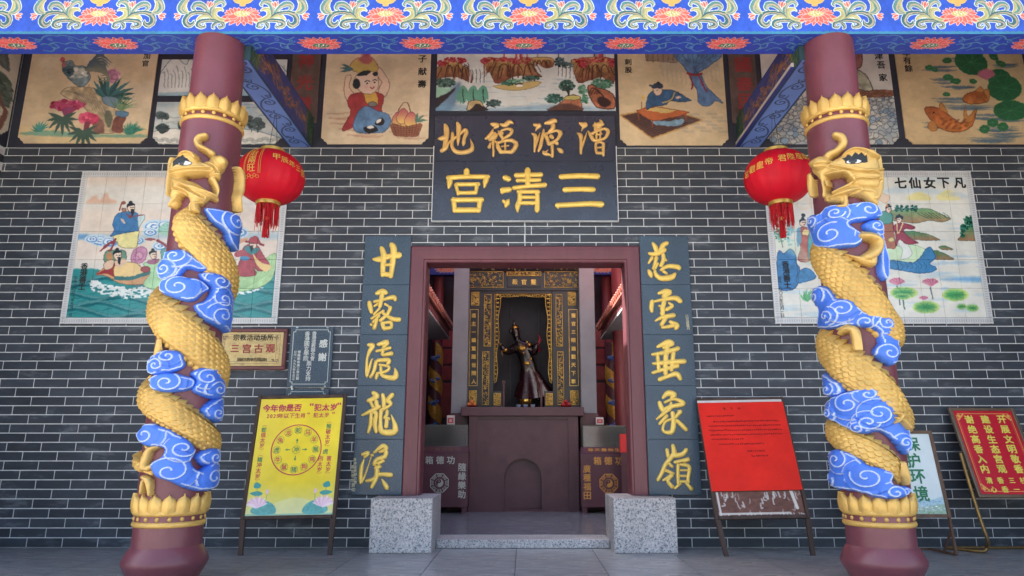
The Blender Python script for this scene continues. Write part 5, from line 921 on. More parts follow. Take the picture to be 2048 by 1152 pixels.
c.poly([(1800, 500), (1870, 480), (1950, 540), (1900, 590), (1830, 570)], (52, 36, 38), .95, 3)
c.grain(.04, 40, 7); painted_panel('painted_panel', 'frieze landscape of waterfalls, red cliffs and willows above the name board', 'painting', q, c, notch=0, ztop=ZTOP, mname='waterfall_landscape')
# scholar
q = [(1236, 112), (1447, 112), (1456, 291), (1240, 290)]; c = Cv(270, 230, (212, 190, 152), q); c.org(1220, 0, 2.4734)
c.wash((222, 204, 170), .5, 40, 8); c.poly([(180, 240), (335, 240), (335, 310), (180, 300)], (150, 130, 110), edge=(96, 66, 54), sm=0)
for i in range(6): c.line([(190 + i*25, 250), (190 + i*25, 306)], (120, 90, 74), 1.4, sm=0)
for i in range(40): x = 250 + i*7.5; c.line([(x, 300), (x + 1, 340 + (i*31 % 90))], (150, 156, 160), 2.2, .35)
c.poly([(330, 270), (550, 270), (500, 320), (440, 360), (400, 370), (360, 320)], (96, 130, 172), edge=(50, 66, 96), tex=.3); c.poly([(395, 375), (450, 370), (480, 430), (560, 510), (520, 500), (490, 525), (440, 515), (430, 450)], (92, 126, 170), edge=(50, 66, 96), tex=.3)
c.line([(385, 362), (420, 372), (455, 366)], (150, 50, 56), 4.5); c.line([(400, 375), (410, 420), (404, 440)], (150, 50, 56), 3); c.line([(440, 378), (460, 420), (480, 455)], (150, 50, 56), 3)
for i in range(7): c.line([(360 + i*26, 275), (410 + i*4, 330), (415 + i*4, 365)], (56, 80, 120), 1.2, .7)
c.poly([(50, 570), (260, 530), (455, 595), (205, 685)], (92, 66, 62), sm=0, edge=(196, 150, 80), ew=3)
for i in range(14): c.line([(66 + i*13, 578 + i*7), (220 + i*15, 545 + i*4.5)], (60, 42, 44), 1.6, .7, sm=0)
for i in range(36): c.line([(300 + (i*29 % 260), 560 + (i*17 % 100)), (350 + (i*29 % 260), 562 + (i*17 % 100))], (130, 134, 140), 2.2, .28)
c.poly([(200, 590), (270, 600), (360, 590), (340, 620), (230, 620)], (120, 156, 180), tex=.2)
c.poly([(130, 548), (200, 525), (390, 556), (345, 575), (215, 600), (160, 575)], (190, 104, 62), sm=0, edge=(110, 56, 40), ew=1.4); c.poly([(172, 545), (230, 530), (330, 548), (270, 562)], (214, 186, 116), sm=0)
for x, y in ((140, 560), (208, 596), (372, 562)): c.line([(x, y), (x, y + 30)], (150, 80, 50), 2.6, sm=0)
c.poly([(180, 540), (186, 480), (215, 450), (270, 445), (320, 450), (380, 485), (402, 498), (340, 505), (300, 500), (270, 520), (215, 528)], (60, 96, 136), edge=(30, 44, 70), tex=.25); c.line([(320, 460), (300, 495), (260, 510)], (206, 176, 90), 2.4)
c.ell(236, 448, 22, 26, (224, 198, 174), edge=(90, 66, 60)); c.poly([(210, 436), (216, 418), (240, 410), (262, 420), (258, 436)], (56, 66, 84)); c.line([(198, 424), (220, 426)], (60, 74, 96), 4); c.ell(240, 412, 9, 8, INKC); c.line([(228, 450), (236, 448)], INKC, 1); c.line([(338, 456), (344, 500)], INKC, 1.2); c.ell(338, 482, 14, 7, SK); c.line([(155, 540), (156, 505)], (150, 110, 60), 2); c.ell(162, 484, 6, 14, (226, 190, 100))
c.grain(.04, 40, 8); p, _ = painted_panel('painted_panel', 'frieze picture of a scholar in blue writing at a low red table', 'painting', q, c, ztop=ZTOP, mname='scholar'); txt('calligraphy', '刺股', [(1256, 124), (1257, 140)], PF, .07, INK, p)
# pebble shore with a large ear
q = [(1520, 112), (1781, 112), (1796, 288), (1536, 288)]; c = Cv(330, 230, (210, 206, 200), q); c.org(1500, 100, 5.76); g = np.random.default_rng(11)
c.poly([(200, 1080), (400, 780), (640, 540), (1640, 540), (1700, 1080), (1640, 1090), (260, 1090)], (172, 178, 182), sm=0)
for i in range(420):
    y = g.uniform(550, 1070); x = g.uniform(max(230, 1100 - y*1.1), 1680); r = 26 + (y - 540)*.028; cc = np.array((190, 190, 186)) + g.normal(0, 9) - (np.array((60, 36, 8)) if g.random() < .2 else 0); c.ell(x, y, r*g.uniform(.8, 1.3), r*g.uniform(.6, .9), cc, 1, edge=(56, 62, 70), ew=1, rot=g.uniform(-.6, .6))
c.wash((90, 120, 156), .35, 30, 21, 1.4, .55, .5, 1); c.poly([(1260, 470), (1640, 476), (1640, 540), (1300, 548)], (140, 92, 70), edge=(60, 40, 36), tex=.4)
for i in range(24): c.ell(1280 + i*15, 498 + (i*11 % 30), 15, 10, (160, 110, 84), 1, edge=(70, 46, 40))
c.poly([(1180, 230), (1260, 240), (1350, 300), (1400, 400), (1415, 475), (1300, 470), (1180, 420)], (170, 168, 146), edge=(44, 44, 44), ew=2, tex=.3); c.poly([(1180, 120), (1220, 60), (1300, 60), (1305, 150), (1270, 215), (1210, 215)], (160, 104, 98), edge=(50, 40, 40), ew=2, tex=.2)
c.grain(.04, 30, 8); p, _ = painted_panel('painted_panel', 'frieze picture of a pebble shore with a big round ear, behind the right column', 'painting', q, c, ztop=ZTOP, mname='pebble_shore'); txt('calligraphy', '津吾家', [(1757, 112), (1762, 130), (1766, 155)], PF, .085, INK, p)
# carp pond
q = [(1790, 112), (2048, 112), (2072, 288), (1814, 288)]; c = Cv(350, 230, (206, 180, 138), q); c.org(1220, 0, 2.4734); g = np.random.default_rng(12)
for x, y, L in ((1560, 340, 160), (1590, 400, 120), (1600, 500, 200), (1640, 530, 260), (1540, 620, 120), (1760, 580, 240), (1820, 640, 200), (1860, 670, 180), (1900, 600, 150), (1650, 440, 160), (1780, 690, 220), (1900, 330, 130), (1680, 300, 90)):
    for k in range(5): yy = y + g.uniform(-14, 14); c.line([(x + g.uniform(-20, 40), yy, 2), (x + L*.5, yy + 3, 10), (x + L, yy + g.uniform(-4, 4), 1)], (74, 104, 128), a=.55)
for x, y, rx, ry, ro in ((1790, 310, 84, 60, .3), (1930, 390, 60, 46, .2), (1955, 440, 84, 64, 0), (1980, 550, 84, 50, 0), (1850, 640, 26, 20, 0), (1890, 610, 28, 20, 0), (1940, 630, 28, 20, 0), (1580, 335, 20, 12, 0), (1608, 346, 16, 10, 0), (1670, 300, 24, 14, 0), (1675, 385, 26, 14, 0), (1712, 405, 26, 14, 0), (1800, 405, 18, 12, 0), (1905, 285, 24, 12, .4), (1940, 315, 26, 14, .4), (1665, 470, 18, 10, 0)):
    c.ell(x, y, rx, ry, (44, 104, 68), 1, 1, ro, edge=(70, 130, 90), ew=1)
    for k in range(8): a = k*.785 + .2; c.line([(x, y), (x + rx*.9*math.cos(a), y + ry*.9*math.sin(a))], (84, 150, 96), 1, .6, sm=0)
for i in range(16): a = math.pi*i/15; c.line([(1865, 392, 8), (1865 + 26*math.cos(a), 380 - 20*math.sin(a), 12), (1865 + 46*math.cos(a), 374 - 34*math.sin(a), 2)], (190, 110, 134), sm=3)
def carp(pts, fin, s_):
    c.poly(pts, (160, 84, 48), 1, 0, edge=(84, 40, 28), ew=1.4, col2=(196, 120, 60), tex=.3)
    for f in fin: c.poly(f, (188, 124, 66), .9, edge=(110, 64, 36), ew=1)
carp([(1556, 545), (1580, 530), (1640, 545), (1700, 590), (1735, 610), (1780, 580), (1812, 540), (1800, 600), (1770, 640), (1700, 655), (1640, 640), (1590, 600)], [[(1600, 600), (1620, 640), (1590, 650), (1570, 620)], [(1630, 545), (1640, 510), (1670, 560)], [(1755, 530), (1770, 580), (1812, 540), (1790, 600), (1750, 600)]], 1)
carp([(1745, 495), (1770, 465), (1830, 455), (1860, 470), (1875, 500), (1830, 515), (1770, 515)], [[(1810, 455), (1835, 432), (1850, 460)], [(1850, 450), (1880, 450), (1875, 500)]], 2)
for i in range(30): c.ell(1640 + (i*23 % 120), 590 + (i*11 % 50), 8, 5, (120, 60, 40), .5)
c.ell(1600, 562, 5, 4, (30, 26, 26)); c.grain(.04, 40, 9)
p, _ = painted_panel('painted_panel', 'frieze picture of two carp among green lotus leaves at the far right', 'painting', q, c, ztop=ZTOP, mname='carp_pond'); txt('calligraphy', '年有餘', [(1812, 106), (1814, 121), (1817, 137)], PF, .08, INK, p)
# ================================================================ TILED MURALS
def mural(label, quad, cv, nx, ny, mname):
    Y = -.012; q = [P(x, y, Y) for x, y in quad]; x0 = (q[0][0] + q[3][0])/2; x1 = (q[1][0] + q[2][0])/2; z1 = (q[0][2] + q[1][2])/2; z0 = (q[2][2] + q[3][2])/2
    root = empty('tile_mural', ((x0+x1)/2, Y, z0), label, 'tile mural'); m = canvas_mat(mname, cv, .22, .5); bd = .062; og = ((x0+x1)/2, Y, z0)
    bk = MB(og); bk.box(x0, x1, -.0105, -.006, z0, z1); bk.build('grout_bed', mat('tile_grout', (120, 124, 130), .9), root, loc=(0, 0, 0))
    W, H = x1 - x0, z1 - z0; xs = [0, bd] + [bd + (W - 2*bd)*(i+1)/nx for i in range(nx - 1)] + [W - bd, W]; zs = [0, bd] + [bd + (H - 2*bd)*(i+1)/ny for i in range(ny - 1)] + [H - bd, H]
    g = np.random.default_rng(5)
    for i in range(len(xs) - 1):
        for j in range(len(zs) - 1):
            a, b, cc, d = x0 + xs[i] + .0012, x0 + xs[i+1] - .0012, z0 + zs[j] + .0012, z0 + zs[j+1] - .0012
            edge = i in (0, len(xs) - 2) or j in (0, len(zs) - 2); t = MB(((a+b)/2, Y, (cc+d)/2)); e = g.uniform(0, .0012); t.bbox(a, b, Y - .009 - e, -.0108, cc, d, .0012)
            me = t.mesh('border_tile' if edge else 'tile', m); u = me.uv_layers.new(name='UVMap')
            for l in me.loops: v = me.vertices[l.vertex_index].co; u.data[l.index].uv = ((v.x + (a+b)/2 - x0)/W, (v.z + (cc+d)/2 - z0)/H)
            link('border_tile' if edge else 'tile', me, root, ((a+b)/2 - og[0], 0, (cc+d)/2 - z0))
    return root, Y - .0104
def border(c):
    h, w_ = c.h, c.w; b = int(.062/2.1*w_); c.a[:b] = c.a[-b:] = np.array((206, 208, 212))/255; c.a[:, :b] = c.a[:, -b:] = np.array((206, 208, 212))/255
    for i in range(0, w_, 7): c.a[int(b*.3):int(b*.75), i:i+3] *= .86; c.a[-int(b*.75):-int(b*.3), i:i+3] *= .86
    for i in range(0, h, 7): c.a[i:i+3, int(b*.3):int(b*.75)] *= .86; c.a[i:i+3, -int(b*.75):-int(b*.3)] *= .86
def face(c, x, y, r, hair=INKC, beard=False, look=1):
    c.ell(x, y, r, r*1.25, (236, 212, 192), edge=(90, 70, 66)); c.poly([(x - r*1.15, y), (x - r*1.1, y - r), (x, y - r*1.5), (x + r*1.1, y - r), (x + r*.6, y - r*.8), (x - r*.5, y - r*.6)], hair); c.ell(x - look*r*.1, y - r*1.6, r*.5, r*.42, hair)
    for dx in (-.1, .55): c.line([(x + look*r*(dx - .2), y - r*.15), (x + look*r*(dx + .2), y - r*.15)], hair, 1.1, sm=0)
    c.line([(x + look*r*.25, y + r*.55), (x + look*r*.6, y + r*.5)], (180, 70, 66), 1.3, sm=0)
    if beard: c.poly([(x, y + r*.7), (x + look*r*.8, y + r*.6), (x + look*r*.55, y + r*2.2), (x + look*r*.2, y + r*2)], hair); c.line([(x - look*r*.1, y + r*.5), (x + look*r*.3, y + r*.35), (x + look*r*.9, y + r*.55)], hair, 1.4)
def swirl(c, x, y, r, n=2):
    c.ell(x, y, r*1.7, r, (196, 220, 236)); c.ell(x, y + r*.1, r*1.35, r*.75, (110, 160, 214)); c.ell(x - r*.1, y, r*1.0, r*.55, (226, 238, 246)); c.ell(x, y, r*.6, r*.32, (90, 140, 204)); c.ell(x, y, r*.3, r*.15, (232, 242, 248))
QL = [(165, 343), (581, 343), (553, 648), (120, 648)]
c = Cv(640, 450, (226, 222, 216), QL); c.org(110, 335, 3.6)
YY = np.linspace(0, 1, c.h)[:, None, None]; c.a = c.a*(1 - np.clip(1 - abs(YY - .42)*5, 0, .35)) + np.array((236, 206, 186))/255*np.clip(1 - abs(YY - .42)*5, 0, .35); c.a = c.a*(1 - np.clip(1 - YY*9, 0, .4)) + np.array((226, 192, 170))/255*np.clip(1 - YY*9, 0, .4)
c.poly([(240, 240), (300, 205), (325, 240), (372, 185), (400, 230), (440, 240), (430, 262), (250, 262)], (226, 176, 150), .75, 4)
c.poly([(100, 480), (500, 490), (900, 480), (1660, 470), (1660, 520), (1200, 520), (600, 520), (100, 522)], (150, 190, 216), .6, 8); c.poly([(100, 488), (240, 490), (240, 520), (100, 520)], (92, 150, 206), .8, 5)
# sea
c.poly([(90, 770), (200, 735), (320, 740), (400, 800), (560, 850), (760, 900), (1000, 890), (1300, 880), (1660, 780), (1660, 1120), (60, 1120)], (56, 150, 154), 1, 3, sm=3); 
for k in range(9):
    for off in (0, 1):
        y = 790 + k*42 + off*8; pts = [(60 + i*90, y + 34*math.sin(i*.9 + k*1.7) - (i*3 if k < 4 else 0)) for i in range(19)]
        c.line(pts, (196, 232, 228) if off == 0 else (14, 92, 106), 4 if off == 0 else 9, .95 if off == 0 else .6, soft=3)
g = np.random.default_rng(3)
for i in range(150): x, y = g.uniform(80, 1650), g.uniform(780, 1110); c.line([(x, y), (x + 30, y - 10), (x + 60, y - 12)], (20, 96, 108), 1, .5)
for x0, x1, yb in ((270, 860, 850), (1150, 1500, 820)):
    n = int((x1 - x0)/14)
    for i in range(n*5): t = g.random(); x = x0 + (x1 - x0)*t; y = yb + 60*math.sin(t*3.1)*.9 + g.uniform(-34, 40); c.ell(x, y, g.uniform(8, 20), g.uniform(5, 12), (232, 240, 242), .9)
    for i in range(n): t = g.random(); x = x0 + (x1 - x0)*t; c.ell(x, yb + 50*math.sin(t*3.1) + g.uniform(-10, 44), 12, 7, (44, 132, 140), .9)
for x, y, r in ((330, 530, 44), (400, 540, 40), (270, 520, 30), (720, 430, 52), (600, 530, 30), (760, 570, 34), (690, 470, 34), (800, 420, 40), (1270, 480, 50), (1330, 470, 40)): swirl(c, x, y, r)
c.poly([(740, 460), (800, 400), (860, 410), (900, 480), (900, 700), (860, 500), (800, 500)], (150, 206, 180), .8, 3)
# standing immortal in blue
c.poly([(420, 500), (470, 480), (600, 455), (600, 510), (585, 580), (480, 578), (450, 540)], (236, 228, 160), edge=(130, 120, 80), tex=.1); c.poly([(420, 410), (450, 340), (520, 320), (580, 325), (608, 360), (606, 440), (590, 462), (470, 482), (400, 500), (430, 460)], (70, 128, 186), edge=(36, 70, 120), tex=.12); c.poly([(510, 330), (545, 375), (575, 330), (560, 320), (540, 350)], (136, 76, 90)); c.poly([(600, 360), (640, 345), (650, 365), (620, 420), (606, 440)], (196, 220, 226), edge=(110, 140, 150)); c.poly([(480, 370), (510, 400), (500, 410), (478, 385)], SK); face(c, 552, 296, 26, beard=True)
c.poly([(485, 300), (515, 300), (512, 322), (490, 322)], (170, 130, 110), edge=(110, 70, 60)); c.line([(500, 250), (480, 270), (468, 312)], (140, 80, 74), 3); c.ell(497, 258, 16, 12, (150, 96, 84)); c.line([(545, 362), (640, 345)], (150, 70, 70), 1.6)
# seated figures in a boat
c.poly([(355, 640), (380, 600), (440, 600), (500, 600), (520, 640), (500, 680), (400, 700), (360, 680)], (110, 150, 130), edge=(60, 80, 70)); c.poly([(370, 640), (400, 610), (420, 650), (400, 690)], (190, 140, 100))
c.poly([(300, 770), (420, 690), (420, 760), (470, 790), (660, 780), (700, 750), (650, 840), (480, 840), (400, 800), (350, 780)], (206, 160, 120), edge=(120, 80, 60)); c.poly([(300, 772), (400, 720), (430, 690), (440, 790), (380, 770)], (160, 60, 64)); c.poly([(430, 720), (500, 690), (580, 690), (640, 740), (660, 770), (520, 800), (440, 800)], (240, 210, 150), edge=(130, 100, 70)); c.poly([(355, 700), (400, 670), (430, 680), (410, 730), (365, 740)], SK, edge=(120, 90, 80)); c.poly([(430, 680), (500, 660), (520, 690), (460, 720)], SK)
c.line([(440, 800), (560, 800), (700, 750)], (64, 120, 124), 7); face(c, 455, 640, 28, beard=True, look=1)
for a in ((430, 540), (380, 560), (350, 590), (410, 590)): c.line([(440, 520), a, (a[0] - 20, a[1] + 14)], (140, 66, 76), 3.4)
c.poly([(550, 660), (570, 600), (620, 575), (660, 590), (665, 640), (630, 690), (570, 690)], (200, 140, 176), edge=(130, 80, 110), tex=.15); c.ell(610, 640, 26, 26, (216, 160, 190), edge=(140, 90, 120)); c.ell(590, 660, 20, 18, (208, 150, 184), edge=(140, 90, 120))
c.poly([(640, 700), (700, 680), (760, 670), (830, 700), (860, 880), (760, 890), (640, 850), (690, 760)], (176, 222, 176), edge=(110, 150, 110), tex=.1); c.poly([(665, 680), (745, 660), (745, 690), (690, 705)], (170, 110, 140)); face(c, 710, 635, 24); c.ell(655, 738, 34, 22, (160, 76, 84), edge=(100, 44, 50))
c.ell(690, 522, 40, 10, (150, 70, 80), .9); c.line([(740, 530), (790, 560), (830, 590)], (150, 70, 76), 5); c.poly([(770, 600), (820, 590), (850, 640), (800, 700), (770, 660)], (110, 170, 170), edge=(50, 100, 100)); c.ell(835, 520, 20, 30, INKC)
# hidden middle and the right-hand immortal on a leaf (own sheet)
c.org(440, 280, 3.033)
c.poly([(60, 900), (100, 830), (200, 780), (330, 690), (340, 760), (310, 850), (230, 900), (120, 920), (60, 915)], (176, 214, 160), edge=(120, 160, 110), tex=.1)
for i in range(6): c.line([(110 + i*8, 905), (160 + i*26, 850 - i*8), (220 + i*20, 800 - i*20)], (130, 180, 130), 1.2, .7)
c.poly([(100, 800), (130, 720), (150, 650), (220, 640), (262, 700), (300, 770), (240, 800), (200, 770), (220, 820), (140, 830)], (176, 76, 88), edge=(110, 40, 50), tex=.15); c.poly([(155, 650), (220, 655), (240, 670), (200, 700), (160, 680)], (70, 140, 150)); c.poly([(200, 690), (240, 740), (310, 770), (280, 800), (230, 770)], (236, 206, 140)); c.ell(150, 722, 30, 14, (84, 150, 200)); c.poly([(90, 690), (140, 670), (150, 700), (100, 715)], (180, 90, 100))
face(c, 202, 636, 22, beard=True, look=-1); c.poly([(178, 625), (190, 598), (220, 590), (240, 612), (240, 632)], (176, 66, 76), edge=(110, 40, 50)); c.poly([(145, 605), (180, 620), (175, 630), (148, 620)], (150, 56, 66)); c.poly([(240, 626), (270, 636), (266, 650), (240, 640)], (150, 56, 66)); c.poly([(60, 620), (160, 600), (170, 610), (100, 640)], (210, 160, 130))
c.org(0, 0, 1); c.grain(.03, 40, 9); border(c)
rt, yf = mural('glazed tile mural of immortals riding waves and clouds, behind the left column', QL, c, 10, 5, 'immortals_mural')
def wl(s_, pts, size, m=INK, b=.025):
    if size >= .06: return txt('character', s_, pts, yf, size, m, rt, b)
    o = txt('calligraphy', s_, pts, yf, size, m, None, b); o.parent = rt; o.location = tuple(-np.array(rt.location)); return o
wl('香港善士', lerp_pts((169, 533), (164, 573), 4), .07); wl('公元二〇〇六年元月一日', lerp_pts((152, 555), (141, 630), 11), .03)
QR = [(1524, 343), (1941, 343), (1986, 648), (1551, 648)]
c = Cv(640, 450, (226, 226, 220), QR); c.org(1740, 335, 3.6); g = np.random.default_rng(6)
for i in range(60): x, y = g.uniform(-800, 850), g.uniform(380, 1090); L = g.uniform(80, 300); c.line([(x, y, 3), (x + L/2, y + g.uniform(-4, 4), g.uniform(8, 34)), (x + L, y, 3)], (150, 196, 228) if g.random() < .7 else (110, 170, 220), a=.35, soft=5)
c.poly([(500, 810), (640, 795), (820, 792), (820, 825), (640, 822)], (96, 160, 216), .8, 6); c.poly([(100, 160), (300, 140), (700, 200), (700, 220), (400, 190), (100, 190)], (186, 208, 222), .6, 6); c.poly([(200, 60), (720, 70), (720, 110), (300, 100)], (196, 216, 230), .5, 8)
c.poly([(265, 236), (300, 195), (350, 178), (390, 190), (440, 236)], (234, 222, 140), .8, 3); c.poly([(480, 236), (500, 190), (560, 165), (620, 190), (640, 236)], (236, 226, 150), .8, 3); c.poly([(560, 190), (640, 180), (700, 220), (600, 215)], (206, 214, 222), .7, 4)
def hill(p, c1=(70, 140, 96), c2=(170, 120, 90)): c.poly(p, c1, 1, 1, edge=(60, 84, 70), ew=1, col2=c2, tex=.15)
hill([(100, 320), (200, 310), (400, 300), (470, 320), (560, 365), (576, 376), (520, 395), (420, 385), (330, 405), (230, 395), (150, 380)], (120, 176, 124), (176, 130, 96)); hill([(240, 470), (300, 465), (400, 482), (500, 524), (440, 530), (300, 520)]); hill([(440, 605), (500, 610), (560, 640), (600, 664), (520, 668), (440, 660)]); hill([(490, 580), (530, 568), (592, 594), (530, 596)]); hill([(630, 528), (650, 500), (700, 440), (745, 425), (765, 524), (700, 530)])
for i in range(8): c.line([(340 + i*26, 330), (370 + i*26, 350), (420 + i*22, 372)], (40, 84, 64), 1.3, .7)
for x in (190, 226, 262, 300, 326): c.clump(x, 298, 14, 22, 22, (36, 96, 86), 2, x)
for x, y in ((690, 380), (700, 420), (668, 440), (722, 380), (665, 480), (730, 400)): c.clump(x, y, 16, 30, 34, (30, 96, 76), 2.2, x + y)
c.poly([(80, 560), (200, 570), (300, 560), (400, 600), (380, 640), (300, 690), (80, 670)], (206, 232, 196), edge=(140, 180, 140)); c.poly([(80, 680), (180, 675), (300, 690), (360, 650), (400, 590), (430, 578), (445, 600), (470, 650), (440, 680), (420, 700), (465, 720), (466, 745), (360, 766), (200, 740), (80, 720)], (60, 132, 190), edge=(30, 76, 130), ew=1.6, tex=.15)
for i in range(7): c.line([(180 + i*34, 690), (200 + i*34, 715), (190 + i*34, 735)], (34, 90, 150), 1.4, .8)
# two ladies near the column
c.poly([(80, 400), (110, 392), (160, 400), (165, 460), (180, 580), (130, 585), (86, 570)], (176, 104, 76), edge=(110, 60, 44), tex=.15); c.poly([(80, 330), (120, 320), (160, 345), (150, 400), (90, 410), (60, 390)], (90, 160, 150), edge=(50, 100, 96)); face(c, 132, 305, 20, look=1); c.ell(120, 280, 9, 9, (200, 130, 60)); c.ell(150, 524, 22, 16, (224, 206, 140), edge=(150, 120, 70))
c.poly([(190, 530), (230, 520), (270, 560), (300, 620), (280, 650), (220, 665), (230, 600)], (226, 232, 228), edge=(150, 160, 160)); c.poly([(160, 440), (200, 405), (260, 410), (320, 430), (300, 450), (250, 445), (240, 470), (300, 520), (340, 548), (260, 556), (210, 520), (185, 570), (180, 480)], (156, 56, 76), edge=(96, 30, 44), tex=.12); c.line([(190, 410), (200, 480), (235, 400)], (226, 206, 150), 2.4); face(c, 204, 380, 20, look=-1); c.poly([(180, 375), (186, 350), (210, 345), (234, 360), (226, 380), (205, 362)], INKC)
c.poly([(50, 190), (80, 185), (140, 215), (110, 260), (60, 230)], (236, 204, 176), .8, 3, edge=(200, 150, 120))
for x, y, r in ((190, 830, 34), (430, 835, 34), (382, 945, 18)):
    for k in range(9): a = math.pi*(k + .5)/9; c.line([(x, y + r*.5, r*.3), (x + r*.9*math.cos(a), y - r*.4*math.sin(a), r*.75), (x + r*1.8*math.cos(a), y - r*1.1*math.sin(a)*.9, 3)], (196, 106, 140) if k % 2 else (214, 140, 164), sm=3)
for x0, y0, x1, y1 in ((430, 865, 448, 950), (190, 860, 194, 876), (208, 950, 212, 990), (236, 960, 244, 1020)): c.line([(x0, y0), (x1, y1)], (96, 120, 120), 2.6, sm=0)
for x, y, rx, ry in ((240, 905, 100, 42), (230, 930, 60, 22), (400, 1008, 98, 44), (610, 920, 96, 46), (655, 1004, 34, 18), (732, 1014, 46, 24)): c.ell(x, y, rx, ry, (196, 222, 130), 1, 2); c.ell(x - 4, y, rx*.72, ry*.7, (70, 160, 96), .95, 9); [c.line([(x, y), (x + rx*.8*math.cos(k*.7), y + ry*.8*math.sin(k*.7))], (40, 120, 76), 1, .5, sm=0) for k in range(9)]
c.org(1480, 290, 3.111)
c.clump(250, 560, 40, 50, 60, (96, 160, 140), 2.2, 3); c.line([(262, 640), (255, 590), (240, 550)], (90, 80, 70), 2); c.clump(310, 560, 16, 80, 30, (120, 190, 200), 3, 5)
c.poly([(230, 720), (240, 660), (270, 680), (310, 650), (345, 690), (350, 740), (370, 780), (345, 890), (235, 892)], (50, 120, 184), edge=(26, 60, 110), ew=1.6, tex=.2); c.poly([(350, 830), (380, 780), (420, 770), (460, 800), (470, 830), (420, 850), (360, 860)], (60, 130, 190), edge=(26, 60, 110), tex=.2)
c.poly([(365, 530), (400, 515), (430, 530), (450, 600), (440, 720), (360, 720), (375, 640)], (176, 96, 84), edge=(110, 50, 50), tex=.2); c.poly([(430, 540), (460, 560), (455, 700), (430, 720), (420, 640)], (84, 170, 180), edge=(40, 110, 120)); c.poly([(390, 535), (425, 535), (420, 565), (388, 560)], (236, 214, 150)); c.poly([(350, 540), (370, 520), (380, 600), (355, 640)], (110, 160, 190)); face(c, 388, 488, 18, look=1); c.ell(392, 440, 14, 12, INKC)
c.poly([(230, 640), (220, 600), (340, 600), (470, 760), (470, 780), (350, 700)], (206, 232, 206), .35, 6)
c.leafs(420, 975, 12, 80, 2.5, .5, (96, 176, 120), 3, 2); c.ell(400, 370, 60, 40, (232, 200, 170), .35, 4); c.ell(390, 372, 34, 20, (226, 226, 220), .8)
c.org(0, 0, 1); c.grain(.03, 40, 9); border(c)
rt, yf = mural('glazed tile mural of seven fairies over a lotus lake, behind the right column', QR, c, 10, 5, 'fairies_mural')
wl('七仙女下凡', [(1801, 366), (1829, 366), (1859, 366), (1887, 366), (1919, 366)], .115, b=.035); wl('香港善士', lerp_pts((1571, 529), (1575, 570), 4), .07); wl('公元二〇〇六年元月一日', lerp_pts((1559, 556), (1565, 631), 11), .036)
# ================================================================ WALL PLAQUES
def local_text(name, items, parent, Y, m, bold=.025, off=.002):
    o = letters(name, items, wallfr(Y), m, None, bold, off); o.parent = parent; o.location = tuple(-np.array(parent.location)); return o
q = [P(x, y, -.03) for x, y in ((452, 659), (577, 656), (569, 740), (447, 739))]; x0, x1, z0, z1 = (q[0][0] + q[3][0])/2, (q[1][0] + q[2][0])/2, (q[2][2] + q[3][2])/2, (q[0][2] + q[1][2])/2
x0 -= .1
root = empty('brass_plaque', ((x0+x1)/2, -.013, z0), 'brass plaque in a dark red wooden frame, half behind the left dragon column', 'plaque'); og = np.array(root.location)
fw_ = .035; fb_ = MB(og)
for a, b, c_, d in ((x0, x1, z1 - fw_, z1), (x0, x1, z0, z0 + fw_), (x0, x0 + fw_, z0 + fw_ + .0005, z1 - fw_ - .0005), (x1 - fw_, x1, z0 + fw_ + .0005, z1 - fw_ - .0005)): fb_.bbox(a, b, -.045, -.008, c_, d, .006)
fb_.build('frame', mat('red_brown_varnish', (104, 56, 58), .35, 0, .2, 8), root, loc=(0, 0, 0))
c = Cv(300, 190, (206, 178, 112)); c.wash((150, 122, 82), .6, 26, 31, 1.5, .58); c.wash((226, 204, 140), .5, 40, 32, 1, .55)
for p in ([(14, 14), (286, 14), (286, 176), (14, 176), (14, 14)], [(30, 26), (270, 26), (270, 164), (30, 164), (30, 26)]): c.line(p, (120, 96, 66), 2, .8, sm=0)
for x, y in ((268, 30), (268, 160), (32, 30), (32, 160)): c.clump(x, y, 14, 12, 16, (130, 104, 70), 4, x + y)
c.grain(.1, 12, 5); t = MB(og); t.bbox(x0 + fw_, x1 - fw_, -.036, -.009, z0 + fw_, z1 - fw_, .002); me = t.mesh('brass_plate', canvas_mat('brass_plate_print', c, .35, .6)); W_, H_ = x1 - x0 - 2*fw_, z1 - z0 - 2*fw_
uvmap(me, lambda v: ((v.x + og[0] - x0 - fw_)/W_, (v.z + og[2] - z0 - fw_)/H_)); fixn(me); link('brass_plate', me, root)
BK = mat('engraved_black', (46, 40, 36), .6); RD = mat('engraved_red', (150, 62, 58), .6)
local_text('lettering', pxitems('宗教活动场所', lerp_pts((473, 675), (541, 675), 6), -.0362, .058), root, -.0362, BK)
local_text('lettering', pxitems('三宫古观', lerp_pts((470, 697), (541, 697), 4), -.0362, .085), root, -.0362, RD, .03)
local_text('lettering', pxitems('国家宗教事务局监制', lerp_pts((478, 719), (530, 719), 9), -.0362, .034), root, -.0362, BK)
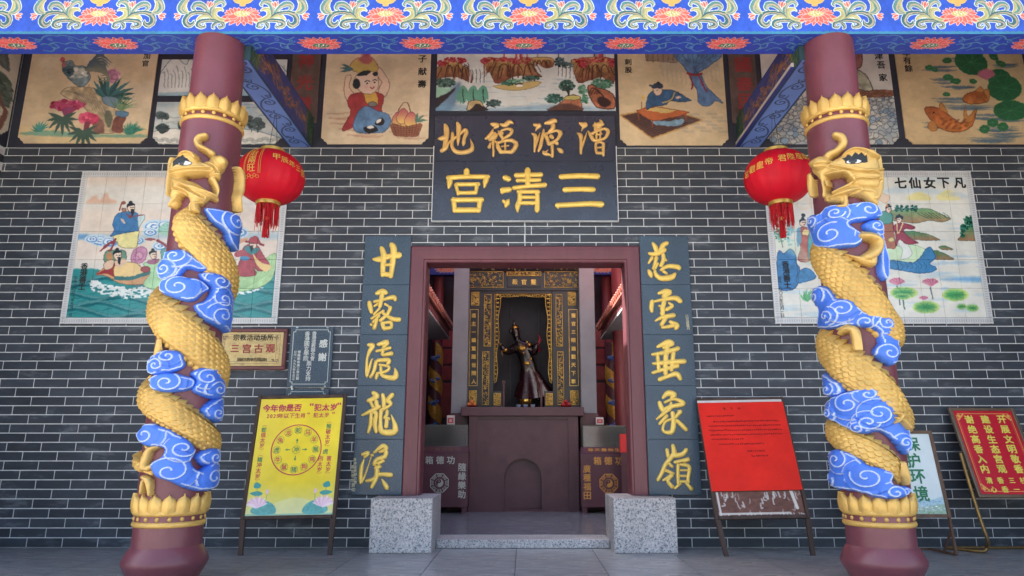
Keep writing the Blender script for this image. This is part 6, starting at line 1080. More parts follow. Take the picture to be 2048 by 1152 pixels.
def stone_plaque(label, quad, lines, frame, hide=False):
    q = [P(x, y, -.03) for x, y in quad]; x0, x1, z0, z1 = (q[0][0] + q[3][0])/2, (q[1][0] + q[2][0])/2, (q[2][2] + q[3][2])/2, (q[0][2] + q[1][2])/2
    root = empty('stone_plaque', ((x0+x1)/2, -.013, z0), label, 'stone plaque'); og = np.array(root.location); t = MB(og); t.bbox(x0, x1, -.03, -.008, z0, z1, .003); t.build('slab', SLATE, root, loc=(0, 0, 0)); PE = mat('white_engraving', (206, 210, 206), .7)
    ins = .03; a, b, c_, d = x0 + ins, x1 - ins, z0 + ins, z1 - ins; k = .02; w_ = .0045
    pts = [(a + k, d), (b - k, d), (b - k, d - k), (b, d - k), (b, c_ + k), (b - k, c_ + k), (b - k, c_), (a + k, c_), (a + k, c_ + k), (a, c_ + k), (a, d - k), (a + k, d - k)]; t = MB(og)
    for i in range(12):
        p, n_ = pts[i], pts[(i+1) % 12]; t.box(min(p[0], n_[0]) - w_/2, max(p[0], n_[0]) + w_/2, -.0315 - .0001*i, -.0298, min(p[1], n_[1]) - w_/2, max(p[1], n_[1]) + w_/2)
    t.build('engraved_border', PE, root, loc=(0, 0, 0))
    for x, z in ((x0 + .06, z1 - .004), (x1 - .06, z1 - .004), (x0 + .05, z0 + .004), (x1 - .05, z0 + .004)):
        t = MB(og); t.tube([(x, -.029, z), (x, -.036, z)], [.013, .011], 10); t.build('screw_cap', mat('steel', (190, 194, 198), .3, .9, .05), root, smooth=True, angle=40, loc=(0, 0, 0))
    for s_, p0, p1, sz in lines: local_text('engraved_line', pxitems(s_, lerp_pts(p0, p1, len(s_)), -.0302, sz), root, -.0302, PE, .03)
    return root
stone_plaque('blue black stone thank you plaque with white engraving beside the brass plaque', [(581, 654), (668, 653), (660, 774), (574, 775)], [('感謝', (647, 687), (645, 714), .075), ('香港道教聯合會', (629, 667), (625, 717), .042), ('香港圓玄學院', (615, 668), (612, 717), .048), ('鼎力支持', (618, 727), (616, 757), .046), ('博羅縣泰美三宮古觀', (598.5, 704), (595, 757), .028), ('公元一九九九年冬吉立', (591, 704), (587, 757), .026)], 1)
stone_plaque('second blue black stone plaque mostly hidden behind the yellow board', [(574, 777.5), (660, 776.5), (648, 905), (560, 906)], [], 1)
# ================================================================ NOTICE BOARDS
def board_frame(quad, Yt, Yb):
    """quad TL TR BR BL; returns origin (bottom centre), unit x, unit up, unit out, width, height"""
    tl, tr, br, bl = (P(*quad[0], Yt), P(*quad[1], Yt), P(*quad[2], Yb), P(*quad[3], Yb)); ux = (tr - tl) + (br - bl); ux /= np.linalg.norm(ux); up = (tl + tr - bl - br); H = np.linalg.norm(up)/2; up = up - ux*up.dot(ux); up /= np.linalg.norm(up)
    W = (np.linalg.norm(tr - tl) + np.linalg.norm(br - bl))/2; out = -np.cross(up, ux); out = out if out[1] < 0 else -out; return (bl + br)/2, ux, up, out, W, H
def fr_fn(o, ux, up, out): return lambda a, b, h: tuple(o + ux*a + up*b + out*h)
def obox(mb, f, a0, a1, b0, b1, h0, h1, ch=.0):
    v = [f(a, b, h) for h in (h0, h1) for b in (b0, b1) for a in (a0, a1)]; mb.add(v, [(0, 2, 3, 1), (4, 5, 7, 6), (0, 1, 5, 4), (2, 6, 7, 3), (0, 4, 6, 2), (1, 3, 7, 5)]); return mb
def sheet(name, f, a0, a1, b0, b1, h, m, parent, og, th=.002):
    mb = MB(og); obox(mb, f, a0, a1, b0, b1, h - th, h); me = mb.mesh(name, m); u = me.uv_layers.new(name='UVMap'); co = [(a, b) for hh in (0, 1) for b in (0, 1) for a in (0, 1)]
    for l in me.loops: u.data[l.index].uv = co[l.vertex_index]
    fixn(me); return link(name, me, parent)
# --- yellow board
def easel(name, label, cat, quad, Yt, Yb, feet, m, fwid=.03):
    o, ux, up, out, W, H = board_frame(quad, Yt, Yb); f = fr_fn(o, ux, up, out); root = empty(name, tuple(o), label, cat); og = o
    mb = MB(og); obox(mb, f, -W/2 + .004, W/2 - .004, .004, H - .004, -.022, -.008); mb.build('back_panel', mat('board_plywood', (120, 78, 66), .7, 0, .25, 6, rgb2=(86, 58, 52)), root, loc=(0, 0, 0))
    for nm, a0, a1, b0, b1 in (('side_rail', -W/2 - .004, -W/2 + fwid - .004, 0, H), ('side_rail', W/2 - fwid + .004, W/2 + .004, 0, H), ('top_rail', -W/2 + fwid, W/2 - fwid, H - fwid, H - .0005), ('bottom_rail', -W/2 + fwid, W/2 - fwid, .0005, fwid)):
        mb = MB(og); obox(mb, f, a0, a1, b0, b1, -.024, .012); o_ = mb.build(nm, m, root, loc=(0, 0, 0)); bv = o_.modifiers.new('edge', 'BEVEL'); bv.width = .003; bv.segments = 1
    for sx, (fx, fy) in zip((-1, 1), feet):
        p0 = np.array(f(sx*(W/2 - fwid*.6), .0, -.006)); p1 = P(fx, fy, 0); d = ray(fx, fy); p1 = CAM + d*(-CAM[2]/d[2]); p1[2] = 0
        ax = p1 - p0; sd2 = ux*.021; nn = np.cross(ax/np.linalg.norm(ax), ux)*.017; mb = MB(og)
        mb.add([tuple(p0 + a*sd2 + b*nn) for a, b in ((-1, -1), (1, -1), (1, 1), (-1, 1))] + [tuple(p1 + a*sd2*.85 + b*nn*.9) for a, b in ((-1, -1), (1, -1), (1, 1), (-1, 1))], [(0, 1, 2, 3), (7, 6, 5, 4)] + [(i, i+4, (i+1) % 4 + 4, (i+1) % 4) for i in range(4)])
        mb.build('leg', m, root, loc=(0, 0, 0))
    return root, f, W, H, og
root, f, W, H, og = easel('notice_board', 'yellow zodiac notice board on wooden legs leaning left of the doorway', 'notice board', [(522, 792), (700, 789), (669, 1036), (483, 1040)], -.20, -.42, [(481, 1111), (659, 1110)], WOODD)
c = Cv(360, 490, (246, 220, 50)); g = np.random.default_rng(1); YY = np.linspace(0, 1, 490)[:, None, None]; t_ = np.clip((YY - .72)*3.2, 0, 1); c.a = c.a*(1 - t_*.75) + np.array((216, 232, 222))/255*t_*.75
c.poly([(60, 480), (120, 440), (200, 420), (280, 440), (340, 490), (0, 495)], (238, 238, 180), .7, 6)
for sx in (0, 1):
    X = (lambda x: 360 - x) if sx else (lambda x: x)
    c.poly([(X(20), 470), (X(60), 430), (X(110), 445), (X(124), 480), (X(60), 488)], (96, 176, 176), .95, 2, tex=.15); c.poly([(X(8), 400), (X(40), 392), (X(62), 402), (X(40), 412)], (70, 160, 160), 1, 1); c.poly([(X(20), 376), (X(28), 356), (X(50), 366), (X(44), 380)], (64, 160, 160), 1, 1)
    c.line([(X(36), 378), (X(40), 440)], (110, 170, 120), 2); c.line([(X(80), 400), (X(78), 440)], (110, 170, 120), 2); c.ell(X(80), 394, 7, 10, (240, 200, 214))
    for k in range(11): a = math.pi*(k + .2)/10; c.line([(X(42), 458, 6), (X(42 + 22*math.cos(a)), 446 - 10*math.sin(a), 15), (X(42 + 44*math.cos(a)), 444 - 34*math.sin(a), 2)], (244, 196, 220) if k % 2 else (250, 226, 238), sm=3)
c.line([(0, 486), (360, 486)], (120, 190, 190), 6, .6, sm=0); c.grain(.03, 60, 3, warp=0)
ym = canvas_mat('zodiac_poster_print', c, .35, .5); sheet('poster', f, -W/2 + .028, W/2 - .028, .03, H - .03, .0, ym, root, og)
PR = mat('poster_magenta', (192, 44, 84), .45); GR = mat('poster_green', (30, 130, 96), .45)
pw, ph_ = W - .056, H - .06; fx = lambda u: -W/2 + .028 + u*pw; fz_ = lambda v: H - .03 - v*ph_
def btext(items, m, bold=.02, nm='print_line'):
    o = letters(nm, items, f, m, None, bold, .002); o.parent = root; o.location = tuple(-np.array(root.location)); return o
btext(hrow('今年你是否', fx(.27), fz_(.085), .066, .071), PR, .03); btext(hrow('犯太岁', fx(.80), fz_(.085), .064, .072), PR, .03)
btext([('“', fx(.625), fz_(.075), .09), ('”', fx(.96), fz_(.075), .09), ('“', fx(.60), fz_(.15), .06), ('”', fx(.90), fz_(.15), .06)], PR, .02)
btext(hrow('2025', fx(.17), fz_(.155), .048, .030), PR, .03); btext(hrow('年以下生肖', fx(.40), fz_(.155), .046, .050), PR, .025); btext(hrow('犯太岁', fx(.755), fz_(.155), .044, .050), PR, .025)
cu_, cv_ = .50, .455; rr = .215
def ringm(name, ca, cb, ra, rb, m, h=.003, n=40, k=1):
    mb = MB(og); vs = [f(ca + r*math.cos(2*math.pi*i/n), cb + r*math.sin(2*math.pi*i/n)*k, h) for r in (ra, rb) for i in range(n)]; mb.add(vs, [(i, (i+1) % n, n + (i+1) % n, n + i) for i in range(n)]); mb.build(name, m, root, loc=(0, 0, 0), fix=True)
R1 = .235*pw*1.28; ringm('wheel_ring', fx(.5), fz_(cv_), R1, R1 - .009, PR)
for i, ch in enumerate('蛇马羊猴鸡狗猪鼠牛虎兔龙'):
    a = math.pi/2 - i*math.pi/6; x, z = fx(.5) + R1*.77*math.cos(a), fz_(cv_) + R1*.77*math.sin(a); g_ = ch in '蛇猴虎猪'; btext([(ch, x, z, .046)], GR if g_ else PR, .025, 'zodiac_character'); ringm('small_ring', x, z, .034, .0315, GR, n=20)
btext([('冲', fx(.5), fz_(cv_), .046)], GR, .025, 'zodiac_character'); ringm('small_ring', fx(.5), fz_(cv_), .036, .0335, GR, n=20)
for k in range(4):
    a = k*math.pi/2; ca, sa = math.cos(a), math.sin(a); mb = MB(og); L0, L1 = R1*.24, R1*.44; pp = [(L0, -.003), (L1 - .02, -.003), (L1 - .022, -.011), (L1, 0), (L1 - .022, .011), (L1 - .02, .003), (L0, .003)]
    mb.add([f(fx(.5) + x*ca - y*sa, fz_(cv_) + x*sa + y*ca, .0032) for x, y in pp], [tuple(range(7))]); mb.build('arrow', GR, root, loc=(0, 0, 0))
for s_, u, v0, g1 in (('蛇值太岁', .085, .275, '蛇'), ('猪冲太岁', .085, .535, '猪'), ('猴破太岁', .86, .255, '猴'), ('害太岁', .90, .535, ''), ('刑太岁', .80, .535, '')):
    ch0 = vcol(s_, fx(u), fz_(v0), .044, .048); btext([q for q in ch0 if q[0] in g1], GR, .02) if g1 else None; btext([q for q in ch0 if q[0] not in g1], PR, .02)
    for zz, sg in ((ch0[0][2] + .036, 1), (ch0[-1][2] - .036, -1)):
        if s_ in ('害太岁', '刑太岁') and sg > 0: continue
        mb = MB(og); mb.add([f(fx(u) + x, zz - sg*abs(x)*.35 + y, .003) for x, y in ((-.022, 0), (0, 0), (.022, 0), (.022, .003), (0, .003), (-.022, .003))], [(0, 1, 4, 5), (1, 2, 3, 4)]); mb.build('bracket_mark', PR, root, loc=(0, 0, 0))
btext([('虎', fx(.85), fz_(.475), .044)], GR, .02)
# --- red handwritten notice
root, f, W, H, og = easel('notice_board', 'weathered wooden board with a red handwritten paper right of the doorway', 'notice board', [(1393, 797), (1568, 794), (1618, 1036), (1433, 1040)], -.10, -.46, [(1453, 1113), (1626, 1111)], WOODD)
c = Cv(300, 390, (236, 50, 40)); g = np.random.default_rng(5); c.wash((222, 40, 34), .3, 50, 4, 2)
def scrawl(x, y, n, s_=7):
    for i in range(n):
        for k in range(3): c.line([(x + i*s_ + g.uniform(0, 4), y + g.uniform(-3, 3)), (x + i*s_ + g.uniform(2, 6), y + g.uniform(-3, 3))], (70, 16, 22), 1.5, .9, sm=0)
for k in (0, 1, 2): scrawl(86 + k*26, 26, 1, 10); scrawl(88 + k*26, 30, 1, 10)
scrawl(24, 62, 14)
for k, y in enumerate((88, 108, 128, 148)): scrawl(24 if k else 44, y, 36 - (0 if k else 3))
scrawl(26, 168, 16); scrawl(50, 190, 22); scrawl(140, 222, 9); scrawl(154, 244, 8); c.grain(.03, 40, 3, warp=0)
rp = sheet('red_paper', f, -W/2 + .003, W/2 - .012, H*.215, H - .052, .016, canvas_mat('red_paper_print', c, .75, .2), root, og, .002)
c = Cv(240, 70, (120, 84, 76)); c.grain(.2, 8, 4, 2); g = np.random.default_rng(9)
for i in range(70): x = g.uniform(0, 240); y = g.choice([g.uniform(0, 8), g.uniform(60, 70), g.uniform(0, 70)]); c.line([(x, y), (x + g.uniform(-3, 3), y + g.uniform(3, 16)), (x + g.uniform(-8, 8), y + g.uniform(6, 20))], (206, 204, 204), g.uniform(1, 4.5), .85)
c.line([(6, 0), (8, 66)], (214, 212, 210), 6, sm=0); c.line([(8, 64), (200, 64)], (220, 218, 214), 6, .9, sm=0); c.line([(214, 0), (222, 50)], (224, 222, 218), 9, sm=0)
sheet('paste_stained_panel', f, -W/2 + .03, W/2 - .03, .03, H*.212, -.003, canvas_mat('paste_stains', c, .8, .2), root, og, .003)
mb = MB(og); obox(mb, f, -W/2 + .0, W/2 - .02, H - .05, H - .028, .0125, .0145); mb.build('paper_tape', mat('white_tape', (206, 200, 200), .6), root, loc=(0, 0, 0))
# --- white protect-the-environment board (left part behind the column)
q = [(1700, 861), (1872, 862), (1900, 1035), (1728, 1035)]
BR = mat('brown_steel_tube', (112, 84, 66), .5, .2, .25, 12, rgb2=(86, 64, 54))
o, ux, up, out, W, H = board_frame(q, -.22, -.36); f = fr_fn(o, ux, up, out); root = empty('notice_board', tuple(o), 'white notice board with green characters in a brown tube frame behind the right column', 'notice board'); og = o; t_ = .028
for nm, a0, a1, b0, b1 in (('side_rail', -W/2, -W/2 + t_, 0, H), ('side_rail', W/2 - t_, W/2, 0, H), ('top_rail', -W/2 + t_, W/2 - t_, H - t_, H - .001), ('bottom_rail', -W/2 + t_, W/2 - t_, .001, t_)): mb = MB(og); obox(mb, f, a0, a1, b0, b1, -.02, .012); mb.build(nm, BR, root, loc=(0, 0, 0))
c = Cv(240, 290, (214, 226, 230)); c.a *= 1; g = np.random.default_rng(3)
c.poly([(0, 230), (60, 238), (130, 225), (200, 240), (240, 232), (240, 290), (0, 290)], (160, 196, 214), .8, 6); c.poly([(0, 262), (90, 258), (160, 266), (240, 256), (240, 290), (0, 290)], (150, 180, 160), .9, 3); c.clump(120, 270, 120, 12, 90, (196, 206, 210), 3, 4); c.clump(180, 250, 50, 10, 30, (110, 160, 190), 3, 5); c.clump(120, 284, 120, 5, 60, (120, 160, 110), 2.4, 6)
sheet('printed_panel', f, -W/2 + t_, W/2 - t_, t_, H - t_, .0, canvas_mat('landscape_notice_print', c, .3, .5), root, og, .004)
GN = mat('dark_green_print', (38, 120, 84), .5)
def onplane(px, py, f0=o): d = ray(px, py); t = (o - CAM).dot(out)/d.dot(out); p = CAM + d*t - o; return p.dot(ux), p.dot(up)
for i, (ch, (px, py)) in enumerate(zip('保护环境', ((1824, 888), (1826, 921), (1835, 953), (1842, 987)))):
    a, b = onplane(px, py); t = letters('character', [(ch, a, b, .125)], f, GN, None, .025, .002); t.parent = root; t.location = tuple(-np.array(root.location))
def gpt(px, py): d = ray(px, py); p = CAM + d*(-CAM[2]/d[2]); return p
for sx in (-1, 1):
    p0 = np.array(f(sx*(W/2 - t_/2), 0, -.004)); p1 = np.array(p0) + (np.array(gpt(1913, 1113)) - np.array(f(W/2 - t_/2, 0, -.004))); p1[2] = .014
    mb = MB(og); mb.tube([p0, p1], .014, 4); mb.build('leg', BR, root, loc=(0, 0, 0)); p2 = p1 + np.array([-.03, .34, 0]); mb = MB(og); mb.tube([p1 + np.array([0, 0, 0]), p2], .012, 4); mb.build('foot_rail', BR, root, loc=(0, 0, 0))
    mb = MB(og); mb.tube([p0 + (p1 - p0)*.35, p1*.55 + p2*.45], .011, 4); mb.build('strut', BR, root, loc=(0, 0, 0))
p2l = np.array(f(-(W/2 - t_/2), 0, -.004)) + (np.array(gpt(1913, 1113)) - np.array(f(W/2 - t_/2, 0, -.004))) + np.array([-.03, .34, 0]); p2l[2] = .014; mb = MB(og); mb.tube([p2l, p2], .012, 4); mb.build('cross_rail', BR, root, loc=(0, 0, 0))
# --- red and gold rules board, far right
q = [(1898, 815), (2034, 816), (2098, 992), (1957, 994)]
q = [(1899, 815), (2031, 817), (2097, 996), (1958, 996)]
YT_, YB_ = -.08, -.36
BZN = mat('bronze_tube', (150, 120, 70), .35, .6, .2, 10, rgb2=(120, 96, 66)); DBZ = mat('brushed_bronze_frame', (124, 106, 88), .35, .5, .2, 10)
o, ux, up, out, W, H = board_frame(q, YT_, YB_); f = fr_fn(o, ux, up, out); root = empty('notice_board', tuple(o), 'red board with yellow rules about incense in a bronze frame at the far right', 'notice board'); og = o; t_ = .03
for nm, a0, a1, b0, b1 in (('side_rail', -W/2, -W/2 + t_, 0, H), ('side_rail', W/2 - t_, W/2, 0, H), ('top_rail', -W/2 + t_, W/2 - t_, H - t_, H - .001), ('bottom_rail', -W/2 + t_, W/2 - t_, .001, t_)): mb = MB(og); obox(mb, f, a0, a1, b0, b1, -.02, .012); x_ = mb.build(nm, DBZ, root, loc=(0, 0, 0)); bv = x_.modifiers.new('edge', 'BEVEL'); bv.width = .006; bv.segments = 2
c = Cv(220, 290, (196, 30, 50)); GD = (226, 190, 90)
c.line([(10, 16), (10, 274)], GD, 2, sm=0); c.line([(210, 16), (210, 274)], GD, 2, sm=0); c.line([(16, 10), (204, 10)], GD, 2, sm=0); c.line([(16, 280), (204, 280)], GD, 2, sm=0); c.line([(15, 22), (15, 268)], GD, 1, sm=0); c.line([(205, 22), (205, 268)], GD, 1, sm=0)
for x, y, sx, sy in ((10, 10, 1, 1), (210, 10, -1, 1), (10, 280, 1, -1), (210, 280, -1, -1)):
    for k in range(5): c.ell(x + sx*(4 + 5*k), y + sy*(22 - 4.5*k), 4, 3, GD, .9)
    c.ell(x + sx*8, y + sy*8, 6, 6, GD, .9)
sheet('printed_panel', f, -W/2 + t_, W/2 - t_, t_, H - t_, .0, canvas_mat('rules_board_print', c, .35, .5), root, og, .004)
YL = mat('yellow_print', (222, 206, 90), .5)
for s_, p0, p1 in (('开展文明敬香', (2003, 839), (2037, 938)), ('建设生态宫观', (1970, 839), (2003, 938)), ('谢绝高香入内', (1938, 839), (1969, 938))):
    for ch, (px, py) in zip(s_, lerp_pts(p0, p1, 6)): a, b = onplane(px, py); t = letters('character', [(ch, a, b, .075)], f, YL, None, .035, .002); t.parent = root; t.location = tuple(-np.array(root.location))
for s_, p0, p1 in (('清香三柱', (1978, 961), (2046, 961)), ('心香一炉', (1987, 979), (2056, 979))):
    for ch, (px, py) in zip(s_, lerp_pts(p0, p1, 4)): a, b = onplane(px, py); t = letters('character', [(ch, a, b, .055)], f, YL, None, .03, .002); t.parent = root; t.location = tuple(-np.array(root.location))
for sx in (0, 1):
    a0 = np.array([sx*(W + .06), 0, 0]); pts = [P(1921, 906, -.33), P(1935, 955, -.36), P(1958, 1030, -.40), P(1976, 1082, -.43)]; e = gpt(1979, 1108); e[2] = .02; pts += [np.array([e[0] + .0, e[1] + .02, .06]), np.array([e[0] - .015, e[1] + .03, .022]), np.array([e[0] - .07, e[1] + .06, .016]), np.array([e[0] - .2, e[1] + .26, .016])]
    q_ = spline(np.array(pts), 5) + a0; mb = MB(og); mb.tube(q_, .0145, 10); mb.build('bent_leg', BZN, root, smooth=True, angle=60, loc=(0, 0, 0))
    lp = q_[-1] if sx == 0 else lp
mb = MB(og); mb.tube([lp, lp + np.array([W + .06, 0, 0])], .0125, 8); mb.build('cross_rail', BZN, root, smooth=True, angle=60, loc=(0, 0, 0))
# ================================================================ LANTERNS
RL = mat('red_lantern_silk', (206, 14, 40), .6, 0, .1, 4, spec=.3); LG = mat('lantern_gold_print', (220, 176, 84), .5); TS = mat('red_tassel', (190, 22, 34), .8, 0, .25, 40)
def lantern(cx, label, items, tilt=0):
    cy, cz = -.76, 3.262; rx, rz = .300, .247; root = empty('red_lantern', (cx, cy, cz), label, 'lantern', 'red lanterns hung under the tie beams', (0, 0, 0)); og = np.array((cx, cy, cz)); n = 96; m = 26; vs = []
    def sp(th, ph, off=0):   # th azimuth from front, ph latitude
        rib = 1 - .022*(1 - abs(math.cos(th*10)))*math.cos(ph)**.5; r = (rx*math.cos(ph)**.86 + .0)*rib + off; return (cx + r*math.sin(th), cy - r*math.cos(th), cz + (rz)*math.sin(ph)*(1.0 + .0) + off*math.sin(ph))
    phs = np.linspace(-1.29, 1.29, m); mb = MB(og); mb.add([sp(2*math.pi*k/n, p) for p in phs for k in range(n)], [(i*n + k, i*n + (k+1) % n, (i+1)*n + (k+1) % n, (i+1)*n + k) for i in range(m-1) for k in range(n)]); mb.build('lantern_body', RL, root, smooth=True, loc=(0, 0, 0), fix=True)
    zt_ = rz*math.sin(1.29); rt_ = rx*math.cos(1.29)**.86
    for nm, z in (('top_collar', cz + zt_), ('bottom_collar', cz - zt_)):
        s_ = 1 if nm[0] == 't' else -1; mb = MB(og); mb.lathe([(rt_ + .004, z - s_*.012), (rt_ + .006, z), (rt_ + .006, z + s_*.03), (rt_ - .005, z + s_*.033), (rt_ - .006, z + s_*.0)], (cx, cy, 0), 40); mb.build(nm, mat('gold_collar', (206, 168, 86), .35, .5, .15, 14), root, smooth=True, angle=50, loc=(0, 0, 0))
    g = np.random.default_rng(int(abs(cx)*100)); mb = MB(og); z0 = cz - zt_ - .028
    for k in range(110):
        a = g.uniform(0, 6.283); r = rt_*g.uniform(.75, 1.0); L = g.uniform(.15, .20) if k % 9 else g.uniform(.22, .24); x, y = cx + r*math.cos(a), cy + r*math.sin(a); dx, dy = g.uniform(-.012, .012, 2)
        mb.tube([(x, y, z0), (x + dx*.5, y + dy*.5, z0 - L*.5), (x + dx, y + dy, z0 - L)], [.0032, .003, .0022], 4)
    tag(mb.build('fringe', TS, root, loc=(0, 0, 0)), kind='stuff')
    mb = MB(og)
    for k in range(24): a = g.uniform(0, 6.283); r = .026*g.random()**.5; x, y = cx + r*math.cos(a), cy + r*math.sin(a); mb.tube([(x, y, z0 + .01), (x, y, z0 - .17), (x + g.uniform(-.01, .01), y, z0 - .30)], [.003, .004, .003], 4)
    tag(mb.build('centre_tassel', TS, root, loc=(0, 0, 0)), kind='stuff'); mb = MB(og); mb.ball((cx, cy, z0 - .125), (.03, .03, .02), 10); mb.build('tassel_bead', GOLD, root, smooth=True, loc=(0, 0, 0))
    mb = MB(og); zc = 3.893
    for dx in (-.018, .018): mb.tube([(cx + dx*2.2, cy, cz + zt_ + .02), (cx + dx*.3, cy, zc)], .0025, 4)
    mb.build('hanging_wire', mat('dark_wire', (70, 66, 64), .5, .5), root, loc=(0, 0, 0))
    # gold print wrapped on the silk: items (char, azimuth, latitude, size)
    for ch, th, la, sz in items:
        v, f_ = glyph(ch); V = []; Fc = []
        for k_, (dx, dy) in enumerate(((0, 0), (.012, .012), (-.012, -.012))):
            b0 = len(V)
            for x, y in v: ph = la + (y + dy)*sz/rz/math.cos(la)**.3; V.append(tuple(np.array(sp(th + (x + dx)*sz/(rx*math.cos(la)**.86), ph, .004 + .0004*k_)) - og))
            Fc += [tuple(i + b0 for i in q) for q in f_]
        me = bpy.data.meshes.new('gold_character'); me.from_pydata(V, [], Fc); me.materials.append(LG); link('gold_character', me, root)
    return root, sp, og
chars = [(c_, -.38, .72 - i*.30, .085) for i, c_ in enumerate('子財兩旺')]
chars = [(c_, -.20, la, .070) for c_, la in zip('子財兩旺', (.82, .50, .20, -.10))] + [(c_, .50 + i*.245, .40 - i*.07, .066) for i, c_ in enumerate('甲辰年三宫')]
r_, sp, og = lantern(-2.30, 'red round lantern with gold characters and tassel hanging beside the left column', chars)
mb = MB(og)
for off in (0, .05):
    w2, t2, b2 = .22 + off, 1.02 - off*.3, -.30; pts = [(-.20 - w2, b2), (-.20 - w2, t2)], [(-.20 + w2, b2), (-.20 + w2, t2)]
    for (a, b) in pts: mb.tube([sp(a[0], p, .004) for p in np.linspace(a[1], b[1], 12)], .0022, 4)
for k in range(5): th = np.linspace(0, 2*math.pi, 12); mb.tube([sp(-.20 + (k - 2)*.09 + .045*math.cos(t), -.36 + .05*math.sin(t) - (.05 if k % 2 == 0 else 0), .004) for t in th], .0018, 4)
mb.build('gold_cartouche', LG, r_, loc=(0, 0, 0))
lantern(2.288, 'red round lantern with a row of gold characters hanging beside the right column', [(c_, -1.42 + i*.275 + (.1 if i > 3 else 0), .06 + i*.055, .070) for i, c_ in enumerate('宫觀皇帝君陞座慶典')])
# ================================================================ HALL BEHIND THE DOOR
FZ = .0765
BW_ = mat('black_lacquer', (30, 22, 30), .42, 0, .2, 5, coat=.08); GCV = mat('gilt_carving', (198, 160, 84), .35, .6, .3, 20, .5, 60); PLA = mat('grey_plaster', (138, 136, 144), .8, 0, .12, 2)
def px0(px, Y, py=700): return P(px, py, Y)[0]
def pz0(py, Y): return P(1050, py, Y)[2]
# altar table
Ya = 2.49; x0, x1 = px0(922, Ya, 824), px0(1168, Ya, 824); zt, zs = pz0(814, Ya), pz0(832, Ya); bx0, bx1 = px0(937, Ya + .05, 900), px0(1157, Ya + .05, 900)
og = ((x0+x1)/2, Ya + .3, FZ); root = empty('altar', og, 'big maroon rendered altar with an arched recess facing the doorway', 'altar')
mb = MB(og); mb.bbox(x0, x1, Ya, Ya + .72, zs, zt, .006); mb.build('altar_top', MAROOND, root, loc=(0, 0, 0))
pl, pr = px0(952, Ya, 930), px0(1138, Ya, 930); mb = MB(og); mb.box(bx0, pl, Ya + .05, Ya + .7, FZ, zs - .001); mb.box(pr, bx1, Ya + .05, Ya + .7, FZ, zs - .001); mb.box(pl + .0005, pr - .0005, Ya + .05, Ya + .7, zs - .035, zs - .001); mb.build('altar_pier', MAROOND, root, loc=(0, 0, 0))
ax0, ax1 = px0(1008, Ya + .07, 960), px0(1083, Ya + .07, 960); za, zr_ = pz0(917, Ya + .07), (ax1 - ax0)/2; cxa = (ax0+ax1)/2; zsp = za - zr_
arc = [(cxa + zr_*math.cos(t), zsp + zr_*math.sin(t)) for t in np.linspace(math.pi, 0, 17)]; zb = FZ + .03
top = zs - .0355; Yp = Ya + .075; vs = []; fs = []
outer = []
n = len(arc)
mb = MB(og); k0 = [(pl, zb), (ax0, zb)] 
mb.add([(pl, Yp, FZ), (ax0, Yp, FZ), (ax0, Yp, zsp), (pl, Yp, zsp)], [(0, 1, 2, 3)]); mb.add([(ax1, Yp, FZ), (pr, Yp, FZ), (pr, Yp, zsp), (ax1, Yp, zsp)], [(0, 1, 2, 3)]); mb.add([(ax0, Yp, FZ), (ax1, Yp, FZ), (ax1, Yp, zb), (ax0, Yp, zb)], [(0, 1, 2, 3)])
tp = [(pl + (pr - pl)*i/(n-1), top) for i in range(n)]; mb.add([(a, Yp, z) for a, z in arc] + [(a, Yp, z) for a, z in tp], [(i, i+1, n + i + 1, n + i) for i in range(n-1)] ); mb.add([(pl, Yp, zsp), (ax0, Yp, zsp), (pl, Yp, top)], [(0, 1, 2)]); mb.add([(pr, Yp, zsp), (ax1, Yp, zsp), (pr, Yp, top)], [(0, 2, 1)])
ro = [(ax0, zb)] + arc + [(ax1, zb)]; m_ = len(ro); mb.add([(a, Yp, z) for a, z in ro] + [(a, Yp + .09, z) for a, z in ro], [(i, (i+1) % m_, (i+1) % m_ + m_, i + m_) for i in range(m_)] + [tuple(range(m_, 2*m_))]); mb.build('altar_front_panel', MAROOND, root, loc=(0, 0, 0), fix=False)
# shrine cabinet
Ys = 2.95; Z = lambda py, Y=Ys: pz0(py, Y); X = lambda px, Y=Ys: px0(px, Y)
og = (X(1048), Ys, zt); root = empty('shrine', og, 'black lacquered shrine with gilt carvings standing on the altar', 'shrine')
sz1 = Z(528)
def part(nm, boxes, m=BW_, ch=.003):
    mb = MB(og); [mb.bbox(*b, ch) for b in boxes]; return mb.build(nm, m, root, loc=(0, 0, 0))
part('post', [(X(933), X(988) - .001, Ys, Ys + .1, zt + .001, Z(582))]); part('post', [(X(1105) + .001, X(1163), Ys, Ys + .1, zt + .001, Z(582))]); part('back_wall', [(X(933), X(1163), Ys + .55, Ys + .6, zt + .001, sz1)], mat('dark_niche', (44, 42, 52), .7, 0, .2, 4))
part('side_wall', [(X(933), X(936), Ys + .101, Ys + .549, zt + .001, sz1)]); part('side_wall', [(X(1160), X(1163), Ys + .101, Ys + .549, zt + .001, sz1)]); part('ceiling', [(X(936) + .001, X(1160) - .001, Ys + .101, Ys + .549, Z(560), Z(556))])
part('header', [(X(931), X(1165), Ys - .02, Ys + .1, Z(582) + .001, Z(543))])
for xx in (1018, 1078): 
    part('back_moulding', [(X(xx), X(xx + 2), Ys + .53, Ys + .549, zt + .001, Z(600))])
